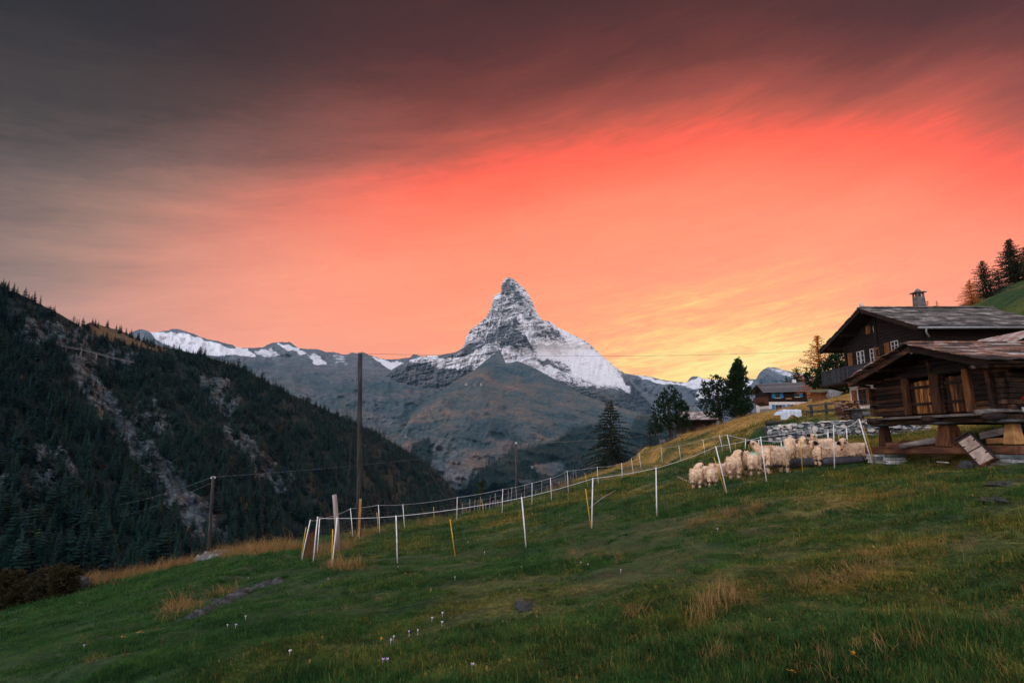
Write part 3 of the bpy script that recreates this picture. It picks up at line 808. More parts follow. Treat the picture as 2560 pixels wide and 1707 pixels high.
# ================================================================== PLANTS
def mat_leaf(name, stops, dry_stops=None, rough=0.7, trans=0.3, use_dry=False, nscale=0.6):
    m, t, bs = mat_new(name)
    oi = t.n('ShaderNodeObjectInfo').outputs['Random']
    co = t.n('ShaderNodeNewGeometry').outputs['Position']
    n = t.noise(co, nscale, 6, 0.72)
    n5 = t.noise(co, nscale * 5.5, 3, 0.6)
    f = t.m('ADD', t.m('MULTIPLY', oi, 0.30), t.m('ADD', t.mapr(n, 0.32, 0.68, 0.0, 0.38, smooth=False), t.mapr(n5, 0.32, 0.68, 0.0, 0.32, smooth=False)), clamp=True)
    c = t.ramp(f, stops)
    if use_dry:
        d = t.n('ShaderNodeAttribute', attribute_name='dry', attribute_type='INSTANCER').outputs['Fac']
        bl = t.n('ShaderNodeAttribute', attribute_name='bl').outputs['Fac']
        k = t.mapr(t.m('ADD', d, t.m('MULTIPLY', t.m('SUBTRACT', bl, 0.5), 0.7)), 0.3, 0.8)
        ol = t.ramp(f, [(0, (0.014, 0.026, 0.006)), (0.4, (0.060, 0.086, 0.014)), (0.8, (0.145, 0.168, 0.028)), (1, (0.24, 0.235, 0.050))])  # puts the warm light of the middle slope into the blade colour
        c = t.mix(t.mapr(d, 0.10, 0.42), c, ol)
        ds = t.ramp(f, dry_stops)
        c = t.mix(k, c, ds)
    t.link(c, bs.inputs['Base Color'])
    bs.inputs['Roughness'].default_value = rough
    bs.inputs['Specular IOR Level'].default_value = 0.12
    if trans:
        tr = t.n('ShaderNodeBsdfTranslucent', {0: c})
        mx = t.n('ShaderNodeMixShader', {0: trans, 1: bs.outputs[0], 2: tr.outputs[0]})
        out = [q for q in m.node_tree.nodes if q.type == 'OUTPUT_MATERIAL'][0]
        t.link(mx.outputs[0], out.inputs[0])
    return m

def scatter(name, variants, pts, rot, scl, mat, extra=None, bl=None):
    """ONE object: a few plant shapes spread over points by geometry nodes"""
    vs, fs, vid, blv = [], [], [], []
    n = 0
    for k, (v, f, b) in enumerate(variants):
        vs.append(v); fs.append(f + n); n += len(v); vid.append(np.full(len(v), k)); blv.append(b)
    np_ = len(pts)
    v = np.concatenate(vs + [pts]); f = np.concatenate(fs)
    vid = np.concatenate(vid + [np.full(np_, -1)]); blv = np.concatenate(blv + [np.zeros(np_)])
    o = fast_mesh(name, v, f, mat, {'vid': vid, 'bl': blv}, smooth=False)
    me = o.data
    pad = n
    def vec(nm, a):
        q = me.attributes.new(nm, 'FLOAT_VECTOR', 'POINT'); full = np.zeros((len(v), 3), np.float32); full[pad:] = a; q.data.foreach_set('vector', full.ravel())
    vec('rot', rot); vec('scl', scl)
    pk = me.attributes.new('pick', 'INT', 'POINT'); full = np.zeros(len(v), np.int32); full[pad:] = rng.integers(0, len(variants), np_); pk.data.foreach_set('value', full)
    for nm, a in (extra or {}).items():
        q = me.attributes.new(nm, 'FLOAT', 'POINT'); full = np.zeros(len(v), np.float32); full[pad:] = a; q.data.foreach_set('value', full)
    g = bpy.data.node_groups.new(name + '_spread', 'GeometryNodeTree')
    g.interface.new_socket('Geometry', in_out='INPUT', socket_type='NodeSocketGeometry')
    g.interface.new_socket('Geometry', in_out='OUTPUT', socket_type='NodeSocketGeometry')
    N = g.nodes; L = g.links
    gi = N.new('NodeGroupInput'); go = N.new('NodeGroupOutput')
    def named(nm, typ):
        a = N.new('GeometryNodeInputNamedAttribute'); a.data_type = typ; a.inputs[0].default_value = nm; return a.outputs[0]
    va = named('vid', 'FLOAT')
    def sep(lo, hi):
        c1 = N.new('ShaderNodeMath'); c1.operation = 'COMPARE'; c1.inputs[1].default_value = lo; c1.inputs[2].default_value = 0.4
        L.new(va, c1.inputs[0])
        s = N.new('GeometryNodeSeparateGeometry'); s.domain = 'POINT'
        L.new(gi.outputs[0], s.inputs[0]); L.new(c1.outputs[0], s.inputs[1]); return s.outputs[0]
    j = N.new('GeometryNodeJoinGeometry')
    for k in range(len(variants)):
        ti = N.new('GeometryNodeGeometryToInstance'); L.new(sep(k, k), ti.inputs[0]); L.new(ti.outputs[0], j.inputs[0])
    ip = N.new('GeometryNodeInstanceOnPoints')
    L.new(sep(-1, -1), ip.inputs['Points']); L.new(j.outputs[0], ip.inputs['Instance'])
    ip.inputs['Pick Instance'].default_value = True
    L.new(named('pick', 'INT'), ip.inputs['Instance Index'])
    L.new(named('rot', 'FLOAT_VECTOR'), ip.inputs['Rotation']); L.new(named('scl', 'FLOAT_VECTOR'), ip.inputs['Scale'])
    L.new(ip.outputs[0], go.inputs[0])
    md = o.modifiers.new('spread', 'NODES'); md.node_group = g
    return o

# ------------------------------------------------------------------ grass
def tuft(nb, rad, h0, h1, w, lean, seed, seg=2):
    r = np.random.default_rng(seed)
    V_, F_, B_ = [], [], []
    for i in range(nb):
        a = r.uniform(0, 2 * math.pi); q = rad * math.sqrt(r.uniform()); p = np.array([q * math.cos(a), q * math.sin(a), -0.01])
        d = r.uniform(0, 2 * math.pi); h = r.uniform(h0, h1); ln = r.uniform(0.1, lean) * h
        dv = np.array([math.cos(d), math.sin(d), 0]); sd = np.array([-math.sin(d), math.cos(d), 0]) * w * r.uniform(0.7, 1.4) / 2
        sd = sd if r.uniform() < .5 else np.array([math.cos(d + .7), math.sin(d + .7), 0]) * w / 2
        b = r.uniform(); n = len(V_)
        m = p + dv * ln * 0.3 + np.array([0, 0, h * 0.6]); tip = p + dv * ln + np.array([0, 0, h * (1 - 0.25 * ln / h)])
        V_ += [p - sd, p + sd, m + sd * 0.8, m - sd * 0.8, tip]; B_ += [b] * 5
        F_ += [(n, n + 1, n + 2), (n, n + 2, n + 3), (n + 3, n + 2, n + 4)]
    return np.array(V_), np.array(F_), np.array(B_)
m_grass = mat_leaf('grass_blades', [(0, (0.003, 0.016, 0.006)), (0.3, (0.010, 0.046, 0.011)), (0.62, (0.032, 0.098, 0.020)), (0.88, (0.080, 0.160, 0.034)), (1, (0.15, 0.21, 0.055))],
                   [(0, (0.13, 0.088, 0.022)), (0.5, (0.32, 0.19, 0.046)), (1, (0.52, 0.31, 0.08))], trans=0.3, use_dry=True, nscale=0.9)
def meadow_points(n, y0, y1, t0=-1.06, t1=1.06, mode='inv'):
    T = rng.uniform(t0, t1, n)
    Y = 1 / rng.uniform(1 / y1, 1 / y0, n) if mode == 'inv' else np.exp(rng.uniform(math.log(y0), math.log(y1), n))
    X = T * Y
    ye = np.interp(T, EDGE_T, EDGE[:, 1])
    k = Y < ye + 1.5
    # nothing grows inside the stone wall
    k &= ~((np.abs(Y - 30.75) < 0.35) & (X > 13.4) & (X < 23))
    # trodden, thinner turf in streaks along the slope
    k &= rng.uniform(0, 1, n) < np.clip(0.72 + 1.5 * fbm(X / 1.5, Y / 0.6, 0, 3, 131), 0.12, 1)
    X, Y = X[k], Y[k]
    return X, Y, ground(X, Y)
def grass_field():
    X1, Y1, Z1 = meadow_points(110000, 3.4, 34)
    X2, Y2, Z2 = meadow_points(52000, 14, 96, mode='log')
    X = np.r_[X1, X2]; Y = np.r_[Y1, Y2]; Z = np.r_[Z1, Z2]
    n = len(X)
    clump = fbm(X / 0.55, Y / 0.55, 0, 3, 101); cl2 = fbm(X / 2.6, Y / 2.6, 0, 2, 103)
    s = np.clip(Y / 11, 0.75, 3.2) * rng.uniform(0.75, 1.25, n)
    hz = np.clip(0.9 + 1.9 * clump + 0.9 * cl2, 0.2, 3.0) * np.clip(1.25 - (Y - 14) / 90, 0.5, 1.25)
    rot = np.stack([rng.normal(0, 0.12, n), rng.normal(0, 0.12, n), rng.uniform(0, 6.28, n)], -1)
    scl = np.stack([s, s, s * hz], -1)
    vars_ = [tuft(44, 0.12, 0.02, 0.052, 0.006, 1.6, 5), tuft(40, 0.13, 0.018, 0.042, 0.0065, 1.9, 6), tuft(34, 0.11, 0.025, 0.065, 0.006, 1.3, 7), tuft(38, 0.14, 0.012, 0.034, 0.009, 2.2, 8), tuft(14, 0.16, 0.05, 0.11, 0.005, 1.8, 9), tuft(10, 0.10, 0.02, 0.04, 0.024, 2.8, 10), tuft(40, 0.12, 0.018, 0.045, 0.007, 2.0, 11)]
    o = scatter('grass', vars_, np.stack([X, Y, Z], -1), rot, scl, m_grass, {'dry': dry_and_warmlit(X, Y) * 0.9 + rng.normal(0, 0.06, n)})
    tag(o, 'short green pasture grass covering the whole slope', 'grass', kind='stuff')
grass_field()

m_straw = mat_leaf('dry_grass_blades', [(0, (0.10, 0.062, 0.020)), (0.4, (0.22, 0.13, 0.045)), (0.8, (0.36, 0.225, 0.09)), (1, (0.46, 0.33, 0.18))], trans=0.3, nscale=1.2)
def dry_field():
    pts, scl = [], []
    def strip(a, b, n, wpx, hpx, s0, s1, lim=None):
        for i in range(n):
            u = random.random(); px = a[0] + (b[0] - a[0]) * u + random.gauss(0, wpx); py = a[1] + (b[1] - a[1]) * u + random.gauss(0, hpx)
            p = hit(px, py)
            if lim and p.y > lim: continue
            pts.append(tuple(p)); scl.append(random.uniform(s0, s1))
    # along the left brow of the meadow
    strip((215, 1455), (330, 1442), 90, 14, 6, 0.7, 1.3); strip((330, 1440), (470, 1406), 150, 10, 4, 0.7, 1.25); strip((470, 1404), (590, 1386), 60, 8, 3, 0.6, 1.1)
    strip((560, 1385), (735, 1374), 190, 14, 4, 0.7, 1.3); strip((150, 1478), (200, 1462), 30, 8, 4, 0.7, 1.2)
    strip((790, 1390), (900, 1352), 120, 14, 8, 0.35, 0.8); strip((830, 1420), (900, 1415), 30, 14, 5, 0.4, 0.8); strip((900, 1340), (1000, 1318), 60, 10, 4, 0.4, 0.8)
    strip((1040, 1315), (1120, 1300), 50, 8, 3, 0.4, 0.8); strip((1360, 1232), (1450, 1200), 70, 8, 3, 0.5, 1.0)
    # tussocks in the foreground
    strip((1738, 1575), (1790, 1510), 15, 6, 6, 0.24, 0.48); strip((1810, 1500), (1850, 1478), 10, 10, 6, 0.26, 0.52); strip((1840, 1520), (1880, 1500), 5, 8, 5, 0.2, 0.4)
    strip((1760, 1655), (1820, 1645), 6, 6, 4, 0.2, 0.36); strip((1900, 1472), (2160, 1448), 22, 12, 5, 0.2, 0.42); strip((1570, 1545), (1605, 1535), 7, 6, 3, 0.25, 0.4)
    strip((2120, 1420), (2400, 1370), 34, 20, 14, 0.2, 0.42); strip((1730, 1310), (1900, 1268), 60, 20, 8, 0.25, 0.5); strip((1860, 1205), (1900, 1200), 8, 6, 3, 0.3, 0.5)
    strip((410, 1540), (470, 1510), 26, 16, 10, 0.4, 0.8); strip((540, 1490), (580, 1480), 8, 10, 5, 0.4, 0.7); strip((1400, 1380), (1560, 1395), 24, 20, 8, 0.2, 0.42)
    strip((2000, 1250), (2360, 1220), 60, 30, 14, 0.18, 0.36); strip((2260, 1170), (2460, 1166), 40, 20, 4, 0.22, 0.4); strip((1900, 1690), (2500, 1560), 26, 40, 40, 0.16, 0.34)
    # rough straw on the upper slope
    strip((1700, 1092), (1880, 1040), 160, 12, 6, 0.5, 1.1); strip((1880, 1040), (2110, 990), 200, 12, 8, 0.5, 1.1); strip((1560, 1180), (1700, 1110), 90, 12, 8, 0.4, 0.9)
    for i in range(700):
        px = random.uniform(-40, 2600); py = random.uniform(1150, 1700); p = hit(px, py)
        if p.y < 40 and random.random() < 0.25 + 0.75 * float(dry_and_warmlit(np.array([p.x]), np.array([p.y]))[0]):
            pts.append(tuple(p)); scl.append(random.uniform(0.10, 0.26))
    pts = np.array(pts); n = len(pts); scl = np.array(scl)
    rot = np.stack([rng.normal(0, 0.25, n), rng.normal(0, 0.25, n), rng.uniform(0, 6.28, n)], -1)
    S = np.stack([scl, scl, scl * rng.uniform(0.7, 1.15, n)], -1)
    vars_ = [tuft(26, 0.30, 0.18, 0.55, 0.009, 1.8, 15), tuft(16, 0.34, 0.3, 0.85, 0.009, 0.9, 16), tuft(24, 0.40, 0.10, 0.40, 0.010, 2.8, 17), tuft(12, 0.30, 0.3, 0.7, 0.008, 2.2, 18)]
    o = scatter('dry_grass', vars_, pts, rot, S, m_straw)
    tag(o, 'straw coloured tall dry grass along the brow and in tussocks', 'dry grass', kind='stuff')
dry_field()

# ------------------------------------------------------------------ far conifers
def conifer(h, r, layers, spikes, seed, trunk=0.02, droop=0.35, top=0.9):
    rr = np.random.default_rng(seed); V_, F_ = [], []
    n = 5
    for k, (z, q) in enumerate(((0, trunk * h), (h * 0.97, trunk * h * 0.15))):
        for j in range(n):
            a = 2 * math.pi * j / n; V_.append((q * math.cos(a), q * math.sin(a), z))
    for j in range(n): F_.append((j, (j + 1) % n, n + (j + 1) % n)); F_.append((j, n + (j + 1) % n, n + j))
    for i in range(layers):
        t = i / (layers - 1); z = h * (0.10 + 0.88 * t ** 0.95)
        R_ = r * (1 - t) ** top * rr.uniform(0.8, 1.15) + 0.02 * h
        a0 = rr.uniform(0, 6.28); m = max(5, int(spikes * (1 - 0.45 * t)))
        for j in range(m):
            a = a0 + 2 * math.pi * j / m + rr.uniform(-.25, .25); q = R_ * rr.uniform(0.65, 1.2); w = q * rr.uniform(0.28, 0.46) + 0.01 * h
            d = np.array([math.cos(a), math.sin(a), 0]); s = np.array([-math.sin(a), math.cos(a), 0])
            b = np.array([0, 0, z + h * 0.03]); mid = d * q * 0.55 + np.array([0, 0, z - droop * q * 0.25]); tip = d * q + np.array([0, 0, z - droop * q + rr.uniform(-.1, .1) * q])
            k = len(V_); V_ += [tuple(b), tuple(mid - s * w), tuple(tip), tuple(mid + s * w)]
            F_ += [(k, k + 1, k + 2), (k, k + 2, k + 3)]
    V_ = np.array(V_); F_ = np.array(F_)
    return V_, F_, rr.uniform(0, 1, len(V_))
m_far = mat_leaf('conifer_needles', [(0, (0.002, 0.010, 0.012)), (0.35, (0.004, 0.017, 0.018)), (0.62, (0.008, 0.029, 0.022)), (0.82, (0.017, 0.048, 0.024)), (0.93, (0.038, 0.068, 0.020)), (1, (0.065, 0.075, 0.020))], trans=0.1, nscale=0.02)  # teal cast puts the valley haze into the needle colour
m_autumn = mat_leaf('autumn_needles', [(0, (0.35, 0.15, 0.02)), (1, (0.50, 0.26, 0.04))], trans=0.1)
FAR_TREES = [conifer(1.0, 0.20, 11, 9, 201), conifer(1.0, 0.25, 10, 9, 202, droop=0.25, top=0.75), conifer(1.0, 0.17, 12, 8, 203, droop=0.5), conifer(1.0, 0.28, 9, 10, 204, droop=0.1, top=0.6), conifer(0.95, 0.22, 10, 8, 205)]
def far_forest():
    N = 60000
    px = rng.uniform(-180, 1165, N); py = rng.uniform(690, 1440, N)
    ok = (py > FS_TOP(px) + 1) & (py < FS_BOT(px) - 10)
    px, py = px[ok], py[ok]
    p = surf_sample(FSR, px, py)
    D = p[:, 1]
    sc, cl = fs_bare(px, py); al = fs_alp(px, py)
    nz = fbm(px / 30, py / 24, 0, 3, 301)
    rim = (py < FS_TOP(px) + 10) * 0.9
    dens = np.clip(1 + rim - 0.97 * sc - 0.86 * cl - 1.0 * al + 0.0, 0.0, 1) * np.clip(0.75 + nz * 0.9, 0.12, 1)
    keep = rng.uniform(0, 1, len(px)) < dens * (D / 1500) ** 2 * 1.15 * np.where(D < 700, 1.3, 1)
    px, py, p, D = px[keep], py[keep], p[keep], D[keep]
    h = rng.triangular(6, 12, 25, len(px)) * np.where(py < FS_TOP(px) + 16, rng.uniform(0.8, 1.35, len(px)), 1.0)
    # keep those the view shows above the brow of the meadow
    brow = np.interp(px, EDGE[:, 0], EDGE[:, 2])
    vis = py - h * 1400 / D < brow - 4
    order = np.argsort(-(h / D) * vis)
    sel = np.zeros(len(px), bool); sel[order[:300]] = True
    sel &= vis
    rest = ~sel
    n = rest.sum()
    rot = np.stack([rng.normal(0, 0.03, n), rng.normal(0, 0.03, n), rng.uniform(0, 6.28, n)], -1)
    w = rng.uniform(0.8, 1.25, n)
    o = scatter('forest', FAR_TREES, p[rest] - np.array([0, 0, 0.6]), rot, np.stack([h[rest] * w, h[rest] * w, h[rest]], -1), m_far)
    tag(o, 'dense dark conifer forest on the slope across the valley', 'forest', kind='stuff')
    meshes = []
    for k, (v, f, b) in enumerate(FAR_TREES):
        me = bpy.data.meshes.new('far_conifer'); me.from_pydata(v.tolist(), [], f.tolist()); me.materials.append(m_far); me.update(); meshes.append(me)
    for i in np.where(sel)[0]:
        o = bpy.data.objects.new('far_conifer', meshes[random.randrange(len(meshes))]); col.objects.link(o)
        o.location = p[i] - np.array([0, 0, 0.6]); ww = random.uniform(0.85, 1.25) * h[i]
        o.scale = (ww, ww, h[i]); o.rotation_euler = (random.gauss(0, .03), random.gauss(0, .03), random.uniform(0, 6.28))
        tag(o, 'dark conifer low on the wooded slope across the valley', 'conifer', 'nearest conifers across the valley')
    au = bpy.data.meshes.new('autumn_tree'); v, f, b = conifer(1.0, 0.30, 10, 10, 230, droop=0.0, top=0.5); au.from_pydata(v.tolist(), [], f.tolist()); au.materials.append(m_autumn)
    for (x, y, hh, lab) in ((614, 1276, 12, 'tallest orange autumn tree in the dark forest above the dry grass brow'), (600, 1250, 7, 'small orange autumn tree just above the tallest orange one'),
                            (471, 1322, 6, 'small orange autumn tree left of the wooden pole with wires'), (52, 948, 9, 'lone orange tree high in the forest at the left border')):
        q = surf_sample(FSR, np.array([float(x)]), np.array([float(y + 8)]))[0]
        o = bpy.data.objects.new('autumn_tree', au); col.objects.link(o); o.location = q; o.scale = (hh, hh, hh)
        tag(o, lab, 'tree', 'autumn trees in the far forest')
    # woods on the heath hill
    N = 26000
    px = rng.uniform(990, 1760, N); py = rng.uniform(1040, 1330, N)
    ok = py > HL_TOP(px) + 2
    px, py = px[ok], py[ok]
    keep = rng.uniform(0, 1, len(px)) < hl_forest(px, py) * np.clip(0.62 + 0.9 * fbm(px / 22, py / 16, 0, 3, 311), 0.05, 1)
    px, py = px[keep], py[keep]
    q = surf_sample(HLD, px, py); n = len(px)
    h = rng.uniform(12, 22, n); w = rng.uniform(0.9, 1.4, n) * h
    o = scatter('distant_woods', FAR_TREES[:3], q, np.stack([0 * h, 0 * h, rng.uniform(0, 6.28, n)], -1), np.stack([w, w, h], -1), m_far)
    tag(o, 'hazy dark woods low on the hill below the peak', 'woods', kind='stuff')
far_forest()

# ------------------------------------------------------------------ near trees
m_bark = noisy('bark', [(0, (0.010, 0.008, 0.007)), (0.5, (0.025, 0.019, 0.015)), (1, (0.05, 0.04, 0.03))], 6, (1, 1, 0.2), bump=0.6)
m_larch = mat_leaf('larch_needles', [(0, (0.007, 0.013, 0.010)), (0.6, (0.014, 0.024, 0.014)), (1, (0.030, 0.038, 0.018))], trans=0.15, nscale=0.8)
m_pine = mat_leaf('pine_needles', [(0, (0.006, 0.015, 0.010)), (0.5, (0.013, 0.032, 0.015)), (0.85, (0.028, 0.056, 0.020)), (1, (0.048, 0.074, 0.024))], trans=0.2, nscale=0.7)
m_gold = mat_leaf('golden_larch_needles', [(0, (0.36, 0.105, 0.02)), (0.5, (0.58, 0.20, 0.04)), (1, (0.70, 0.30, 0.08))], trans=0.6, nscale=0.9)
m_shrub = mat_leaf('shrub_leaves', [(0, (0.012, 0.022, 0.012)), (0.5, (0.026, 0.048, 0.020)), (0.85, (0.05, 0.075, 0.028)), (1, (0.09, 0.075, 0.03))], trans=0.2, nscale=1.5)
m_heath = mat_leaf('russet_shrub_leaves', [(0, (0.014, 0.014, 0.008)), (0.6, (0.034, 0.030, 0.012)), (1, (0.085, 0.055, 0.018))], trans=0.2, nscale=1.5)

def arr_mesh(name, V_, F_, mat, parent):
    off = np.array(parent.location)
    return fast_mesh(name, np.array(V_) - off, np.array(F_), mat, None, False, parent)
def twig_fan(V_, F_, p, d, L, w, rr, n=1):
    for _ in range(n):
        dd = d + rr.normal(0, 0.45, 3); dd /= np.linalg.norm(dd) + 1e-9
        s = np.cross(dd, rr.normal(0, 1, 3)); s /= np.linalg.norm(s) + 1e-9
        l = L * rr.uniform(0.6, 1.4); k = len(V_)
        V_ += [tuple(p - s * w * .2), tuple(p + dd * l * 0.5 + s * w), tuple(p + dd * l), tuple(p + dd * l * 0.5 - s * w)]
        F_.append((k, k + 1, k + 2, k + 3))
def larch(name, base, h, r, label, cat='tree', mat=None, seed=1, whorls=30, per=6, dens=1.0, droop=0.3, lean=0.0, gap=0.12, group=None, fan=0.16, bare=0.06):
    rr = np.random.default_rng(seed); mat = mat or m_larch
    root = empty(name, base, label, cat, group)
    b = np.array(base)
    mb = MB()
    tp = [b + np.array([lean * h * t * t, 0, h * t]) + np.array([0.006 * h * math.sin(7 * t), 0, 0]) for t in np.linspace(0, 1, 9)]
    mb.tube([Vector(q) for q in tp], [0.018 * h * (1 - 0.93 * t) + 0.004 * h for t in np.linspace(0, 1, 9)], 7)
    mb.build('trunk', m_bark, root, True)
    V_, F_ = [], []; bm = MB()
    for i in range(whorls):
        t = bare + (0.97 - bare) * i / (whorls - 1); z = t * h; c = np.array([np.interp(z, [q[2] - b[2] for q in tp], [q[0] for q in tp]), b[1], b[2] + z])
        R_ = r * (1 - t) ** 0.85 * (1 + 0.1 * math.sin(i * 2.1)) + 0.015 * h
        if t < 0.14: R_ *= 0.75
        m = max(3, int(per * (1 - 0.35 * t))); a0 = rr.uniform(0, 6.28)
        for j in range(m):
            a = a0 + 2 * math.pi * j / m + rr.uniform(-.35, .35); L = R_ * rr.choice([rr.uniform(0.6, 1.0), rr.uniform(0.9, 1.25)])
            d = np.array([math.cos(a), math.sin(a), 0]); up = 0.10 + 0.5 * t
            pts = []
            for s in np.linspace(0, 1, 6):
                pts.append(c + d * L * s + np.array([0, 0, L * (up * s - droop * 1.6 * s * s + droop * 0.55 * s ** 3)]))
            bm.tube([Vector(q) for q in pts], [0.0045 * h * (1 - t * .6) * (1 - 0.8 * s) + 0.0008 * h for s in np.linspace(0, 1, 6)], 3, False)
            n = max(4, int(L / gap * dens))
            for s in np.linspace(0.12, 1.0, n):
                k = s * 5; i0 = min(int(k), 4); p = pts[i0] * (1 - (k - i0)) + pts[i0 + 1] * (k - i0)
                side = np.array([-d[1], d[0], 0]) * (1 if rr.uniform() < .5 else -1)
                twig_fan(V_, F_, p, d * 0.5 + side * rr.uniform(0, 0.9) + np.array([0, 0, -0.55 * rr.uniform(0, 1.2)]), fan * 1.7 * h / 8 * (1.1 - 0.5 * s), 0.052 * h / 8, rr, 3)
    bm.build('branches', m_bark, root)
    arr_mesh('crown', V_, F_, mat, root)
    return root
def clump_tree(name, base, h, lobes, label, mat, cat='tree', seed=1, leaf=0.16, n=46, trunk=0.03, group=None, spiky=0.0, per=1.0):
    """broad tree: lobes = list of (dx, dz fraction, radius, height radius) in metres around the trunk"""
    rr = np.random.default_rng(seed); root = empty(name, base, label, cat, group); b = np.array(base)
    mb = MB(); mb.tube([Vector(b + np.array([0.02 * h * math.sin(5 * t), 0, h * t * 0.9])) for t in np.linspace(0, 1, 7)], [trunk * h * (1 - 0.9 * t) + 0.006 * h for t in np.linspace(0, 1, 7)], 7)
    mb.build('trunk', m_bark, root, True)
    bm = MB(); V_, F_ = [], []
    for (dx, dy, z, rx, rz) in lobes:
        c = b + np.array([dx, dy, z])
        bm.tube([Vector(b + np.array([0, 0, max(0.1, z - rz * 0.9)])), Vector(b * .5 + c * .5 + np.array([0, 0, (z - rz * .6 - (z) * .5) * 0.3])) , Vector(c)], [0.012 * h, 0.008 * h, 0.003 * h], 4, False)
        m = int(n * per)
        for i in range(m):
            u = rr.normal(0, 1, 3); u /= np.linalg.norm(u); q = rr.uniform(0.45, 1.05) ** 0.6 * (1.28 if rr.uniform() < .16 else 1.0)
            p = c + u * np.array([rx, rx, rz]) * q
            out = u * 0.8 + np.array([0, 0, 0.35 + spiky])
            twig_fan(V_, F_, p, out, leaf * 2.0, leaf * 0.28, rr, 7)
    bm.build('branches', m_bark, root)
    arr_mesh('crown', V_, F_, mat, root)
    return root
def gbase(px, py, Y):
    """stand on the ground at a distance, in the line of sight of px"""
    p = at(px, py, Y); return Vector((float(p[0]), float(p[1]), gz(p[0], p[1]) - 0.15))
def hgt(px, py, base):
    return float(at(px, py, base.y)[2]) - base.z
B = gbase(1530, 1165, 62)
larch('larch_tree', B, hgt(1530, 1001, B), 4.1, 'tall dark drooping larch standing alone behind the rope fence', seed=11, whorls=25, per=6, dens=1.5, droop=0.42, gap=0.12)
B = gbase(1628, 1120, 70)
larch('spruce_tree', B, hgt(1626, 1048, B), 1.9, 'small dark spruce on the brow left of the green pine', seed=12, whorls=20, per=6, dens=1.5, droop=0.15, mat=m_pine)
B = gbase(1676, 1105, 78); H = hgt(1683, 968, B)
k = B.y / 1400
clump_tree('pine_tree', B, H, [(dx * k, dy, (1105 - y) * k + B.z * 0 + (H - (1105 - 968) * k), rx * k, rz * k) for dx, dy, y, rx, rz in
           [(5, 0, 985, 14, 20), (-12, .5, 1002, 14, 20), (22, -.3, 1003, 13, 20), (-24, .4, 1030, 16, 20), (4, -.6, 1028, 24, 24), (30, .2, 1032, 18, 20), (-20, -.4, 1058, 20, 16), (10, .5, 1060, 26, 18), (36, .1, 1018, 12, 10), (38, 0, 1055, 14, 14), (-30, .4, 1075, 14, 12)]],
           'leafy green pine with an open crown left of the slate roofed house', m_pine, seed=13, leaf=0.20, spiky=0.7, n=78)
B = gbase(1800, 1060, 88); k = B.y / 1400; H = hgt(1793, 942, B); z0 = float(at(1800, 1060, B.y)[2]) - B.z
clump_tree('stone_pine', B, H, [(dx * k, dy, (1060 - y) * k + z0, rx * k, rz * k) for dx, dy, y, rx, rz in
           [(-4, 0, 957, 14, 14), (-24, .4, 968, 14, 14), (12, -.3, 965, 14, 14), (-36, .2, 990, 16, 16), (-10, -.5, 988, 22, 18), (16, .3, 990, 18, 18), (-30, -.2, 1014, 20, 14), (0, .4, 1014, 24, 18), (14, 0, 1035, 20, 14), (-16, 0, 1034, 18, 10)]],
           'broad dark pine touching the taller cone shaped tree right of the slate roof', m_pine, seed=14, leaf=0.21, n=82, spiky=0.3)
B = gbase(1850, 1045, 88); k = B.y / 1400; H = hgt(1850, 898, B); z0 = float(at(1850, 1045, B.y)[2]) - B.z
lob = []
for y in np.linspace(908, 1034, 12):
    R_ = np.interp(y, [900, 915, 945, 965, 1005, 1040], [6, 14, 24, 27, 36, 28]); 
    for q in range(3 if R_ > 15 else 1):
        lob.append((random.uniform(-.55, .55) * R_ * k, random.uniform(-.5, .5) * R_ * k, (1045 - y) * k + z0, R_ * 0.62 * k, 9 * k))
clump_tree('cone_pine', B, H, lob, 'tall dense cone shaped pine with reddish top left of the blue shuttered house', m_pine, seed=15, leaf=0.21, n=70, spiky=0.5)
# golden larch and shrubs by the chalet, trees behind the blue shuttered house
B = gbase(2056, 985, 92)
larch('golden_larch', B, hgt(2056, 838, B), 4.6, 'sparse orange larch glowing beside the balcony of the big chalet', mat=m_gold, seed=16, whorls=24, per=7, dens=0.9, droop=0.12, gap=0.2, fan=0.2)
B = gbase(1996, 985, 128)
larch('spruce_tree', B, hgt(1996, 920, B), 4.6, 'rounded conifer rising behind the roof with the white chimney', mat=m_pine, seed=17, whorls=18, per=8, dens=1.6, droop=0.1, fan=0.22)
B = gbase(1969, 985, 128)
larch('spruce_tree', B, hgt(1969, 938, B), 1.5, 'slim small spruce behind the middle of the blue shuttered house roof', mat=m_pine, seed=18, whorls=14, per=6, dens=1.4)
def bush(name, B, lobes, label, mat, seed, leaf=0.1, n=60, group=None):
    return clump_tree(name, B, max(l[2] for l in lobes), lobes, label, mat, 'shrub', seed, leaf, n, 0.02, group)
B = gbase(2060, 990, 86); k = B.y / 1400; z0 = float(at(2060, 990, B.y)[2]) - B.z
bush('green_shrub', B, [(dx * k, dy, (990 - y) * k + z0, rx * k, rz * k) for dx, dy, y, rx, rz in [(0, 0, 960, 20, 26), (-18, .5, 945, 16, 20), (14, .3, 932, 18, 22), (30, 0, 915, 18, 24), (48, .4, 905, 16, 24), (52, 0, 940, 18, 24), (22, 0, 965, 20, 20), (46, .2, 975, 16, 14)]], 'tall green shrubbery between the orange larch and the big chalet', m_pine, 19, 0.3, 90)
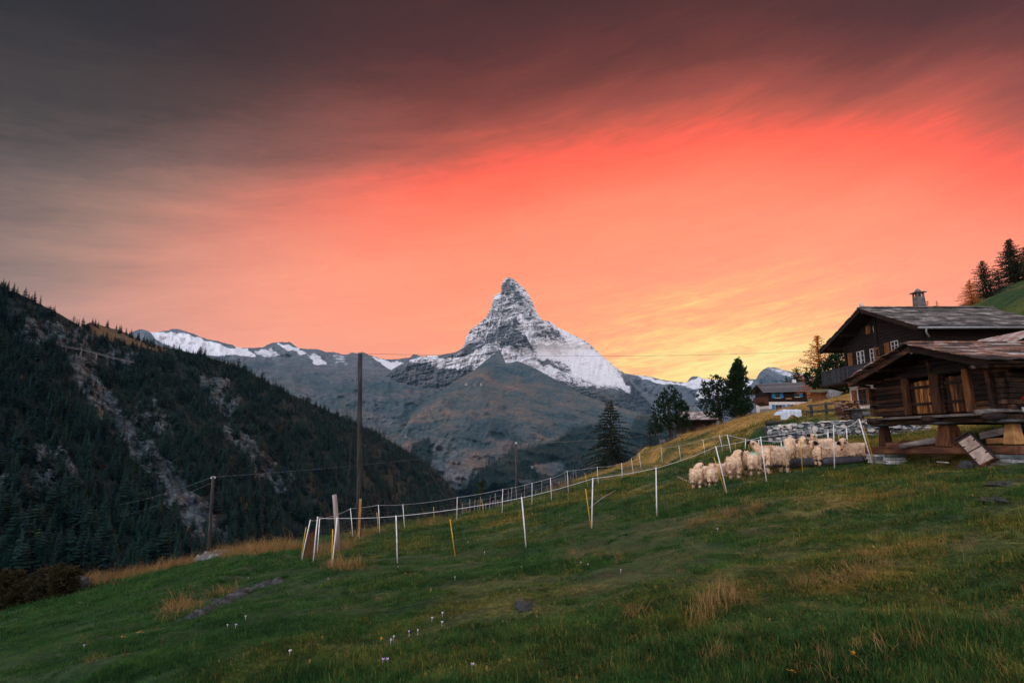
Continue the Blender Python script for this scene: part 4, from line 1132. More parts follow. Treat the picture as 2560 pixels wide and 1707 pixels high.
# trees on the hill at the upper right
for i, (px, yb, yt, r, lab, w) in enumerate([(2430, 756, 700, 2.6, 'small golden edged larch lowest on the hill above the chalet roof', 16), (2468, 742, 652, 3.8, 'broad larch in the middle of the hilltop trees', 22),
                                             (2500, 728, 676, 2.6, 'short larch half hidden in front of the tallest hilltop larch', 18), (2538, 712, 598, 4.0, 'tallest larch on the hilltop near the right border', 28), (2575, 700, 618, 3.6, 'larch at the right border on the hilltop', 26)]):
    B = gbase(px, yb, 112 if px > 2480 else 106)
    larch('hilltop_larch', B, hgt(px, yt, B), r, lab, mat=m_larch if i != 0 else m_gold, seed=40 + i, whorls=w + 4, per=8, dens=1.7, droop=0.2, gap=0.2, group='larches on the hill above the chalet', fan=0.2)
for i, (px, yt, lab) in enumerate([(2323, 752, 'little tree top just right of the chalet chimney'), (2347, 752, 'little tree top second right of the chalet chimney')]):
    B = gbase(px, 800, 104); B.z = max(B.z, 0)
    larch('ridge_larch', B, hgt(px, yt, B), 1.4, lab, mat=m_gold, seed=60 + i, whorls=14, per=5, gap=0.25, group='tree tops over the chalet ridge')
B = gbase(1200, 1260, 66)
larch('spruce_tree', B, hgt(1200, 1196, B), 1.6, 'dark spruce top beyond the stake fence in the middle', mat=m_pine, seed=71, whorls=18, per=7, dens=1.5, droop=0.2)
# shrubs at the left brow
for i, (px, py, w, h, mt, lab) in enumerate([(30, 1455, 95, 34, m_heath, 'low russet shrub at the far left brow'), (110, 1448, 80, 30, m_heath, 'russet shrub behind the boulder at the left brow'), (175, 1440, 50, 22, m_heath, 'small russet shrub touching the boulder'),
                                            (20, 1495, 60, 40, m_shrub, 'dark green leafy shrub at the left border'), (85, 1490, 55, 34, m_shrub, 'dark shrub between the left border and the boulder'), (140, 1475, 35, 22, m_shrub, 'small dark shrub below the boulder'), (-40, 1500, 70, 50, m_shrub, 'large dark shrub cut by the left border')]):
    Bp = at(px, py + h * 0.5, 27.2 - 0.03 * (1500 - py)); Bz = gz(Bp[0], Bp[1]); k = Bp[1] / 1400; B = Vector((float(Bp[0]), float(Bp[1]), Bz - 0.1))
    top = float(at(px, py - h * 0.5, Bp[1])[2]) - B.z
    lob = [(random.uniform(-.6, .6) * w * k, random.uniform(-.5, .5), top * random.uniform(0.25, 0.95), w * random.uniform(.1, .28) * k, max(top * random.uniform(.14, .3), 0.12)) for _ in range(11)]
    bush('brow_shrub', B, lob, lab, mt, 80 + i, 0.10, 60, 'shrubs on the left brow')

# ------------------------------------------------------------------ small flowers
m_lilac = noisy('lilac_petals', [(0, (0.42, 0.28, 0.55)), (1, (0.66, 0.52, 0.74))], 30, bump=0)
m_white = noisy('white_petals', [(0, (0.55, 0.52, 0.55)), (1, (0.75, 0.70, 0.74))], 30, bump=0)
m_yell = noisy('yellow_petals', [(0, (0.26, 0.12, 0.01)), (1, (0.36, 0.20, 0.02))], 30, bump=0)
m_stem = noisy('pale_stems', [(0, (0.30, 0.26, 0.24)), (1, (0.48, 0.42, 0.38))], 30, bump=0)
def crocus(px, py, mat, label, s=1.0, group='autumn crocuses in the grass'):
    p = hit(px, py); h = random.uniform(0.03, 0.05) * s
    root = empty('crocus', p, label, 'flower', group)
    MB().tube([p, p + Vector((random.uniform(-.01, .01), 0, h))], 0.004, 4).build('stem', m_stem, root)
    top = p + Vector((0, 0, h)); mb = MB()
    op = random.uniform(0.25, 0.7)
    for j in range(6):
        a = 2 * math.pi * j / 6; d = Vector((math.cos(a), math.sin(a), 0)); s_ = Vector((-math.sin(a), math.cos(a), 0)); L = 0.031 * s
        m_ = top + d * L * 0.45 * op + Vector((0, 0, L * 0.5)); t_ = top + d * L * op + Vector((0, 0, L))
        mb.quad(top, m_ + s_ * 0.010 * s, t_, m_ - s_ * 0.010 * s)
    mb.build('petals', mat, root)
FL = [(1022, 1592, m_lilac, 'lilac crocus left of a pale one in the middle foreground'), (1044, 1586, m_white, 'pale pink crocus right of the lilac one in the middle foreground'), (957, 1664, m_lilac, 'lilac crocus pair at the bottom, left flower'),
      (968, 1660, m_lilac, 'lilac crocus pair at the bottom, right flower'), (1181, 1674, m_lilac, 'single pale lilac crocus near the bottom middle'), (1106, 1544, m_white, 'white crocus upper of the small cluster in the middle foreground'),
      (1080, 1556, m_white, 'small white crocus left in the middle cluster'), (1105, 1566, m_white, 'small white crocus lower in the middle cluster'), (984, 1604, m_white, 'white crocus group left of the lilac crocus'),
      (977, 1612, m_white, 'lowest white crocus left of the lilac crocus'), (1137, 1450, m_white, 'white crocus on a dark tuft below the yellow stake'), (1470, 1418, m_white, 'pale crocus on the green bank, right one'), (1452, 1415, m_white, 'pale crocus on the green bank, left one'),
      (1552, 1432, m_white, 'white crocus alone right of the green bank'), (1794, 1329, m_white, 'white crocus upper right below the sheep'), 
      (209, 1622, m_lilac, 'lilac crocus alone in the lower left grass'), (568, 1570, m_white, 'pale crocus below the flat rock, left one'), (589, 1573, m_lilac, 'lilac tinged crocus below the flat rock, right one'), (620, 1449, m_white, 'pale crocus above the flat rock'),
      (613, 1550, m_white, 'small white crocus right below the flat rock'), (724, 1642, m_white, 'pale crocus in the lower left middle grass'), (199, 1509, m_white, 'tiny white crocus near the left shrubs'), (820, 1453, m_lilac, 'faded crocus below the leaning yellow stakes'),
      (1211, 1386, m_white, 'pale crocus between the two front posts'), (1170, 1359, m_white, 'pale crocus beyond the yellow stake'), (1303, 1423, m_white, 'tiny crocus below the front middle post'), (995, 1422, m_white, 'pale crocus at the foot of the front post')]
for a in FL: crocus(*a)
for (px, py, lab) in [(308, 1600, 'yellow leaf cluster left of the flat rock'), (348, 1590, 'orange leaf cluster under the flat rock tussock'), (2140, 1655, 'orange leaf lying in the lower right grass'), (1985, 1697, 'small yellow leaf at the bottom right'), (945, 1610, 'yellow leaf in the middle foreground')]:
    p = hit(px, py); mb = MB()
    for j in range(5):
        a = random.uniform(0, 6.28); d = Vector((math.cos(a), math.sin(a), random.uniform(.2, .8))) * 0.045; s_ = Vector((-math.sin(a), math.cos(a), 0)) * 0.016
        q = p + Vector((random.uniform(-.03, .03), random.uniform(-.03, .03), 0.05)); mb.quad(q, q + d * .5 + s_, q + d, q + d * .5 - s_)
    o = mb.build('yellow_leaf', m_yell); tag(o, lab, 'leaf', 'fallen yellow leaves')
# ================================================================== BUILDINGS
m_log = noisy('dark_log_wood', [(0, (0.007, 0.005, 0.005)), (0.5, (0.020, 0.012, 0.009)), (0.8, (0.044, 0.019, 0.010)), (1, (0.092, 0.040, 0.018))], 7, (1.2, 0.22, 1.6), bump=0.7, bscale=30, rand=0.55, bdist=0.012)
m_logx = noisy('dark_side_log_wood', [(0, (0.007, 0.005, 0.005)), (0.5, (0.021, 0.013, 0.009)), (1, (0.075, 0.040, 0.022))], 7, (0.22, 1.2, 1.6), bump=0.7, bscale=30, rand=0.6, bdist=0.012)
m_door = noisy('orange_door_wood', [(0, (0.014, 0.007, 0.005)), (0.45, (0.060, 0.024, 0.010)), (0.78, (0.17, 0.068, 0.018)), (1, (0.34, 0.145, 0.036))], 9, (1, 1.4, 0.22), bump=0.6, bscale=30, rand=0.8, bdist=0.01)
m_post = noisy('brown_post_wood', [(0, (0.016, 0.007, 0.005)), (0.5, (0.060, 0.024, 0.011)), (1, (0.16, 0.065, 0.024))], 8, (1.2, 1.2, 0.2), bump=0.6, bscale=28, rand=0.4, bdist=0.01)
m_beam = noisy('red_brown_beam_wood', [(0, (0.025, 0.011, 0.008)), (0.6, (0.070, 0.028, 0.016)), (1, (0.13, 0.058, 0.03))], 7, (1, 0.25, 1), bump=0.5, bscale=26, rand=0.3, bdist=0.01)
m_grey = noisy('weathered_grey_wood', [(0, (0.050, 0.044, 0.040)), (0.5, (0.13, 0.112, 0.10)), (1, (0.25, 0.22, 0.195))], 8, (0.8, 0.25, 0.8), bump=0.5, bscale=30, rand=0.3, bdist=0.008)
m_pale = noisy('pale_board_wood', [(0, (0.20, 0.145, 0.11)), (0.5, (0.36, 0.27, 0.215)), (1, (0.50, 0.40, 0.33))], 6, (2.5, 0.8, 0.5), bump=0.4, bscale=40, rand=0.15, bdist=0.006)
m_tan = noisy('fresh_tan_wood', [(0, (0.16, 0.075, 0.028)), (0.6, (0.33, 0.17, 0.065)), (1, (0.45, 0.26, 0.11))], 7, (1, 0.3, 0.6), bump=0.4, bdist=0.008)
m_slate = noisy('rusty_slate', [(0, (0.040, 0.030, 0.028)), (0.35, (0.11, 0.075, 0.064)), (0.6, (0.23, 0.105, 0.066)), (0.8, (0.23, 0.175, 0.155)), (1, (0.36, 0.31, 0.28))], 2.6, bump=0.8, bscale=22, rand=0.75, bdist=0.012)
m_slate2 = noisy('grey_slate', [(0, (0.045, 0.040, 0.038)), (0.45, (0.105, 0.092, 0.084)), (0.8, (0.19, 0.162, 0.145)), (1, (0.30, 0.262, 0.235))], 1.6, bump=0.7, bscale=12, rand=0.5, bdist=0.015)
m_stone = noisy('blue_grey_stone', [(0, (0.075, 0.085, 0.090)), (0.45, (0.17, 0.185, 0.19)), (0.8, (0.29, 0.295, 0.28)), (1, (0.42, 0.37, 0.32))], 3.0, bump=0.8, bscale=16, rand=0.9, bdist=0.015)
m_mortar = noisy('dark_wall_core', [(0, (0.02, 0.022, 0.022)), (1, (0.06, 0.06, 0.055))], 6, bump=0.5)
m_rock = noisy('lichen_rock', [(0, (0.055, 0.056, 0.055)), (0.5, (0.135, 0.135, 0.13)), (0.8, (0.22, 0.215, 0.20)), (1, (0.34, 0.32, 0.28))], 4.5, bump=0.9, bscale=14, detail=8, bdist=0.03)
m_slab = noisy('mauve_grey_rock', [(0, (0.018, 0.019, 0.020)), (0.5, (0.042, 0.042, 0.043)), (1, (0.11, 0.106, 0.10))], 5, (1, 1, 2), bump=0.9, bscale=14, bdist=0.03)
m_iron = noisy('black_iron', [(0, (0.012, 0.012, 0.013)), (1, (0.035, 0.033, 0.032))], 12, rough=0.55, bump=0.2)
m_plaster = noisy('white_plaster', [(0, (0.50, 0.47, 0.44)), (0.6, (0.64, 0.60, 0.56)), (1, (0.72, 0.69, 0.64))], 2.5, bump=0.3, bscale=14)
m_paint = noisy('white_paint', [(0, (0.38, 0.37, 0.36)), (1, (0.54, 0.52, 0.50))], 6, bump=0.1)
m_blue = noisy('blue_shutter_paint', [(0, (0.018, 0.14, 0.34)), (1, (0.035, 0.22, 0.46))], 4, bump=0.2)
m_gutter = noisy('grey_zinc', [(0, (0.12, 0.13, 0.14)), (1, (0.24, 0.25, 0.26))], 5, rough=0.45, bump=0.1, spec=0.5)
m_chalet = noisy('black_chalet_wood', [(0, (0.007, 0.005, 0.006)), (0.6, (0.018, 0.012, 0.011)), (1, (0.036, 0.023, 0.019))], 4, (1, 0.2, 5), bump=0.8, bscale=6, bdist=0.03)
m_shut = noisy('rust_brown_shutter', [(0, (0.075, 0.028, 0.012)), (0.6, (0.19, 0.075, 0.028)), (1, (0.29, 0.13, 0.05))], 6, (1, 2, 0.5), bump=0.4, rand=0.3)
m_rail = noisy('blue_black_rail_wood', [(0, (0.016, 0.018, 0.022)), (1, (0.055, 0.058, 0.064))], 6, bump=0.3, rand=0.4)
m_tile = noisy('grey_roof_shingle', [(0, (0.055, 0.052, 0.054)), (0.6, (0.11, 0.10, 0.10)), (1, (0.17, 0.155, 0.15))], 5, (1, 1, 1), bump=0.6, bscale=9, rand=0.4)
m_pink = noisy('pinkish_slate', [(0, (0.14, 0.105, 0.10)), (0.5, (0.30, 0.235, 0.215)), (1, (0.45, 0.37, 0.34))], 1.2, bump=0.5, bscale=6, rand=0.6)
m_chim = noisy('backlit_plaster', [(0, (0.06, 0.056, 0.055)), (1, (0.15, 0.14, 0.135))], 3, bump=0.3)  # plaster darkened in its base colour to stand in for backlit shade
m_turf = noisy('lichen_roof', [(0, (0.05, 0.05, 0.03)), (1, (0.16, 0.12, 0.07))], 4, bump=0.5)
def glass_mat():
    m, t, bs = mat_new('window_glass')
    bs.inputs['Base Color'].default_value = (0.02, 0.025, 0.03, 1); bs.inputs['Roughness'].default_value = 0.08; bs.inputs['Specular IOR Level'].default_value = 0.6
    return m
m_glass = glass_mat()

def slates(parent, mat, apex, eave, x0, x1, exp, w0, w1, th, name='slate', jit=0.03, over=0.45, rows=None):
    """courses of split stone on one roof slope; apex, eave = (y, z); each slab its own object"""
    a = Vector((0, *apex)); e = Vector((0, *eave)); d = e - a; L = d.length; d.normalize(); nrm = Vector((1, 0, 0)).cross(d)
    if nrm.z < 0: nrm = -nrm
    n = int(round(L / exp))
    for i in range(n):
        s1 = L * (i + 1) / n; x = x0 + random.uniform(-.15, 0.02) * w0 if i % 2 else x0 + random.uniform(-0.03, 0.02)
        while x < x1:
            w = random.uniform(w0, w1); lo = s1 + random.uniform(-jit, jit * 1.6); hi = s1 - L / n * (1 + over)
            t_ = th * random.uniform(0.7, 1.5); lift = th * 1.15 + random.uniform(0, th * .5); b = 0.01
            p = []
            for (xx, ss, base) in ((x + random.uniform(0, jit), lo, lift), (x + w - random.uniform(0.0, jit), lo + random.uniform(-jit, jit), lift), (x + w, hi, b), (x, hi, b)):
                p.append(Vector((xx, 0, 0)) + a + d * ss + nrm * base)
            q = [v + nrm * t_ for v in p]
            q[0] += Vector((random.uniform(0, jit), 0, 0)); q[1] -= Vector((random.uniform(0, jit), 0, 0))
            MB().hexa(p + q).build(name, mat, parent)
            x += w * random.uniform(0.97, 1.02)
            if x > x1 - w0 * 0.4: break

# ------------------------------------------------------------------ the barn on stilts
def barn():
    XW = 11.5; Y0, Y1 = 13.05, 17.90; AP = (14.85, 2.47); EL = (17.75, 1.76); ER = (12.45, 1.72); XV = 10.6; XB = 16.4; ZF = 0.60
    root = empty('stilt_barn', (XW, 15.4, gz(XW, 15.4)), 'dark log barn with rusty slate roof standing on wooden stilts', 'barn')
    def roofz(y, dz=0.0):
        return (AP[1] + (EL[1] - AP[1]) * (y - AP[0]) / (EL[0] - AP[0]) if y > AP[0] else AP[1] + (ER[1] - AP[1]) * (y - AP[0]) / (ER[0] - AP[0])) + dz
    # front wall logs, broken by the doors
    lh = 0.128; z = ZF; k = 0
    D1 = (15.30, 16.27); D2 = (14.12, 14.95)
    while z < 2.36:
        zt = z + lh
        # width of the gable at the top of this log
        ya, yb = Y0 - 0.12, Y1 + 0.12
        ty = roofz(0) if False else None
        if zt > roofz(ya, -0.12): ya = ER[0] + (AP[0] - ER[0]) * ((zt + 0.12 - ER[1]) / (AP[1] - ER[1]))
        if zt > roofz(yb, -0.12): yb = EL[0] + (AP[0] - EL[0]) * ((zt + 0.12 - EL[1]) / (AP[1] - EL[1]))
        if yb - ya < 0.4: break
        segs = [(ya, yb)]
        if zt < 1.66: segs = [(ya, D2[0]), (D2[1], D1[0]), (D1[1], yb)]
        for s0, s1 in segs:
            if s1 - s0 < 0.05: continue
            o = MB().bar((XW + 0.06 + random.uniform(-.012, .012), s0, (z + zt) / 2), (XW + 0.06 + random.uniform(-.012, .012), s1, (z + zt) / 2 + random.uniform(-.006, .006)), 0.13, lh * 0.93).build('wall_log', m_log, root, bevel=0.018)
        # side wall log facing the viewer
        if zt < 1.62:
            MB().bar((XW - 0.12, Y0 + 0.06, (z + zt) / 2 + lh * 0.0), (XB - 0.7, Y0 + 0.06 + random.uniform(-.01, .01), (z + zt) / 2), 0.13, lh * 0.92).build('side_wall_log', m_logx, root, bevel=0.018)
            MB().bar((XW - 0.12, Y1 - 0.06, (z + zt) / 2), (XB - 0.7, Y1 - 0.06, (z + zt) / 2), 0.13, lh * 0.92).build('side_wall_log', m_logx, root)
        z = zt; k += 1
    MB().box(XB - 0.75, XB - 0.62, Y0 + .02, Y1 - .02, ZF, 1.7).build('back_wall', m_logx, root)
    MB().box(XW + 0.16, XB - 0.8, Y0 + 0.14, Y1 - 0.14, ZF - 0.02, ZF + 0.04).build('inner_floor', m_log, root)
    # corner log post and centre king post
    MB().bar((XW - 0.05, Y0 + 0.30, ZF), (XW - 0.05, Y0 + 0.34, 1.55), 0.11, 0.16, (1, 0, 0)).build('corner_post', m_log, root, bevel=0.012)
    MB().bar((XW - 0.04, 15.28, 1.7), (XW - 0.04, 15.28, 2.05), 0.09, 0.10, (1, 0, 0)).build('king_post', m_log, root)
    # door posts
    for y, w, zt in ((16.30, 0.20, 1.66), (15.13, 0.32, 1.66), (14.05, 0.20, 1.68)):
        MB().bar((XW - 0.045, y, ZF - 0.01), (XW - 0.045, y + 0.01, zt), 0.13, w, (0, 1, 0)).build('door_post', m_post, root, bevel=0.02)
    MB().bar((XW - 0.02, D2[0] - 0.1, 1.70), (XW - 0.02, D1[1] + 0.1, 1.70), 0.12, 0.10).build('lintel', m_log, root)
    # two plank doors, each plank a piece
    for (a, b), zt, n in ((D1, 1.57, 5), (D2, 1.60, 5)):
        d = empty('door', (XW + 0.05, (a + b) / 2, ZF)); d.parent = root; d.location = Vector((XW + 0.05, (a + b) / 2, ZF)) - root.location
        d.name = 'door'
        y = a + 0.08
        ws = np.random.default_rng(int(a * 10)).uniform(0.7, 1.3, n); ws = ws / ws.sum() * (b - a - 0.14)
        for w in ws:
            MB().box(XW + 0.035, XW + 0.075 + random.uniform(0, .012), y + 0.006, y + w - 0.006, ZF + 0.03, zt - 0.05 + random.uniform(-.02, .02)).build('plank', m_door, d)
            y += w
        for zz in (ZF + 0.26, zt - 0.24):
            MB().box(XW + 0.002, XW + 0.034, a + 0.07, b - 0.07, zz, zz + 0.07).build('batten', m_log, d)
        MB().box(XW + 0.0, XW + 0.034, a + 0.14, a + 0.18, ZF + 0.50, ZF + 0.58).build('latch', m_iron, d)
    # platform in front of the doors
    MB().bar((10.93, 17.25, 0.505), (10.93, 12.95, 0.505), 0.14, 0.060).build('platform_edge_board', m_grey, root, bevel=0.008)
    for i, x in enumerate((11.10, 11.28)):
        MB().bar((x, 17.3, 0.50), (x, 12.8, 0.50), 0.165, 0.05).build('platform_board', m_log, root)
    MB().bar((11.25, 17.55, 0.535), (11.25, 12.6, 0.535), 0.5, 0.02).build('platform_deck', m_log, root)
    # bearer logs that carry the floor
    for y in (16.85, 14.62, 12.72):
        mb = MB(); mb.tube([Vector((10.62, y, 0.43)), Vector((11.2, y, 0.43)), Vector((15.8, y, 0.43))], [0.085, 0.095, 0.1], 9, wob=0.06); mb.build('bearer_log', m_log, root, True)
    MB().bar((11.15, 17.5, 0.40), (11.15, 12.4, 0.40), 0.16, 0.15).build('floor_beam', m_log, root)
    mb = MB(); mb.tube([Vector((10.72, 13.05, 0.535)), Vector((11.0, 13.02, 0.545)), Vector((11.7, 12.98, 0.54))], [0.075, 0.085, 0.08], 9, wob=0.1); mb.build('grey_corner_log', m_grey, root, True)
    # stilts with flat stone discs on top, a sill beam and stone footings
    for y, r, zb in ((17.05, 0.15, -0.30), (14.55, 0.235, -0.26), (12.68, 0.15, -0.18)):
        m_ = m_post if y != 12.68 else m_tan
        p = []
        for zz, q in ((zb, r * 1.12), (0.285, r * 0.72)):
            p += [(11.2 - q * .8, y - q, zz), (11.2 + q * .8, y - q, zz), (11.2 + q * .8, y + q, zz), (11.2 - q * .8, y + q, zz)]
        MB().hexa(p).build('stilt', m_, root, bevel=0.02)
        mb = MB(); mb.blob((11.17, y, 0.325), (0.36, 0.42, 0.050), 14, 7, 0.25, int(y * 7), 2.0); mb.build('stone_disc', m_slab, root, True)
        # rear stilts
        p2 = [(a + 4.0, b, c) for a, b, c in p]; zg = gz(15.2, y)
        p2 = [(a, b, zg - 0.2 if i < 4 else c) for i, (a, b, c) in enumerate(p2)]
        if zg < 0.25:
            MB().hexa(p2).build('stilt', m_post, root)
    MB().bar((11.15, 17.85, -0.43), (11.15, 12.5, -0.30), 0.22, 0.20).build('sill_beam', m_beam, root, bevel=0.02)
    MB().bar((11.9, 17.4, -0.22), (11.9, 14.7, -0.17), 0.14, 0.15).build('inner_beam', m_beam, root, bevel=0.015)
    # footings of stacked flat stones
    for (ya, yb, zt) in ((17.55, 16.55, -0.54), (13.15, 12.3, -0.41)):
        yb_, ya_ = min(ya, yb), max(ya, yb); zz = zt; f = empty('stone_footing', (11.15, (ya + yb) / 2, zt)); f.parent = root; f.location = Vector((11.15, (ya + yb) / 2, zt)) - root.location
        zg = gz(11.1, (ya + yb) / 2) - 0.12
        while zz > zg:
            h = random.uniform(0.05, 0.09); y = yb_ + random.uniform(-.05, 0.03)
            while y < ya_ - 0.06:
                w = random.uniform(0.16, 0.34)
                MB().box(10.93 + random.uniform(-.03, .02), 11.42, y, min(y + w, ya_ + 0.06) - 0.012, zz - h + 0.008, zz - 0.002, 0.008).build('stone', m_stone, f)
                y += w
            zz -= h
    # roof
    for e in (EL, ER):
        a = Vector((XV + 0.06, *AP)); b = Vector((XV + 0.06, *e)); 
        mb = MB(); mb.hexa([(XV + .08, AP[0], AP[1] - 0.11), (XB, AP[0], AP[1] - 0.11), (XB, e[0], e[1] - 0.11), (XV + .08, e[0], e[1] - 0.11), (XV + .08, AP[0], AP[1] - 0.05), (XB, AP[0], AP[1] - 0.05), (XB, e[0], e[1] - 0.05), (XV + .08, e[0], e[1] - 0.05)])
        mb.build('roof_deck', m_log, root)
        MB().bar((XV + 0.10, AP[0], AP[1] - 0.17), (XV + 0.10, e[0] + (0.02 if e == EL else 0.05), e[1] - 0.16), 0.07, 0.13).build('verge_board', m_log, root, bevel=0.01)
        slates(root, m_slate, (AP[0], AP[1] - 0.045), (e[0] + (0.12 if e == EL else -0.10), e[1] - 0.045 - 0.02), XV - 0.06, XB, 0.30, 0.42, 0.85, 0.026, jit=0.05)
    for i in range(9):
        x = XV - 0.05 + i * 0.66
        MB().hexa([(x, AP[0] - .16, AP[1] - .02), (x + .64, AP[0] - .16, AP[1] - .02), (x + .64, AP[0] + .2, AP[1] - .02), (x, AP[0] + .2, AP[1] - .02),
                   (x, AP[0] - .16, AP[1] + .022), (x + .64, AP[0] - .16, AP[1] + .03), (x + .64, AP[0] + .2, AP[1] + .03), (x, AP[0] + .2, AP[1] + .022)]).build('ridge_slab', m_slate, root)
    # purlins: round log ends under the verge
    for y, z_, r in ((14.85, 2.26, 0.105), (16.35, 1.92, 0.07), (17.45, 1.66, 0.075), (13.75, 2.00, 0.07), (12.9, 1.62, 0.085), (12.62, 1.60, 0.07)):
        o = MB(); o.tube([Vector((10.72, y, z_)), Vector((10.95, y, z_)), Vector((15.7, y, z_))], [r * 0.94, r, r], 12, wob=0.03); p = o.build('purlin', m_log, root, True)
        MB().lathe((0, 0, 0), [(r * 0.86, 0), (r * 0.84, 0.012)], 12) if False else None
        e_ = MB(); e_.tube([Vector((10.700, y, z_)), Vector((10.718, y, z_))], [r * 0.82, r * 0.9], 12, wob=0.05); e_.build('log_end', m_grey, p)
    return root
BARN = barn()
# geranium box at the right corner of the barn
def geraniums():
    b = Vector((11.95, 12.86, 0.58)); root = empty('flower_box', b, 'white flower box with red geraniums at the barn corner', 'flower box')
    MB().box(11.7, 12.3, 12.78, 12.94, 0.53, 0.66).build('box', m_paint, root, bevel=0.008)
    mr, t, bs = mat_new('red_petals'); bs.inputs['Base Color'].default_value = (0.55, 0.012, 0.012, 1); bs.inputs['Roughness'].default_value = 0.7
    rr = np.random.default_rng(3)
    for i, c in enumerate(((11.75, 0.86), (11.9, 0.95), (12.1, 0.88), (11.84, 0.80), (12.2, 0.97))):
        V_, F_ = [], []
        for k in range(26):
            u = rr.normal(0, 1, 3); u /= np.linalg.norm(u); p = np.array([c[0], 12.84, c[1]]) + u * 0.055 * rr.uniform(0.3, 1)
            twig_fan(V_, F_, p, u, 0.045, 0.02, rr, 1)
        arr_mesh('blossom', V_, F_, mr, root)
    V_, F_ = [], []
    for k in range(70):
        p = np.array([rr.uniform(11.7, 12.3), rr.uniform(12.78, 12.94), rr.uniform(0.64, 0.82)]); twig_fan(V_, F_, p, np.array([0, -.3, .5]), 0.07, 0.03, rr, 1)
    arr_mesh('leaves', V_, F_, m_shrub, root)
geraniums()
# leaning cart bed, timber under the barn
def cart_bed():
    pb = hit(2451, 1164); g = gz(10.75, 13.6)
    A = Vector((10.62, 13.68, 0)); A.z = gz(A.x, A.y) - 0.01                      # lower corner on the grass
    tl = onX(2394.6, 1105.6, 10.98); tr = onX(2430, 1085, 11.02); br = onX(2492, 1146, 10.66); bl = onX(2451, 1166, 10.60)
    bl.z = max(bl.z, gz(bl.x, bl.y) - 0.02)
    root = empty('cart_bed', bl, 'pale wooden cart bed in a dark frame leaning against the sill beam under the barn', 'cart bed')
    u = (br - bl); v = (tl - bl); n = u.cross(v).normalized()
    if n.x > 0: n = -n
    def P(a, b, h): return bl + u * a + (tl - bl) * b * (1 - a) + (tr - br) * b * a + n * h
    def slab(nm, a0, a1, b0, b1, h0, h1, m_):
        MB().hexa([P(a0, b0, h0), P(a1, b0, h0), P(a1, b1, h0), P(a0, b1, h0), P(a0, b0, h1), P(a1, b0, h1), P(a1, b1, h1), P(a0, b1, h1)]).build(nm, m_, root)
    for i in range(4):
        slab('board', 0.06 + i * 0.22, 0.06 + (i + 1) * 0.22 - 0.008, 0.03, 0.50, 0.0, 0.02, m_pale); slab('board', 0.06 + i * 0.22, 0.06 + (i + 1) * 0.22 - 0.008, 0.53, 0.97, 0.0, 0.02, m_pale)
    slab('side_rail', -0.02, 0.06, -0.02, 1.02, -0.05, 0.035, m_iron); slab('side_rail', 0.94, 1.02, -0.02, 1.12, -0.05, 0.035, m_iron)
    slab('cross_rail', 0.06, 0.94, 0.50, 0.53, -0.04, 0.03, m_post); slab('cross_rail', 0.06, 0.94, -0.02, 0.025, -0.04, 0.03, m_post); slab('cross_rail', -0.1, 0.94, 0.975, 1.02, -0.04, 0.03, m_iron)
    for a, b in ((0.06, 0.22), (0.82, 0.26), (0.06, 0.72), (0.82, 0.76)): slab('cleat', a, a + 0.12, b, b + 0.03, 0.022, 0.035, m_post)
    slab('handle_bar', -0.05, 1.02, 1.10, 1.13, -0.02, 0.015, m_iron); slab('handle_post', 0.45, 0.50, 1.0, 1.2, -0.02, 0.012, m_iron)
cart_bed()
def timber(name, a, b, w, h, mat, label, round_=False, cat='beam'):
    a = Vector(a); b = Vector(b)
    mb = MB()
    if round_: mb.tube([a, a * .5 + b * .5 + Vector((0, 0, .01)), b], [w, w * 1.05, w * 0.95], 9, wob=0.06)
    else: mb.bar(a, b, w, h)
    root = mb.build(name, mat, None, round_, 0 if round_ else 0.01)
    tag(root, label, cat, None)
timber('stored_beam', (11.05, 16.75, -0.26), (11.45, 15.0, -0.16), 0.14, 0.15, m_beam, 'red brown squared beam lying on the sill under the barn')
timber('stored_log', (10.98, 16.1, -0.29), (11.1, 14.85, -0.10), 0.075, 0, m_grey, 'grey log end resting slanted on the sill beam beside the middle stilt', True, 'log')
timber('slanted_plank', (11.5, 13.95, 0.0), (11.45, 12.75, 0.20), 0.05, 0.16, m_grey, 'grey plank slanting up to the right stilt under the barn', False, 'plank')
timber('slanted_plank', (11.62, 14.3, -0.09), (11.75, 12.7, 0.10), 0.05, 0.17, m_log, 'dark plank behind the grey slanted plank under the barn', False, 'plank')
timber('tan_plank', (11.32, 13.55, -0.12), (11.30, 12.75, -0.08), 0.06, 0.13, m_tan, 'fresh tan plank with knots lying against the right stilt', False, 'plank')
def pipe(a, b, r, mat, label, name='pipe'):
    o = MB().tube([Vector(a), Vector(b)], r, 8).build(name, mat, None, True); tag(o, label, name)
pg = hit(2340, 1156)
pipe((11.25, 15.15, gz(11.25, 15.15) + 0.10), (11.25, 14.75, gz(11.25, 14.75) + 0.10), 0.018, m_paint, 'thin white pipe lying in the shade under the sill beam')
o = MB().blob((11.15, 14.05, gz(11.15, 14.05) + 0.05), (0.16, 0.2, 0.15), 8, 6, 0.35, 5).build('loose_stone', m_stone); tag(o, 'angular blue grey stone beside the cart bed foot', 'stone')

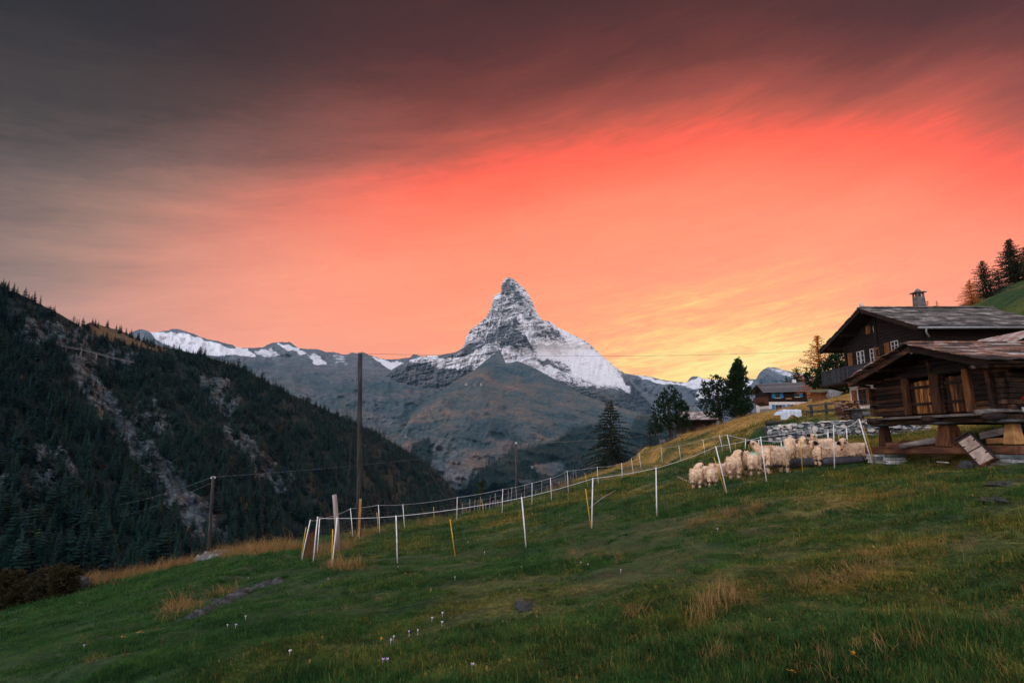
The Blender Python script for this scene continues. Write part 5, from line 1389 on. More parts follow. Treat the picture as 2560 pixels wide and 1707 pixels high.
# ------------------------------------------------------------------ the big chalet
def window(parent, x, y0, y1, z0, z1, frame=m_paint, cols=2, rows=3, nm='window'):
    """window in a wall of constant x"""
    w = empty(nm, (x, (y0 + y1) / 2, z0)); w.parent = parent; w.location = Vector((x, (y0 + y1) / 2, z0)) - parent.location
    MB().box(x - 0.01, x + 0.03, y0, y1, z0, z1).build('pane', m_glass, w)
    t = 0.045
    f = MB(); f.box(x - 0.05, x - 0.012, y0, y0 + t, z0, z1); f.box(x - 0.05, x - 0.012, y1 - t, y1, z0, z1); f.box(x - 0.05, x - 0.012, y0 + t, y1 - t, z0, z0 + t); f.box(x - 0.05, x - 0.012, y0 + t, y1 - t, z1 - t, z1)
    f.build('frame', frame, w)
    b = MB()
    for i in range(1, cols): yy = y0 + (y1 - y0) * i / cols; b.box(x - 0.045, x - 0.013, yy - 0.025, yy + 0.025, z0 + t, z1 - t)
    for i in range(1, rows): zz = z0 + (z1 - z0) * i / rows; b.box(x - 0.040, x - 0.014, y0 + t, y1 - t, zz - 0.013, zz + 0.013)
    if cols > 1 or rows > 1: b.build('glazing_bars', frame, w)
    return w
def shutter(parent, x, y0, y1, z0, z1, mat=m_shut):
    s = empty('shutter', (x, y0, z0)); s.parent = parent; s.location = Vector((x, y0, z0)) - parent.location
    n = 3
    for i in range(n):
        a = y0 + (y1 - y0) * i / n; MB().box(x - 0.06, x - 0.02, a + 0.008, a + (y1 - y0) / n - 0.008, z0, z1).build('board', mat, s)
    for zz in (z0 + (z1 - z0) * 0.15, z0 + (z1 - z0) * 0.80): MB().box(x - 0.085, x - 0.062, y0 + 0.03, y1 - 0.03, zz, zz + 0.07).build('batten', mat, s)
def chalet():
    XW, XV, XE = 25.3, 24.0, 32.6; Y0, Y1 = 33.5, 42.0; AP = (37.7, 8.72); EL = (43.15, 6.56); ER = (32.5, 6.46)
    root = empty('chalet', (XW, 37.7, gz(XW, 37.7)), 'big black timber chalet with grey slate roof, balcony and white ground floor', 'house')
    zg = min(gz(XW, Y0), gz(XW, Y1), 1.2) - 1.0
    MB().box(XW + 0.02, XE - 1, Y0, Y1, zg, 3.62).build('ground_floor_wall', m_plaster, root)
    # timber upper storeys with gable
    zr = lambda y: AP[1] - 0.16 + ((EL[1] - AP[1]) * (y - AP[0]) / (EL[0] - AP[0]) if y > AP[0] else (ER[1] - AP[1]) * (y - AP[0]) / (ER[0] - AP[0]))
    mb = MB(); pr = [(Y0 - .02, 3.63), (Y1 + .02, 3.63), (Y1 + .02, zr(Y1) - .05), (AP[0], zr(AP[0]) - .05), (Y0 - .02, zr(Y0) - .05)]
    i = len(mb.v)
    for x in (XW, XE - 1.0): mb.v += [(x, y, z) for y, z in pr]
    n = len(pr); mb.f.append(tuple(range(n))[::-1]); mb.f.append(tuple(range(n, 2 * n)))
    for k in range(n): mb.f.append((k, (k + 1) % n, n + (k + 1) % n, n + k))
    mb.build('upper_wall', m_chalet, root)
    # projecting log courses on the gable
    z = 3.75
    while z < 8.3:
        ya = max(Y0 - 0.1, ER[0] + (AP[0] - ER[0]) * max(0, (z + 0.45 - ER[1]) / (AP[1] - ER[1])) if z + .4 > zr(Y0) else Y0 - 0.1)
        yb = min(Y1 + 0.1, EL[0] + (AP[0] - EL[0]) * max(0, (z + 0.45 - EL[1]) / (AP[1] - EL[1])) if z + .4 > zr(Y1) else Y1 + 0.1)
        if yb - ya < 0.5: break
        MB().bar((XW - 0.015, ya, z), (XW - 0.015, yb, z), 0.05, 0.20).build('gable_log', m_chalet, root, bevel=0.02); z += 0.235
    for y in (Y1 - 0.05, AP[0] + 0.5, Y0 + 0.3):
        MB().box(XW - 0.12, XW - 0.05, y - 0.12, y + 0.12, 3.7, zr(y) - 0.15).build('gable_post', m_chalet, root)
    # openings, measured on the facade
    shutter(root, XW - .04, 41.10, 41.65, 5.05, 6.12); window(root, XW - .04, 40.18, 40.58, 5.03, 6.08, cols=1); window(root, XW - .04, 39.72, 40.12, 5.03, 6.08, cols=1)
    window(root, XW - .04, 38.66, 39.06, 5.12, 6.05, cols=1); shutter(root, XW - .04, 38.04, 38.60, 5.2, 6.12); shutter(root, XW - .04, 36.95, 37.48, 5.3, 6.2); window(root, XW - .04, 36.1, 36.8, 5.3, 6.2)
    shutter(root, XW - .04, 38.72, 39.22, 7.14, 7.72); window(root, XW - .04, 38.18, 38.42, 7.16, 7.58, cols=1, rows=2)
    shutter(root, XW - .02, 41.15, 41.68, 2.2, 3.35); window(root, XW - .02, 39.9, 40.9, 2.2, 3.38, frame=m_shut); shutter(root, XW - .02, 39.45, 39.78, 2.2, 3.35)
    MB().box(XW - 0.06, XW + 0.01, 39.9, 40.9, 3.42, 3.54).build('window_lintel', m_shut, root)
    # balcony with upright boards
    bal = empty('balcony', (24.1, 40, 3.8)); bal.parent = root; bal.location = Vector((24.1, 40, 3.8)) - root.location
    MB().box(23.95, XW - 0.03, 36.2, 43.2, 3.72, 3.84).build('balcony_floor', m_chalet, bal)
    MB().bar((23.98, 36.2, 4.88), (23.98, 43.2, 4.88), 0.10, 0.07).build('hand_rail', m_rail, bal); MB().bar((23.98, 36.2, 3.90), (23.98, 43.2, 3.90), 0.08, 0.09).build('bottom_rail', m_rail, bal)
    y = 36.3
    while y < 43.2:
        MB().box(23.965, 23.995, y, y + 0.125, 3.95, 4.84).build('baluster', m_rail, bal); y += 0.165
    for x in np.arange(24.1, 25.2, 0.165): MB().box(x, x + 0.125, 43.14, 43.17, 3.95, 4.84).build('baluster', m_rail, bal)
    MB().bar((23.98, 43.16, 4.88), (25.2, 43.16, 4.88), 0.07, 0.07).build('hand_rail', m_rail, bal)
    for y in (36.5, 39.6, 42.7): MB().bar((24.05, y, 3.66), (25.4, y, 3.40), 0.14, 0.16).build('balcony_bracket', m_chalet, bal)
    # roof
    for e in (EL, ER):
        mb = MB(); mb.hexa([(XV, AP[0], AP[1] - 0.2), (XE, AP[0], AP[1] - 0.2), (XE, e[0], e[1] - 0.2), (XV, e[0], e[1] - 0.2), (XV, AP[0], AP[1] - 0.06), (XE, AP[0], AP[1] - 0.06), (XE, e[0], e[1] - 0.06), (XV, e[0], e[1] - 0.06)])
        mb.build('roof_deck', m_chalet, root)
        MB().bar((XV - 0.03, AP[0], AP[1] - 0.16), (XV - 0.03, e[0], e[1] - 0.16), 0.06, 0.26).build('verge_board', m_log if e == ER else m_chalet, root)
        slates(root, m_slate2, (AP[0], AP[1] - 0.05), (e[0] + (0.15 if e == EL else -0.12), e[1] - 0.07), XV - 0.1, XE + 0.1, 0.46, 0.55, 0.95, 0.035, jit=0.07)
    x = XV - 0.05
    while x < XE:
        w = random.uniform(0.6, 1.1); h = random.uniform(0.02, 0.07)
        MB().hexa([(x, AP[0] - .3, AP[1] - .03), (x + w, AP[0] - .3, AP[1] - .03), (x + w, AP[0] + .3, AP[1] - .03), (x, AP[0] + .3, AP[1] - .03), (x, AP[0] - .3, AP[1] + h), (x + w, AP[0] - .3, AP[1] + h * .6), (x + w, AP[0] + .3, AP[1] + h * .6), (x, AP[0] + .3, AP[1] + h)]).build('ridge_slab', m_slate2, root)
        x += w * 1.05
    MB().box(XV + 0.02, XV + 0.22, AP[0] - .12, AP[0] + .12, AP[1] + 0.0, AP[1] + 0.32).build('ridge_stone', m_stone, root, bevel=0.04)
    for y, z_ in ((AP[0], AP[1] - .34), (40.6, 7.34), (35.0, 7.28), (42.3, 6.62), (33.2, 6.48)):
        MB().bar((XV + 0.1, y, z_), (XW + 0.3, y, z_), 0.2, 0.24).build('purlin', m_chalet, root)
    MB().tube([Vector((XV - 0.1, ER[0] - 0.16, ER[1] - 0.16)), Vector((XE + 0.1, ER[0] - 0.16, ER[1] - 0.14))], 0.075, 8).build('gutter', m_gutter, root, True)
    MB().tube([Vector((XV + 0.35, ER[0] - 0.16, ER[1] - 0.2)), Vector((XV + 0.37, ER[0] - 0.1, ER[1] - 0.42)), Vector((XV + 0.62, ER[0] + 0.1, ER[1] - 0.58)), Vector((XV + 0.78, ER[0] + 0.25, ER[1] - 0.62))], 0.05, 8).build('downpipe', m_gutter, root, True)
    # chimney: tapered shaft with openings under a stone cap
    ch = empty('chimney', (28.4, 38.0, 8.6)); ch.parent = root; ch.location = Vector((28.4, 38.0, 8.6)) - root.location
    c = Vector((28.35, 38.0, 0)); mb = MB(); p = []
    for z_, q in ((8.3, 0.30), (9.55, 0.25)): p += [(c.x - q, c.y - q, z_), (c.x + q, c.y - q, z_), (c.x + q, c.y + q, z_), (c.x - q, c.y + q, z_)]
    mb.hexa(p); mb.build('shaft', m_chim, ch)
    for dx, dy in ((-.2, -.2), (.2, -.2), (.2, .2), (-.2, .2), (0, -.2), (0, .2)): MB().box(c.x + dx - .045, c.x + dx + .045, c.y + dy - .045, c.y + dy + .045, 9.552, 9.84).build('pier', m_chim, ch)
    MB().box(c.x - .36, c.x + .36, c.y - .36, c.y + .36, 9.842, 9.90).build('cap_slab', m_slate2, ch)
    MB().lathe((c.x, c.y, 9.902), [(0.2, 0), (0.19, 0.1), (0.1, 0.22), (0.02, 0.27)], 10).build('cap_stone', m_stone, ch, True)
chalet()

# ------------------------------------------------------------------ house with blue shutters, facing the viewer, half hidden by the brow
def blue_house():
    Yf = 115.0; dY = 6.0
    base = Vector((56.5, Yf, gz(56.5, Yf))); root = empty('blue_shutter_house', base, 'small dark timber house with blue shutters and white base beyond the dry grass brow', 'house')
    zg = min(gz(52, Yf), gz(60, Yf), gz(52, Yf + dY), 4.0) - 1.0
    x0, x1 = 52.5, 60.4
    MB().box(x0, x1, Yf, Yf + dY, zg, 6.95).build('base_wall', m_plaster, root)
    MB().box(x0 - .05, x1 + .05, Yf - .05, Yf + dY + .05, 6.952, 9.3).build('timber_wall', m_chalet, root)
    # roof, ridge along x, the front slope seen
    rp = [(51.0, Yf - 1.0, 9.05), (61.6, Yf - 1.0, 9.35), (61.9, Yf + 3.0, 11.30), (51.6, Yf + 3.0, 10.85)]
    mb = MB(); mb.hexa([(p[0], p[1], p[2] - .22) for p in rp] + rp); mb.build('front_roof', m_tile, root)
    rq = [(51.6, Yf + 3.02, 10.85), (61.9, Yf + 3.02, 11.30), (61.6, Yf + 7, 9.3), (51.0, Yf + 7, 9.0)]
    mb = MB(); mb.hexa([(p[0], p[1], p[2] - .22) for p in rq] + rq); mb.build('rear_roof', m_tile, root)
    # shingle courses
    a, b, c, d = [Vector(p) for p in rp]
    for i in range(9):
        t = i / 9; u0 = a.lerp(d, t); u1 = b.lerp(c, t); n = Vector((0, -.42, .9)) * 0.03
        MB().bar(u0 + n, u1 + n, 0.30, 0.05, (0, -.42, .9)).build('shingle_course', m_tile, root)
    MB().bar((51.0, Yf - 1.08, 8.86), (61.6, Yf - 1.08, 9.14), 0.14, 0.14).build('gutter', m_gutter, root)
    MB().tube([Vector((61.3, Yf - 1.0, 9.1)), Vector((60.5, Yf - 0.2, 8.0)), Vector((60.5, Yf - 0.15, 6.9))], 0.07, 6).build('downpipe', m_gutter, root)
    def win(xa, xb, za, zb, sh):
        w = empty('window', (xa, Yf, za)); w.parent = root; w.location = Vector((xa, Yf, za)) - root.location
        MB().box(xa, xb, Yf - 0.09, Yf - 0.06, za, zb).build('pane', m_glass, w); f = MB()
        for q in (xa, (xa + xb) / 2 - .04, xb - .08): f.box(q, q + .08, Yf - .13, Yf - .092, za, zb)
        f.box(xa, xb, Yf - .128, Yf - .093, zb - .08, zb); f.build('frame', m_grey, w)
        MB().box(xa - .1, xb + .1, Yf - 0.28, Yf - 0.06, za - 0.12, za - 0.01).build('sill', m_paint, w)
        for q in sh: MB().box(q, q + 0.62, Yf - 0.15, Yf - 0.07, za - .05, zb + .05).build('shutter', m_blue, root)
    win(53.85, 54.85, 7.75, 8.85, (53.2, 54.9)); win(57.9, 58.8, 7.95, 9.0, (58.85,)); win(53.8, 55.1, 4.6, 6.35, (53.05, 55.2)); win(56.9, 57.6, 5.2, 6.4, (56.2,))
    MB().box(55.95, 57.1, Yf - .3, Yf - .06, 7.45, 7.7).build('flower_shelf', m_tan, root)
    MB().hexa([(51.1, Yf - .3, 6.9), (52.4, Yf - .3, 6.2), (52.4, Yf + 4, 6.2), (51.1, Yf + 4, 6.9), (51.1, Yf - .3, 7.95), (52.4, Yf - .3, 7.95), (52.4, Yf + 4, 7.95), (51.1, Yf + 4, 7.95)]).build('side_balcony', m_beam, root)
    MB().box(51.2, 52.6, Yf - 1.0, Yf + 1.5, zg, 5.5).build('blue_annex', m_stone, root)
    MB().box(59.3, 59.9, Yf + 2.8, Yf + 3.4, 10.8, 11.75).build('chimney', m_plaster, root)
blue_house()
def slate_house():
    Yf = 100.0; base = Vector((33, Yf, gz(33, Yf))); root = empty('slate_roof_house', base, 'low brown house with pinkish slate roof tucked between the pine trees', 'house')
    zg = min(gz(30, Yf), gz(36, Yf), 0.5) - 1.0
    MB().box(30.3, 36.2, Yf + .2, Yf + 5, zg, 2.9).build('wall', m_chalet, root)
    MB().box(32.9, 33.9, Yf + .12, Yf + .19, 1.2, 2.55).build('door', m_door, root)
    MB().box(33.9, 36.25, Yf + .05, Yf + .18, zg, 1.75).build('board_skirt', m_post, root)
    MB().hexa([(29.6, Yf - .8, 2.62), (36.5, Yf - .8, 2.68), (36.6, Yf + 2.6, 4.2), (29.8, Yf + 2.6, 4.2), (29.6, Yf - .8, 2.80), (36.5, Yf - .8, 2.86), (36.6, Yf + 2.6, 4.36), (29.8, Yf + 2.6, 4.36)]).build('roof_deck', m_chalet, root)
    MB().hexa([(29.6, Yf + 6, 2.6), (36.5, Yf + 6, 2.6), (36.6, Yf + 2.62, 4.2), (29.8, Yf + 2.62, 4.2), (29.6, Yf + 6, 2.80), (36.5, Yf + 6, 2.86), (36.6, Yf + 2.62, 4.36), (29.8, Yf + 2.62, 4.36)]).build('rear_roof', m_chalet, root)
    # diamond slates in slanting courses
    a = Vector((29.6, Yf - .8, 2.81)); d = Vector((29.8, Yf + 2.6, 4.37)) - a; e = Vector((6.9, 0, 0.06)); n = Vector((0, -.42, .9))
    for i in range(6):
        for j in range(-1, 9):
            u0 = (j + (i * 0.42) % 1) / 8.4; u1 = u0 + 0.112; v0 = i / 6; v1 = v0 + 0.16
            if u1 < 0.0 or u0 > 0.99: continue
            u0, u1 = max(u0, 0), min(u1, 1.0)
            p = [a + e * u + d * v + n * h for (u, v, h) in ((u0, v0, .06), (u1, v0, .06), (min(u1 + .05, 1), v1, .02), (min(u0 + .05, 1), v1, .02))]
            MB().hexa(p + [q + n * 0.045 for q in p]).build('slate', m_pink, root)
    c = empty('chimney', (32.9, Yf + 2.6, 4.2)); c.parent = root; c.location = Vector((32.9, Yf + 2.6, 4.2)) - root.location
    MB().box(32.68, 33.12, Yf + 2.4, Yf + 2.9, 3.9, 5.2).build('shaft', m_stone, c); MB().box(32.70, 32.80, Yf + 2.4, Yf + 2.9, 5.202, 5.45).build('pier', m_stone, c); MB().box(33.0, 33.10, Yf + 2.4, Yf + 2.9, 5.202, 5.45).build('pier', m_stone, c)
    MB().box(32.62, 33.18, Yf + 2.3, Yf + 3.0, 5.452, 5.56).build('cap_slab', m_slate2, c)
slate_house()
# corner of one more roof at the right border
def edge_roof():
    root = empty('neighbour_shed', (24.0, 22.5, gz(24, 22.5)), 'small shed with rusty roof edge at the right border behind the barn', 'shed')
    p0 = at(2533, 850, 22.5); p1 = at(2600, 818, 22.5); p2 = at(2640, 870, 22.5)
    MB().hexa([tuple(p0 - [0, 0, .1]), tuple(p1 - [0, 0, .1]), tuple(p1 + [0, 3, -.1]), tuple(p0 + [0, 3, -.1]), tuple(p0), tuple(p1), tuple(p1 + [0, 3, 0]), tuple(p0 + [0, 3, 0])]).build('roof', m_slate, root)
    MB().box(float(p0[0]) + .4, float(p0[0]) + 3, 22.8, 25, gz(24, 22.5) - .3, float(p0[2]) - .05).build('wall', m_log, root)
edge_roof()
# stone hut and boulder behind the chalet
def hut():
    p = at(2062, 990, 78); z = gz(p[0], p[1]); root = empty('turf_roof_hut', (float(p[0]), 78, z), 'low brown hut with sagging mossy roof under the chalet balcony', 'hut')
    X = float(p[0]); zt = float(at(2062, 976, 78)[2])
    MB().box(X - .5, X + 1.2, 78, 80.5, z - .6, zt - 0.1).build('wall', m_shut, root)
    MB().hexa([(X - 1.1, 77.4, zt - .35), (X + 1.7, 77.4, zt - .1), (X + 1.7, 81, zt + .2), (X - 1.1, 81, zt - .0), (X - 1.1, 77.4, zt - .2), (X + 1.7, 77.4, zt + .08), (X + 1.5, 81, zt + .45), (X - .9, 81, zt + .3)]).build('roof', m_turf, root)
    q = at(2085, 985, 76); o = MB().blob((float(q[0]), 76, gz(q[0], 76) + 0.3), (0.9, 0.9, 1.0), 12, 9, 0.3, 8).build('boulder', m_rock, None, True); tag(o, 'pale grey boulder on the slope beside the mossy hut', 'boulder')
hut()

# ------------------------------------------------------------------ dry stone wall with its terrace things
def stone_wall():
    X0, X1 = 13.75, 22.3; YW = 30.45
    xa = np.linspace(X0, X1, 40)
    bot = lambda x: gz(x, YW - 0.25) - 0.15
    top = lambda x: np.interp(x, [13.75, 15.5, 18.0, 19.6, 22.3], [float(at(1905, 1065, YW)[2]), float(at(1975, 1056, YW)[2]), float(at(2085, 1049, YW)[2]), float(at(2160, 1046, YW)[2]), float(at(2300, 1062, YW)[2])])
    root = empty('stone_wall', (18, YW, bot(18)), 'dry stone retaining wall of blue grey stones behind the sheep', 'wall')
    v, f = [], []
    mb = MB()
    for k in range(39):
        a, b = xa[k], xa[k + 1]
        mb.hexa([(a, YW + .06, bot(a)), (b, YW + .06, bot(b)), (b, YW + .7, bot(b)), (a, YW + .7, bot(a)), (a, YW + .06, top(a) - .06), (b, YW + .06, top(b) - .06), (b, YW + .7, top(b) - .06), (a, YW + .7, top(a) - .06)])
    mb.build('wall_core', m_mortar, root)
    rr = random.Random(5); n = 0; u = 0.0
    rows = []
    z_levels = 6.5
    while u < z_levels and n < 299:
        h = rr.uniform(0.8, 1.25)
        x = X0 + rr.uniform(-.05, .05)
        while x < X1 and n < 299:
            t0 = u / z_levels; t1 = min(1, (u + h) / z_levels)
            w = rr.uniform(0.12, 0.40)
            if rr.random() < 0.14: w *= 1.4; t1 = min(1.0, t1 + 0.13)
            t0 = max(0, t0 + rr.uniform(-.04, .04)); t1 = min(1, t1 + rr.uniform(-.05, .05))
            xc = x + w / 2; zb = bot(xc); zt = top(xc); za = zb + (zt - zb) * t0; zc = zb + (zt - zb) * t1
            if zc - za > 0.03:
                d = rr.uniform(0.05, 0.14); g = 0.010
                # irregular six sided stone face
                cx, cz, rx, rz = xc, (za + zc) / 2, w / 2 + 0.006, (zc - za) / 2 + 0.006
                m = MB(); ks = rr.choice([5, 6, 6, 7]); a0 = rr.uniform(0, 6.28); front, back = [], []
                for q in range(ks):
                    an = a0 + 2 * math.pi * q / ks; c_, s_ = math.cos(an), math.sin(an); e = max(abs(c_), abs(s_)) ** 0.8; jx = rr.uniform(.95, 1.10)
                    back.append((cx + c_ / e * rx * jx, YW + .08, cz + s_ / e * rz * jx)); front.append((cx + c_ / e * rx * .84 * jx, YW + .03 - d * rr.uniform(.7, 1.2), cz + s_ / e * rz * .82 * jx))
                m.v = back + front; m.f = [tuple(range(ks, 2 * ks))[::-1]] + [(q, (q + 1) % ks, ks + (q + 1) % ks, ks + q) for q in range(ks)]
                m.build('stone', m_stone, root); n += 1
            x += w
        u += h
stone_wall()
def fire_wood():
    YW = 31.0; x0, x1 = float(at(2092, 1040, YW)[0]), float(at(2150, 1040, YW)[0]); z0 = float(at(2120, 1046, YW)[2]); 
    root = empty('firewood_stack', ((x0 + x1) / 2, YW, z0), 'stack of split brown firewood on the stone wall by the chalet', 'firewood')
    rr = random.Random(9); z = z0; k = 0
    while z < z0 + 0.92:
        x = x0 + (z - z0) * 0.05 + rr.uniform(0, .05); h = rr.uniform(0.055, 0.085)
        while x < x1 - (z - z0) * 0.15:
            w = rr.uniform(0.10, 0.24)
            MB().bar((x + w / 2, YW - .22 + rr.uniform(-.05, .05), z + h / 2), (x + w / 2, YW + .25, z + h / 2), w * 0.92, h * 0.9, (rr.uniform(-.15, .15), 0, 1)).build('split_log', m_beam if rr.random() < .5 else (m_grey if rr.random() < .5 else m_tan), root); x += w
        z += h
    p = at(2142, 1024, 30.4); o = MB(); o.hexa([tuple(p + np.array(q)) for q in ((-.55, -.3, -.04), (.55, -.3, -.02), (.5, .4, -.02), (-.5, .4, -.04), (-.55, -.3, .03), (.55, -.3, .05), (.5, .4, .05), (-.5, .4, .03))])
    o = o.build('stone_table', m_slab, None, False, 0.02)
    tag(o, 'flat stone slab table on a stub in front of the firewood stack', 'table')
    c = at(2142, 1037, 30.4); mb = MB(); mb.box(float(c[0]) - .18, float(c[0]) + .18, 30.25, 30.6, float(c[2]) - .3, float(p[2]) - .041); mb.build('table_stub', m_slab, None); 
    st = bpy.data.objects['table_stub']; st.parent = o
    q = at(2165, 1034, 30.3); b = MB().blob(tuple(q), (0.26, 0.2, 0.16), 9, 7, 0.3, 4).build('round_stone', m_rock, None, True); tag(b, 'lumpy pale stone right of the slab table', 'stone')
fire_wood()
def terrace():
    YT = 32.6
    # draped table
    a = at(1962, 1054, YT); b = at(2003, 1050, YT); zt = float(at(1990, 1037, YT)[2]); g = gz(a[0], YT)
    x0, x1 = float(at(1956, 1050, YT)[0]), float(at(2032, 1045, YT)[0])
    root = empty('folding_table', ((x0 + x1) / 2, YT + .3, g), 'folding table under a pale tarp on the terrace above the wall', 'table')
    zt = g + 0.72
    MB().box(x0 + .05, x1 - .05, YT, YT + .8, zt - .03, zt).build('table_top', m_grey, root)
    for x in (x0 + .25, x0 + .9, x1 - .5, x1 - .15):
        MB().bar((x - .2, YT + .1, gz(x, YT) - .05), (x + .2, YT + .7, zt - .03), 0.03, 0.03).build('leg', m_iron, root); MB().bar((x + .2, YT + .1, gz(x, YT) - .05), (x - .2, YT + .7, zt - .03), 0.03, 0.03).build('leg', m_iron, root)
    mt = noisy('pale_blue_tarp', [(0, (0.36, 0.42, 0.48)), (1, (0.58, 0.62, 0.66))], 3, bump=0.4, bscale=5, bdist=0.05)
    n1, n2 = 24, 9; v = []; f = []
    for i in range(n1):
        for j in range(n2):
            u = i / (n1 - 1); w = j / (n2 - 1); x = x0 + (x1 - x0) * (0.0 + u * 0.62) ; 
            if w < 0.5: y = YT - .06 + 0.03 * math.sin(i * 1.3); z = zt - (0.5 - w) * (0.9 + 0.25 * math.sin(u * 9)) * (1 - 0.35 * u)
            else: y = YT - .04 + (w - .5) * 1.7; z = zt + 0.03 + 0.02 * math.sin(i * .9 + j)
            if u < .1: x -= (0.1 - u) * 1.2; z -= (0.1 - u) * (3 if w >= .5 else 1)
            v.append((x, y, z))
    for i in range(n1 - 1):
        for j in range(n2 - 1): f.append((i * n2 + j, (i + 1) * n2 + j, (i + 1) * n2 + j + 1, i * n2 + j + 1))
    o = mesh_obj('tarp', v, f, mt, None, True); tag(o, 'pale blue white tarp draped over the folding table', 'tarp')
    # black log on the wall end
    p0 = at(1916, 1058, 31.0); p1 = at(1972, 1057, 31.2)
    o = MB().tube([V(p0), V(p0) * .5 + V(p1) * .5, V(p1)], [0.13, 0.12, 0.07], 9, wob=0.1).build('charred_log', m_iron, None, True); tag(o, 'short black log lying on the left end of the stone wall', 'log')
    # terrace fence: two rails on posts
    root = empty('rail_fence', (float(at(2068, 1040, 33.5)[0]), 33.5, gz(at(2068, 1040, 33.5)[0], 33.5)), 'dark two rail wooden fence on the terrace left of the firewood', 'fence')
    for px in (2068, 2030, 2100):
        q = at(px, 1045, 33.5); zb = gz(q[0], 33.5); MB().bar((float(q[0]), 33.5, zb - .2), (float(q[0]), 33.5, zb + .72), 0.12, 0.12, (0, 1, 0)).build('post', m_rail, root)
    for h in (0.25, 0.62):
        pts = [at(px, 1045, 33.44) for px in (2020, 2105)]; MB().bar((float(pts[0][0]), 33.42, gz(pts[0][0], 33.5) + h), (float(pts[1][0]), 33.42, gz(pts[1][0], 33.5) + h), 0.04, 0.09).build('rail', m_rail, root)
terrace()
# garden benches under the pines
def bench(px, py, Y, w, label):
    p = at(px, py, Y); s = w * Y / 1400; x = float(p[0]); zb = float(p[2]); zg = gz(x, Y)
    root = empty('garden_bench', (x, Y, zg), label, 'bench', 'pale benches under the pines')
    for i in range(3): MB().bar((x - s / 2, Y, zb + .12 * i + .45), (x + s / 2, Y, zb + .12 * i + .45), 0.03, 0.08).build('back_slat', m_grey, root)
    MB().box(x - s / 2, x + s / 2, Y - .45, Y - .03, zb + .36, zb + .42).build('seat', m_grey, root)
    for q in (-s / 2 + .06, s / 2 - .06): MB().bar((x + q, Y - .4, min(zg, zb) - .05), (x + q, Y - .4, zb + .36), 0.07, 0.07, (0, 1, 0)).build('leg', m_grey, root); MB().bar((x + q, Y + .03, min(zg, zb) - .05), (x + q, Y + .05, zb + .8), 0.07, 0.05, (0, 1, 0)).build('leg', m_grey, root)
bench(1656, 1114, 66, 14, 'pale bench on the brow left of the pine trunk'); bench(1698, 1099, 71, 12, 'pale bench on the brow right of the pine trunk')

# ------------------------------------------------------------------ poles, wires
m_polew = noisy('grey_pole_wood', [(0, (0.012, 0.0115, 0.0115)), (0.5, (0.030, 0.028, 0.027)), (1, (0.075, 0.067, 0.062))], 6, (2, 2, 0.15), bump=0.6, bscale=20, bdist=0.01)
m_polel = noisy('weathered_post_wood', [(0, (0.12, 0.085, 0.07)), (0.5, (0.25, 0.20, 0.175)), (1, (0.40, 0.34, 0.31))], 6, (2, 2, 0.15), bump=0.6, bscale=20, bdist=0.01)
m_wire = noisy('dark_wire', [(0, (0.02, 0.02, 0.02)), (1, (0.05, 0.05, 0.05))], 4, bump=0)
def pole(px0, py0, px1, py1, Y, r, label, mat=m_polew, cap=True, name='wooden_pole', cat='pole'):
    b = at(px0, py0, Y); t_ = at(px1, py1, Y); x, z = float(b[0]), min(float(b[2]), gz(b[0], Y)) - .2
    root = empty(name, (x, Y, z), label, cat); T = V(t_); Bv = Vector((x, Y, z))
    MB().tube([Bv, Bv.lerp(T, .3), Bv.lerp(T, .7), T], [r * 1.15, r * 1.08, r, r * .92], 12, wob=0.03).build('shaft', mat, root, True)
    if cap: MB().lathe(T, [(r * 1.0, -0.01), (r * 1.06, 0.02), (r * .9, 0.05)], 12).build('cap', m_gutter, root)
    return T, root
hp = hit(897, 1345)
T1, r1 = pole(897, 1345, 900.5, 884, hp.y, 0.10, 'tall dark utility pole standing behind the rope fence')
MB().bar(Vector((hp.x + .02, hp.y - .115, hp.z - .1)), Vector((hp.x + .03, hp.y - .115, hp.z + 1.6)), 0.10, 0.03, (0, 1, 0)).build('brown_splint', m_tan, r1)
T2, r2 = pole(523, 1378, 533, 1192, 33.5, 0.085, 'short wooden pole with wires beside the lichen rock on the left', m_polew)
MB().bar(T2 + Vector((-.14, 0, -.05)), T2 + Vector((.14, 0, -.02)), 0.05, 0.09).build('insulator_bracket', m_paint, r2)
T3, r3 = pole(1291, 1262, 1290, 1110, 62, 0.12, 'thin black pole beyond the stake fence in the middle')
MB().lathe(T3, [(0.05, 0.05), (0.12, 0.1), (0.10, 0.22)], 8).build('lamp_head', m_paint, r3)
def wire(a, b, sag, r, label, mat=m_wire):
    a, b = Vector(a), Vector(b); pts = [a.lerp(b, t) - Vector((0, 0, sag * 4 * t * (1 - t))) for t in np.linspace(0, 1, 14)]
    o = MB().tube(pts, r, 5).build('overhead_wire', mat, None, True); tag(o, label, 'wire', None)
wire(T1, V(at(2052, 876, 43.0)), 0.25, 0.006, 'thin cable from the tall pole across the peak to the chalet eave')
wire(T1 + Vector((-.05, -.1, -.3)), hit(858, 1352), 0.0, 0.008, 'slack guy wire running down left of the tall pole')
wire(T2, T3 + Vector((0, 0, -.1)), 0.3, 0.006, 'faint wire from the short left pole to the thin black pole', m_gutter)
wire(T2 + Vector((-.1, 0, -.02)), V(at(300, 1260, 60)), 0.2, 0.006, 'upper wire running left and down from the short pole', m_gutter)
wire(T2 + Vector((-.1, 0, -.35)), V(at(300, 1290, 60)), 0.2, 0.005, 'lower wire running left and down from the short pole', m_gutter)
wire(T3, V(at(1650, 1085, 130)), 0.2, 0.010, 'faint wire from the thin black pole towards the pines', m_gutter)
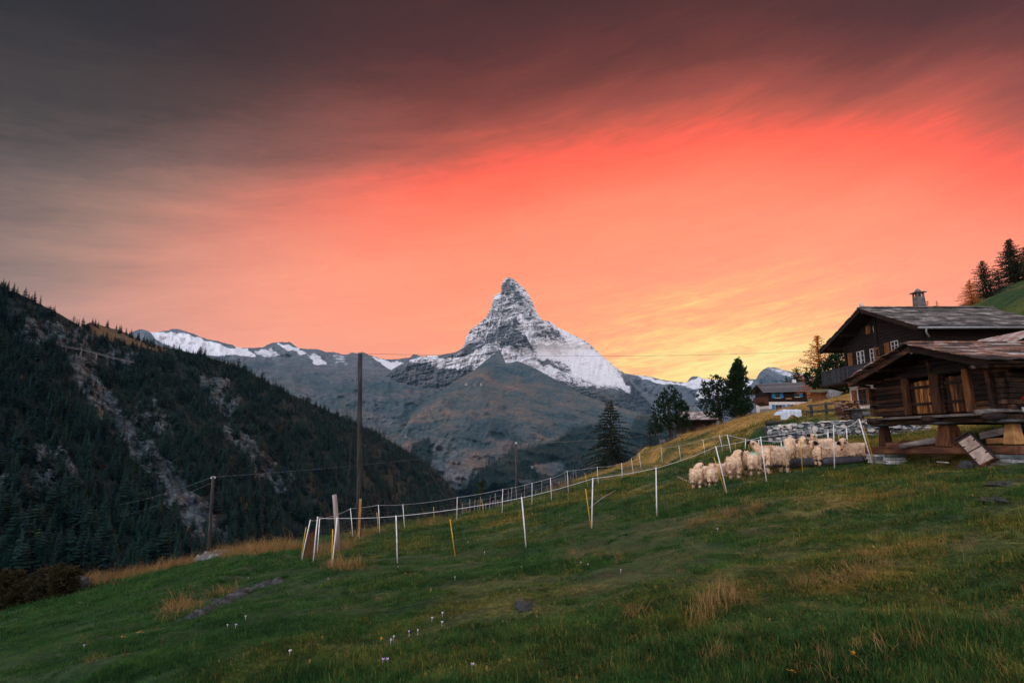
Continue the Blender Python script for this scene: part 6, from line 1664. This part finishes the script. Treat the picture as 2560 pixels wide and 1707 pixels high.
# stout wooden corner post
cp = hit(848, 1378); tp = V(at(836, 1236, cp.y)); wood_post = MB().tube([cp - Vector((0, 0, .2)), cp.lerp(tp, .5), tp], [0.088, 0.080, 0.074], 12, wob=0.04).build('wooden_post', m_polel, None, True)
tag(wood_post, 'stout weathered wooden post leaning at the fence corner', 'post')

# ------------------------------------------------------------------ rope and net fences
m_fpost = noisy('white_plastic_post', [(0, (0.52, 0.50, 0.49)), (0.5, (0.68, 0.66, 0.64)), (1, (0.78, 0.76, 0.74))], 9, bump=0.1, rough=0.5)
m_ypost = noisy('yellow_plastic_stake', [(0, (0.42, 0.22, 0.015)), (1, (0.62, 0.36, 0.03))], 9, bump=0.1, rough=0.5)
m_rope = noisy('white_rope', [(0, (0.48, 0.47, 0.47)), (1, (0.70, 0.68, 0.66))], 20, bump=0.1)
m_net = noisy('grey_netting', [(0, (0.10, 0.08, 0.075)), (1, (0.20, 0.165, 0.145))], 20, bump=0)
m_bnet = noisy('brown_netting', [(0, (0.10, 0.035, 0.02)), (1, (0.19, 0.07, 0.035))], 20, bump=0)
def sagline(mb, a, b, sag, r, n=5, k=7):
    pts = [a.lerp(b, t) - Vector((0, 0, sag * 4 * t * (1 - t))) for t in np.linspace(0, 1, k)]; mb.tube(pts, r, n, False)
def fence(label, posts, stakes, rows=6, pr=0.017, net=True, extra_top=None, rope_r=0.006, netr=0.0014, name='rope_fence'):
    P = []
    for (tx, ty, bx, by) in posts:
        b = hit(bx, by); t_ = V(at(tx, ty, b.y)); P.append((b, t_))
    m = P[len(P) // 2][0]; root = empty(name, m, label, 'fence')
    for b, t_ in P:
        MB().tube([b - Vector((0, 0, .08)), b.lerp(t_, .5), t_], [pr, pr, pr * .85], 7).build('post', m_fpost, root, True)
    for k in range(len(P) - 1):
        a, b = P[k], P[k + 1]; d = (a[0] - b[0]).length
        mb = MB(); sagline(mb, a[1] - Vector((0, 0, .02)), b[1] - Vector((0, 0, .02)), 0.012 * d, rope_r); mb.build('rope', m_rope, root, True)
        if net:
            mb = MB()
            for i in range(rows):
                f = 0.12 + 0.62 * i / (rows - 1); sagline(mb, a[0].lerp(a[1], f), b[0].lerp(b[1], f), 0.008 * d, netr, 3)
            nv = max(2, int(d / 0.30))
            for i in range(1, nv):
                t = i / nv; lo = a[0].lerp(a[1], .1).lerp(b[0].lerp(b[1], .1), t); hi = a[0].lerp(a[1], .74).lerp(b[0].lerp(b[1], .74), t)
                mb.tube([lo, hi - Vector((0, 0, .008 * d * 4 * t * (1 - t)))], netr * 0.7, 3, False)
            mb.build('netting', m_net, root)
    for (tx, ty, bx, by) in stakes:
        b = hit(bx, by); t_ = V(at(tx, ty, b.y)); MB().tube([b - Vector((0, 0, .06)), t_], [0.014, 0.012], 6).build('yellow_stake', m_ypost, root, True)
    return root, P
near_posts = [(794, 1291, 783, 1402), (843, 1293, 830, 1416), (990, 1288, 994, 1409), (1304, 1242, 1316, 1370), (1482, 1194, 1479, 1320), (1640, 1168, 1642, 1293), (1789, 1115, 1818, 1232), (1901, 1091, 1917, 1206), (2084, 1061, 2086, 1171)]
fence('nearer white rope and net fence crossing the pasture below the sheep', near_posts, [(832, 1322, 829, 1416), (1125, 1297, 1139, 1391), (1464, 1222, 1478, 1318), (1785, 1143, 1815, 1229), (1999.5, 1093, 2007, 1182)])
far_posts = [(776, 1298.5, 753, 1401), (799, 1296, 793, 1387), (876, 1270, 883, 1344), (946, 1261, 950, 1337), (1007, 1260, 1012, 1323), (1143, 1242, 1142, 1303), (1257, 1222, 1255, 1286), (1330, 1206, 1330, 1264), (1376, 1194, 1379, 1251), (1418, 1176, 1421, 1231), (1493, 1166, 1496, 1211),
             (1554, 1157, 1556, 1201), (1578, 1145, 1584, 1189), (1597, 1132, 1603, 1173), (1653, 1118, 1656, 1159), (1697, 1113, 1702, 1154), (1757, 1098, 1763, 1138), (1798, 1087, 1808, 1129), (1818, 1086, 1828, 1130)]
fence('farther white rope fence running up the slope towards the pines', far_posts, [(765, 1317, 751.5, 1396), (942, 1280, 947, 1333), (1084, 1266, 1086, 1309), (1204, 1247, 1211, 1295), (1462, 1182, 1471, 1221), (1837, 1104, 1840, 1126), (1872, 1106, 1873, 1126)], netr=0.0022)
pen_posts = [(1818, 1086, 1828, 1131), (1864, 1097, 1863, 1126), (1897, 1099, 1897, 1126), (1953, 1102, 1954, 1128), (2070, 1080, 2070, 1120), (2115.5, 1068, 2119, 1112)]
fence('short white rope fence of the pen between the sheep and the stone wall', pen_posts, [(2096, 1086, 2099, 1110)], net=False, rope_r=0.009, pr=0.022)
def corner_fence():
    b = Vector((11.0, 17.9, 0)); b = V(onX(2178, 1134, 10.85)); b.z = gz(b.x, b.y); t_ = V(at(2148, 1047, b.y)); root = empty('corner_fence_post', b, 'leaning white fence post with yellow stake at the barn corner', 'post')
    MB().tube([b, t_], [0.022, 0.019], 7).build('post', m_fpost, root, True)
    MB().tube([b + Vector((.08, 0, 0)), V(at(2157.6, 1063, b.y))], [0.014, 0.012], 6).build('yellow_stake', m_ypost, root, True)
    c = hit(2086, 1171); mb = MB(); sagline(mb, V(at(2084, 1061, c.y)), t_, 0.16, 0.010); mb.build('rope', m_rope, root, True)
    d = hit(2119, 1112); mb = MB(); sagline(mb, V(at(2115.5, 1068, d.y)), t_, 0.05, 0.009); mb.build('rope', m_rope, root, True)
corner_fence()
# brown close netting between the two leftmost posts
def brown_net():
    a = hit(753, 1401); b = hit(785, 1396); at1 = V(at(776, 1298.5, a.y)); bt = V(at(794, 1292, b.y))
    mb = MB()
    for i in range(16):
        f = 0.06 + 0.62 * i / 15; sagline(mb, a.lerp(at1, f), b.lerp(bt, f), 0.03, 0.005, 3)
    for i in range(26):
        t = i / 25; mb.tube([a.lerp(at1, .06).lerp(b.lerp(bt, .06), t), a.lerp(at1, .68).lerp(b.lerp(bt, .68), t) - Vector((0, 0, .1 * t * (1 - t)))], 0.0045, 3, False)
    o = mb.build('brown_netting', m_bnet); tag(o, 'close brown netting hung between the two leftmost leaning posts', 'netting')
brown_net()
# stake fence on the brow
def stake_fence():
    ps = []
    pts = [(1156, 1289), (1200, 1279), (1253, 1266), (1300, 1252), (1328, 1243), (1372, 1229), (1410, 1212), (1447, 1198)]
    xs = [p[0] for p in pts]; ys = [p[1] for p in pts]
    root = None; tops = []
    px = 1156.0; rr = random.Random(4)
    while px < 1448:
        py = np.interp(px, xs, ys); Y = np.interp(px, EDGE[:, 0], EDGE[:, 1]) - 0.3
        p = at(px, py, Y); b = Vector((float(p[0]), float(p[1]), gz(p[0], p[1])))
        if root is None: root = empty('stake_fence', b, 'old fence of thin grey lilac stakes along the brow', 'fence')
        h = rr.choice([rr.uniform(0.35, 0.6), rr.uniform(0.75, 1.05)]); l = rr.gauss(0, 0.06)
        t_ = b + Vector((l, 0, h)); MB().bar(b - Vector((0, 0, .1)), t_, 0.035, 0.03, (0, 1, 0)).build('stake', m_polel, root); tops.append(b + Vector((0, -.03, .42)))
        px += rr.uniform(3.5, 11) if px < 1250 or px > 1410 else rr.uniform(7, 20)
    for h in (0.0, 0.28):
        mb = MB(); mb.tube([q + Vector((0, 0, h)) for q in tops[::3]], 0.012, 4, False); mb.build('wire', m_net, root)
stake_fence()

# ------------------------------------------------------------------ rocks, logs and sticks on the meadow
def rocks():
    root = empty('rock_outcrop', hit(530, 1396), 'knobbly lichen covered rock outcrop on the left brow', 'rock')
    for i, (px, py, rx, rz) in enumerate([(500, 1392, 14, 9), (520, 1386, 16, 11), (545, 1380, 18, 12), (566, 1376, 16, 10), (575, 1372, 12, 8), (510, 1398, 18, 7), (488, 1398, 10, 6), (540, 1392, 18, 9)]):
        p = hit(px, py + 4); k = p.y / 1400
        MB().blob(p + Vector((0, 0, rz * k * .2)), (rx * k, rx * k * .8, rz * k * 1.2), 12, 9, 0.45, 30 + i, 2.4).build('rock', m_rock, root, True)
    p = hit(196, 1474); k = p.y / 1400; o = MB().blob(p + Vector((0, 0, 10 * k)), (26 * k, 20 * k, 20 * k), 14, 10, 0.25, 50).build('boulder', m_slab, None, True); tag(o, 'rounded grey boulder at the left brow before the shrubs', 'boulder')
    p = hit(236, 1446); k = p.y / 1400; o = MB().blob(p + Vector((0, .3, 6 * k)), (24 * k, 16 * k, 9 * k), 14, 10, 0.25, 51).build('boulder', m_slab, None, True); tag(o, 'low boulder half hidden in dry grass right of the rounded one', 'boulder')
    # flat rock ledge in the grass
    root = empty('rock_ledge', hit(580, 1500), 'long flat mauve grey rock ledge in the lower left grass', 'rock')
    for i, (px, py, rx, ry) in enumerate([(490, 1542, 20, 10), (520, 1528, 24, 12), (555, 1510, 28, 13), (590, 1494, 30, 14), (625, 1480, 30, 12), (660, 1466, 28, 9), (690, 1456, 20, 6)]):
        p = hit(px, py); k = p.y / 1400
        MB().blob(p + Vector((0, 0, -0.125)), (rx * k * 1.3, ry * k * 4.0, 0.19), 22, 13, 0.7, 60 + i, 4.0).build('rock', m_slab, root, True)
    p = hit(1310, 1516); o = MB().blob(p - Vector((0, 0, .02)), (0.13, 0.2, 0.075), 20, 11, 0.9, 70, 5.0).build('earth_mound', m_mortar, None, True); tag(o, 'small dark molehill in the middle of the foreground', 'molehill')
    for i, (px, py, lab) in enumerate([(2510, 1209, 'upper dark earth patch in the grass at the right border'), (2505, 1246, 'lower dark earth patch in the grass at the right border')]):
        p = hit(px, py); o = MB().blob(p - Vector((0, 0, .03)), (0.22, 0.25, 0.05), 20, 11, 0.9, 74 + i, 5.0).build('earth_mound', m_mortar, None, True); tag(o, lab, 'molehill')
rocks()
def sticks():
    a = hit(1694, 1195); b = hit(1732, 1212); o = MB().tube([a + Vector((0, 0, .06)), a.lerp(b, .5) + Vector((0, 0, .05)), b + Vector((0, 0, .05))], [0.022, 0.028, 0.024], 6).build('branch', m_polel, None, True); tag(o, 'bare pale branch on the grass left of the leftmost sheep', 'branch')
    a = hit(1462, 1281); b = hit(1540, 1228); o = MB().tube([a + Vector((0, 0, .04)), a.lerp(b, .5) + Vector((0, 0, .10)), b + Vector((0, 0, .06))], [0.015, 0.022, 0.018], 6).build('branch', m_polel, None, True); tag(o, 'long thin branch lying on the slope behind the middle rope', 'branch')
    m_dark = noisy('charcoal_log', [(0, (0.018, 0.018, 0.022)), (0.6, (0.050, 0.048, 0.055)), (1, (0.12, 0.115, 0.12))], 5, (0.4, 1, 1), bump=0.8, bscale=18, bdist=0.02)
    a = hit(1945, 1172); Y = a.y; A = Vector((a.x - .08, Y, a.z + .17)); b = hit(2165, 1158); Bq = Vector((b.x, b.y + .1, b.z + .12))
    o = MB().tube([A, A.lerp(Bq, .12), A.lerp(Bq, .3), A.lerp(Bq, .6), A.lerp(Bq, .85), Bq], [0.20, 0.21, 0.15, 0.13, 0.12, 0.08], 12, wob=0.08).build('fallen_log', m_dark, None, True); tag(o, 'long charcoal grey tree trunk lying before the sheep', 'log')
    a = V(at(2106, 1128, Y + .5)); b = V(at(2172, 1150, Y + .1)); o = MB().tube([a, a.lerp(b, .3), b], [0.09, 0.14, 0.07], 10, wob=0.08).build('fallen_log', m_dark, None, True); tag(o, 'short dark log slanting down behind the long trunk near the rightmost sheep', 'log')
sticks()

# ------------------------------------------------------------------ far human traces
def viaduct():
    pts = [(123, 857), (166, 868), (204, 874.5), (242, 884), (281, 895), (335, 906)]
    w = surf_sample(FSR, np.array([p[0] for p in pts], float), np.array([p[1] for p in pts], float)); Y = w[:, 1].min() - 14
    P = [V(at(a, b, Y + i * 6)) for i, (a, b) in enumerate(pts)]
    root = empty('road_gallery', P[0], 'narrow concrete mountain road gallery across the cliff of the wooded slope', 'viaduct')
    mc = noisy('pale_concrete', [(0, (0.10, 0.096, 0.092)), (1, (0.19, 0.18, 0.17))], 0.2, bump=0.2)
    for a, b in zip(P[:-1], P[1:]):
        MB().bar(a, b, 4.5, 0.8).build('deck', mc, root); MB().bar(a + Vector((0, -3.4, 1.9)), b + Vector((0, -3.4, 1.9)), 0.3, 0.3).build('parapet', mc, root)
    for a in P[1:4]: MB().bar(a - Vector((0, 0, 10)), a - Vector((0, 0, .7)), 1.2, 1.2, (0, 1, 0)).build('pier', mc, root)
viaduct()
def far_building(px, py, w, h, mat, label, S=None, roof=m_slate2):
    q = surf_sample(S or HLD, np.array([float(px)]), np.array([float(py)]))[0]; k = q[1] / 1400; W = w * k; Hh = h * k; x, y, z = [float(v) for v in q]
    root = empty('mountain_hut', (x, y, z), label, 'hut', 'far mountain huts'); y -= 12
    MB().box(x - W / 2, x + W / 2, y - W * .3, y + W * .3, z - Hh * .5, z + Hh * .7).build('wall', mat, root)
    MB().hexa([(x - W * .55, y - W * .36, z + Hh * .7), (x + W * .55, y - W * .36, z + Hh * .7), (x + W * .55, y + W * .36, z + Hh * .7), (x - W * .55, y + W * .36, z + Hh * .7), (x - W * .55, y - .5, z + Hh), (x + W * .55, y - .5, z + Hh), (x + W * .55, y + .5, z + Hh), (x - W * .55, y + .5, z + Hh)]).build('roof', roof, root)
    for i in range(3): MB().box(x - W * .35 + i * W * .28, x - W * .35 + i * W * .28 + W * .12, y - W * .3 - .4, y - W * .3 - .1, z + Hh * .2, z + Hh * .45).build('window', m_glass, root)
far_building(1166, 962, 7, 5, m_pink, 'tiny pink white hotel on the shoulder below the peak'); far_building(1203, 963, 4, 6, m_pink, 'tiny white lift station right of the tiny hotel'); far_building(1186, 963, 4, 3, m_grey, 'tiny grey hut between the tiny hotel and the lift station')
far_building(1001, 1014, 9, 5, m_plaster, 'tiny pale huts above the waterfall gully on the left', FSR if False else HLD) if False else None
far_building(1330, 1168, 6, 4, m_grey, 'tiny pale hut left in the clearing of the far woods'); far_building(1388, 1163, 6, 4, m_grey, 'tiny pale hut in the clearing of the far woods, middle'); far_building(1397, 1178, 4, 4, m_grey, 'tiny pale hut low in the clearing of the far woods')
def masts():
    for i, (px, h) in enumerate([(314, 13), (328, 11), (336, 10)]):
        py = float(FS_TOP(px)) + 2; q = surf_sample(FSR, np.array([float(px)]), np.array([py]))[0]; k = q[1] / 1400
        root = empty('lift_mast', q, ['tiny lift mast leftmost on the bare ridge', 'tiny lift mast in the middle on the bare ridge', 'tiny lift mast rightmost on the bare ridge'][i], 'mast', 'lift masts on the bare ridge')
        MB().tube([V(q), V(q) + Vector((0, 0, h * k))], 0.5, 5).build('shaft', m_gutter, root); MB().bar(V(q) + Vector((-3, 0, h * k)), V(q) + Vector((3, 0, h * k)), .5, .5).build('cross_arm', m_gutter, root)
masts()
# ================================================================== SHEEP
def mat_wool():
    m, t, bs = mat_new('wool')
    co = t.n('ShaderNodeNewGeometry').outputs['Position']
    n = t.noise(co, 14, 4, 0.6); dk = t.n('ShaderNodeAttribute', attribute_name='dark').outputs['Fac']; dy = t.n('ShaderNodeAttribute', attribute_name='dye').outputs['Fac']; dr = t.n('ShaderNodeAttribute', attribute_name='dirt').outputs['Fac']
    c = t.ramp(t.mapr(n, 0.3, 0.7), [(0, (0.56, 0.36, 0.21)), (0.5, (0.70, 0.48, 0.31)), (1, (0.78, 0.58, 0.41))])
    c = t.mix(t.m('MULTIPLY', dr, 0.6), c, (0.16, 0.10, 0.06, 1))
    c = t.mix(t.mapr(dy, 0.05, 1.0, 0, 0.75), c, (0.20, 0.50, 0.42, 1))
    c = t.mix(dk, c, (0.012, 0.011, 0.012, 1))
    t.link(c, bs.inputs['Base Color']); bs.inputs['Roughness'].default_value = 0.9; bs.inputs['Specular IOR Level'].default_value = 0.1
    return m
m_wool = mat_wool()
def sheep_body(yaw, pitch, seed):
    """one skinned body: spine, neck, head, four jointed legs, ears; x forward, z up, feet on z=0"""
    rr = random.Random(seed)
    v = [(-0.50, 0, 0.60), (-0.38, 0, 0.63), (-0.10, 0, 0.61), (0.20, 0, 0.62), (0.36, 0, 0.68)]; r = [0.13, 0.225, 0.255, 0.23, 0.19]
    e = [(0, 1), (1, 2), (2, 3), (3, 4)]
    c = Vector((0.36, 0, 0.70)); rot = Matrix.Rotation(yaw, 3, 'Z') @ Matrix.Rotation(-pitch, 3, 'Y')
    head = [((0.13, 0, 0.14), 0.155), ((0.25, 0, 0.27), 0.125), ((0.35, 0, 0.275), 0.105), ((0.46, 0, 0.225), 0.080), ((0.53, 0, 0.195), 0.060)]
    for i, (p, q) in enumerate(head):
        pp = c + (rot @ Vector(p) if i > 0 else Matrix.Rotation(yaw * .4, 3, 'Z') @ Matrix.Rotation(-pitch * .6, 3, 'Y') @ Vector(p)); v.append(tuple(pp)); r.append(q); e.append((len(v) - 2, len(v) - 1))
    hi = len(v) - 4                                          # back of the head
    for s in (-1, 1):
        p = c + rot @ Vector((0.26, 0.16 * s, 0.27)); q = c + rot @ Vector((0.24, 0.26 * s, 0.19)); v += [tuple(p), tuple(q)]; r += [0.035, 0.028]; e += [(hi, len(v) - 2), (len(v) - 2, len(v) - 1)]
    # tail
    v.append((-0.57, 0, 0.42)); r.append(0.045); e.append((0, len(v) - 1))
    for (root_i, x) in ((1, -0.36), (3, 0.20)):
        for s in (-1, 1):
            st = rr.uniform(-.06, .06); k = len(v)
            if x < 0: pts = [((x + .04, 0.13 * s, 0.44), .105), ((x - .07, .135 * s, .27), .062), ((x - .02 + st, .135 * s, .12), .052), ((x + st, .135 * s, .02), .05)]
            else: pts = [((x, 0.12 * s, 0.42), .10), ((x + .03, .125 * s, .25), .065), ((x + .01 + st, .125 * s, .12), .053), ((x + .02 + st, .125 * s, .02), .05)]
            for j, (p, q) in enumerate(pts):
                v.append(p); r.append(q); e.append((root_i if j == 0 else len(v) - 2, len(v) - 1))
    me = bpy.data.meshes.new('sk'); me.from_pydata(v, e, []); ob = bpy.data.objects.new('sk', me); col.objects.link(ob)
    md = ob.modifiers.new('s', 'SKIN')
    if not me.skin_vertices: 
        bpy.context.view_layer.objects.active = ob
    sv = me.skin_vertices[0].data
    for i, q in enumerate(r): sv[i].radius = (q, q); sv[i].use_root = (i == 2)
    ob.modifiers.new('b', 'SUBSURF').levels = 2; ob.modifiers['b'].render_levels = 2
    dg = bpy.context.evaluated_depsgraph_get(); ev = ob.evaluated_get(dg); out = bpy.data.meshes.new_from_object(ev)
    bpy.data.objects.remove(ob); bpy.data.meshes.remove(me)
    return out, c, rot
def sheep(px, py, heading, hpx, yaw, pitch, label, seed, dye=None, dirt=0.3):
    p = hit(px, py); s = hpx * p.y / 1400 / 0.93 / math.cos(0.1)
    me, c, rot = sheep_body(R(yaw), R(pitch), seed)
    root = empty('sheep', p, label, 'sheep', 'blacknose sheep in the pen')
    rz = R(heading); M = Matrix.Rotation(rz, 3, 'Z')
    n = len(me.vertices); co = np.empty(n * 3); me.vertices.foreach_get('co', co); co = co.reshape(-1, 3)
    inv = np.array(rot.transposed()); loc = (co - np.array(c)) @ inv.T          # in head space
    dark = np.clip((loc[:, 0] - 0.36) / 0.04, 0, 1) * (loc[:, 2] > 0.02)
    ear = (np.abs(loc[:, 1]) > 0.19) & (loc[:, 0] > 0.1) & (loc[:, 2] > 0.05); dark = np.maximum(dark, ear * 0.95)
    eye = np.exp(-(((loc[:, 0] - 0.34) / 0.03) ** 2 + ((np.abs(loc[:, 1]) - 0.08) / 0.03) ** 2 + ((loc[:, 2] - 0.25) / 0.04) ** 2)); dark = np.maximum(dark, eye)
    knee = (co[:, 2] < 0.30) & (co[:, 2] > 0.19) & (np.abs(co[:, 1]) < 0.22); dark = np.maximum(dark, knee * 0.8); hoof = co[:, 2] < 0.05; dark = np.maximum(dark, hoof * 0.8)
    dirtv = np.clip((0.5 - co[:, 2]) / 0.4, 0, 1) * dirt + np.clip((-0.42 - co[:, 0]) / 0.1, 0, 1) * 0.5 * (np.abs(co[:, 1]) < .1)
    dyev = np.zeros(n)
    if dye: d0 = np.array(dye); dyev = np.clip(1.3 - np.linalg.norm((co - d0) / np.array([.15, .2, .16]), axis=1), 0, 1)
    for nm, a in (('dark', dark), ('dye', dyev), ('dirt', dirtv)):
        at_ = me.attributes.new(nm, 'FLOAT', 'POINT'); at_.data.foreach_set('value', a.astype(np.float32))
    # wool locks
    polys = [(pl_.center.copy(), pl_.normal.copy(), pl_.area, pl_.vertices[0]) for pl_ in me.polygons]
    ar = np.array([q[2] for q in polys]); 
    for i, q in enumerate(polys):
        if dark[q[3]] > 0.4 or q[0].z < 0.06: ar[i] = 0
    ar = ar / ar.sum(); rr = np.random.default_rng(seed); idx = rr.choice(len(polys), 3200, p=ar)
    V_, F_, A_ = [], [], {'dark': [], 'dye': [], 'dirt': []}
    for i in idx:
        ce, no, a, vi = polys[i]; q = np.array(ce) + rr.normal(0, .02, 3); nn = np.array(no); fall = nn * 0.28 + np.array([0, 0, -0.85]) + rr.normal(0, .16, 3); fall /= np.linalg.norm(fall)
        sd_ = np.cross(fall, nn); l_ = np.linalg.norm(sd_); 
        if l_ < 1e-3: continue
        sd_ = sd_ / l_ * 0.010 * rr.uniform(.7, 1.5); L = rr.uniform(0.05, 0.10) * (0.6 if q[2] < .3 else 1.0); k = len(V_)
        V_ += [tuple(q - sd_), tuple(q + sd_), tuple(q + nn * 0.010 + fall * L * .5 + sd_ * .8), tuple(q + nn * 0.010 + fall * L * .5 - sd_ * .8), tuple(q + fall * L + nn * .008)]
        F_ += [(k, k + 1, k + 2), (k, k + 2, k + 3), (k + 3, k + 2, k + 4)]
        sh = rr.uniform(-.15, .15)
        for nm, a_ in (('dark', dark), ('dye', dyev), ('dirt', dirtv)): A_[nm] += [float(np.clip(a_[vi] + (sh if nm == 'dirt' else 0), 0, 1))] * 5
    body = bpy.data.objects.new('body', me); me.materials.clear(); me.materials.append(m_wool); me.polygons.foreach_set('use_smooth', [True] * len(me.polygons)); col.objects.link(body); body.parent = root
    fl = fast_mesh('fleece', np.array(V_), np.array(F_), m_wool, {k: np.array(a) for k, a in A_.items()}, False, root)
    # stand upright on the slope
    root.rotation_euler = (0, 0, rz); root.scale = (s, s, s); root.location = p - Vector((0, 0, 0.01))
    return root
SH = [(1742, 1221, 72, 52, -55, 8, 'leftmost sheep seen from behind with its head turned right', 1, None, .3),
      (1775, 1217, 90, 50, -15, -30, 'second sheep from the left, rump towards the viewer, head down', 2, None, .4),
      (1797, 1203, 12, 46, 10, -20, 'sheep standing sideways behind the second one, partly hidden by the leaning post', 3, None, .5),
      (1838, 1199, 66, 60, -50, 14, 'large sheep seen from behind looking right over its shoulder', 4, None, .3),
      (1880, 1189, 86, 60, 5, -30, 'sheep rump with a pale blue dye mark on its back', 5, (-.34, 0, .88), .6),
      (1926, 1170, 165, 56, -15, 12, 'sheep mostly hidden behind the broadside one, only its head looking left', 6, None, .2),
      (1946, 1184, 4, 72, 35, 16, 'big broadside sheep with a green mark on the shoulder, facing right', 7, (.16, 0, .86), .4),
      (2020, 1163, 262, 54, 12, 0, 'sheep facing the viewer with a wide black face', 8, None, .2),
      (2066, 1163, 4, 50, -32, -38, 'sheep with green marked shoulder lowering its black face to the log', 9, (-.02, 0, .86), .3),
      (2062, 1140, 170, 46, 20, 14, 'sheep at the back with raised head right of the black faced one', 10, None, .2),
      (2098, 1143, 35, 40, -10, 10, 'sheep at the back near the white post, head towards the wall', 11, None, .2),
      (2100, 1156, 190, 36, -20, -20, 'small sheep crouching behind the log in front of the rightmost one', 12, None, .3),
      (2140, 1153, 183, 48, 10, -10, 'rightmost sheep facing left with a dirty dark rump beside the barn', 13, None, .8),
      (1998, 1146, 40, 44, -15, 16, 'sheep at the back between the broadside and the black faced sheep', 14, None, .2)]
for a in SH: sheep(*a)
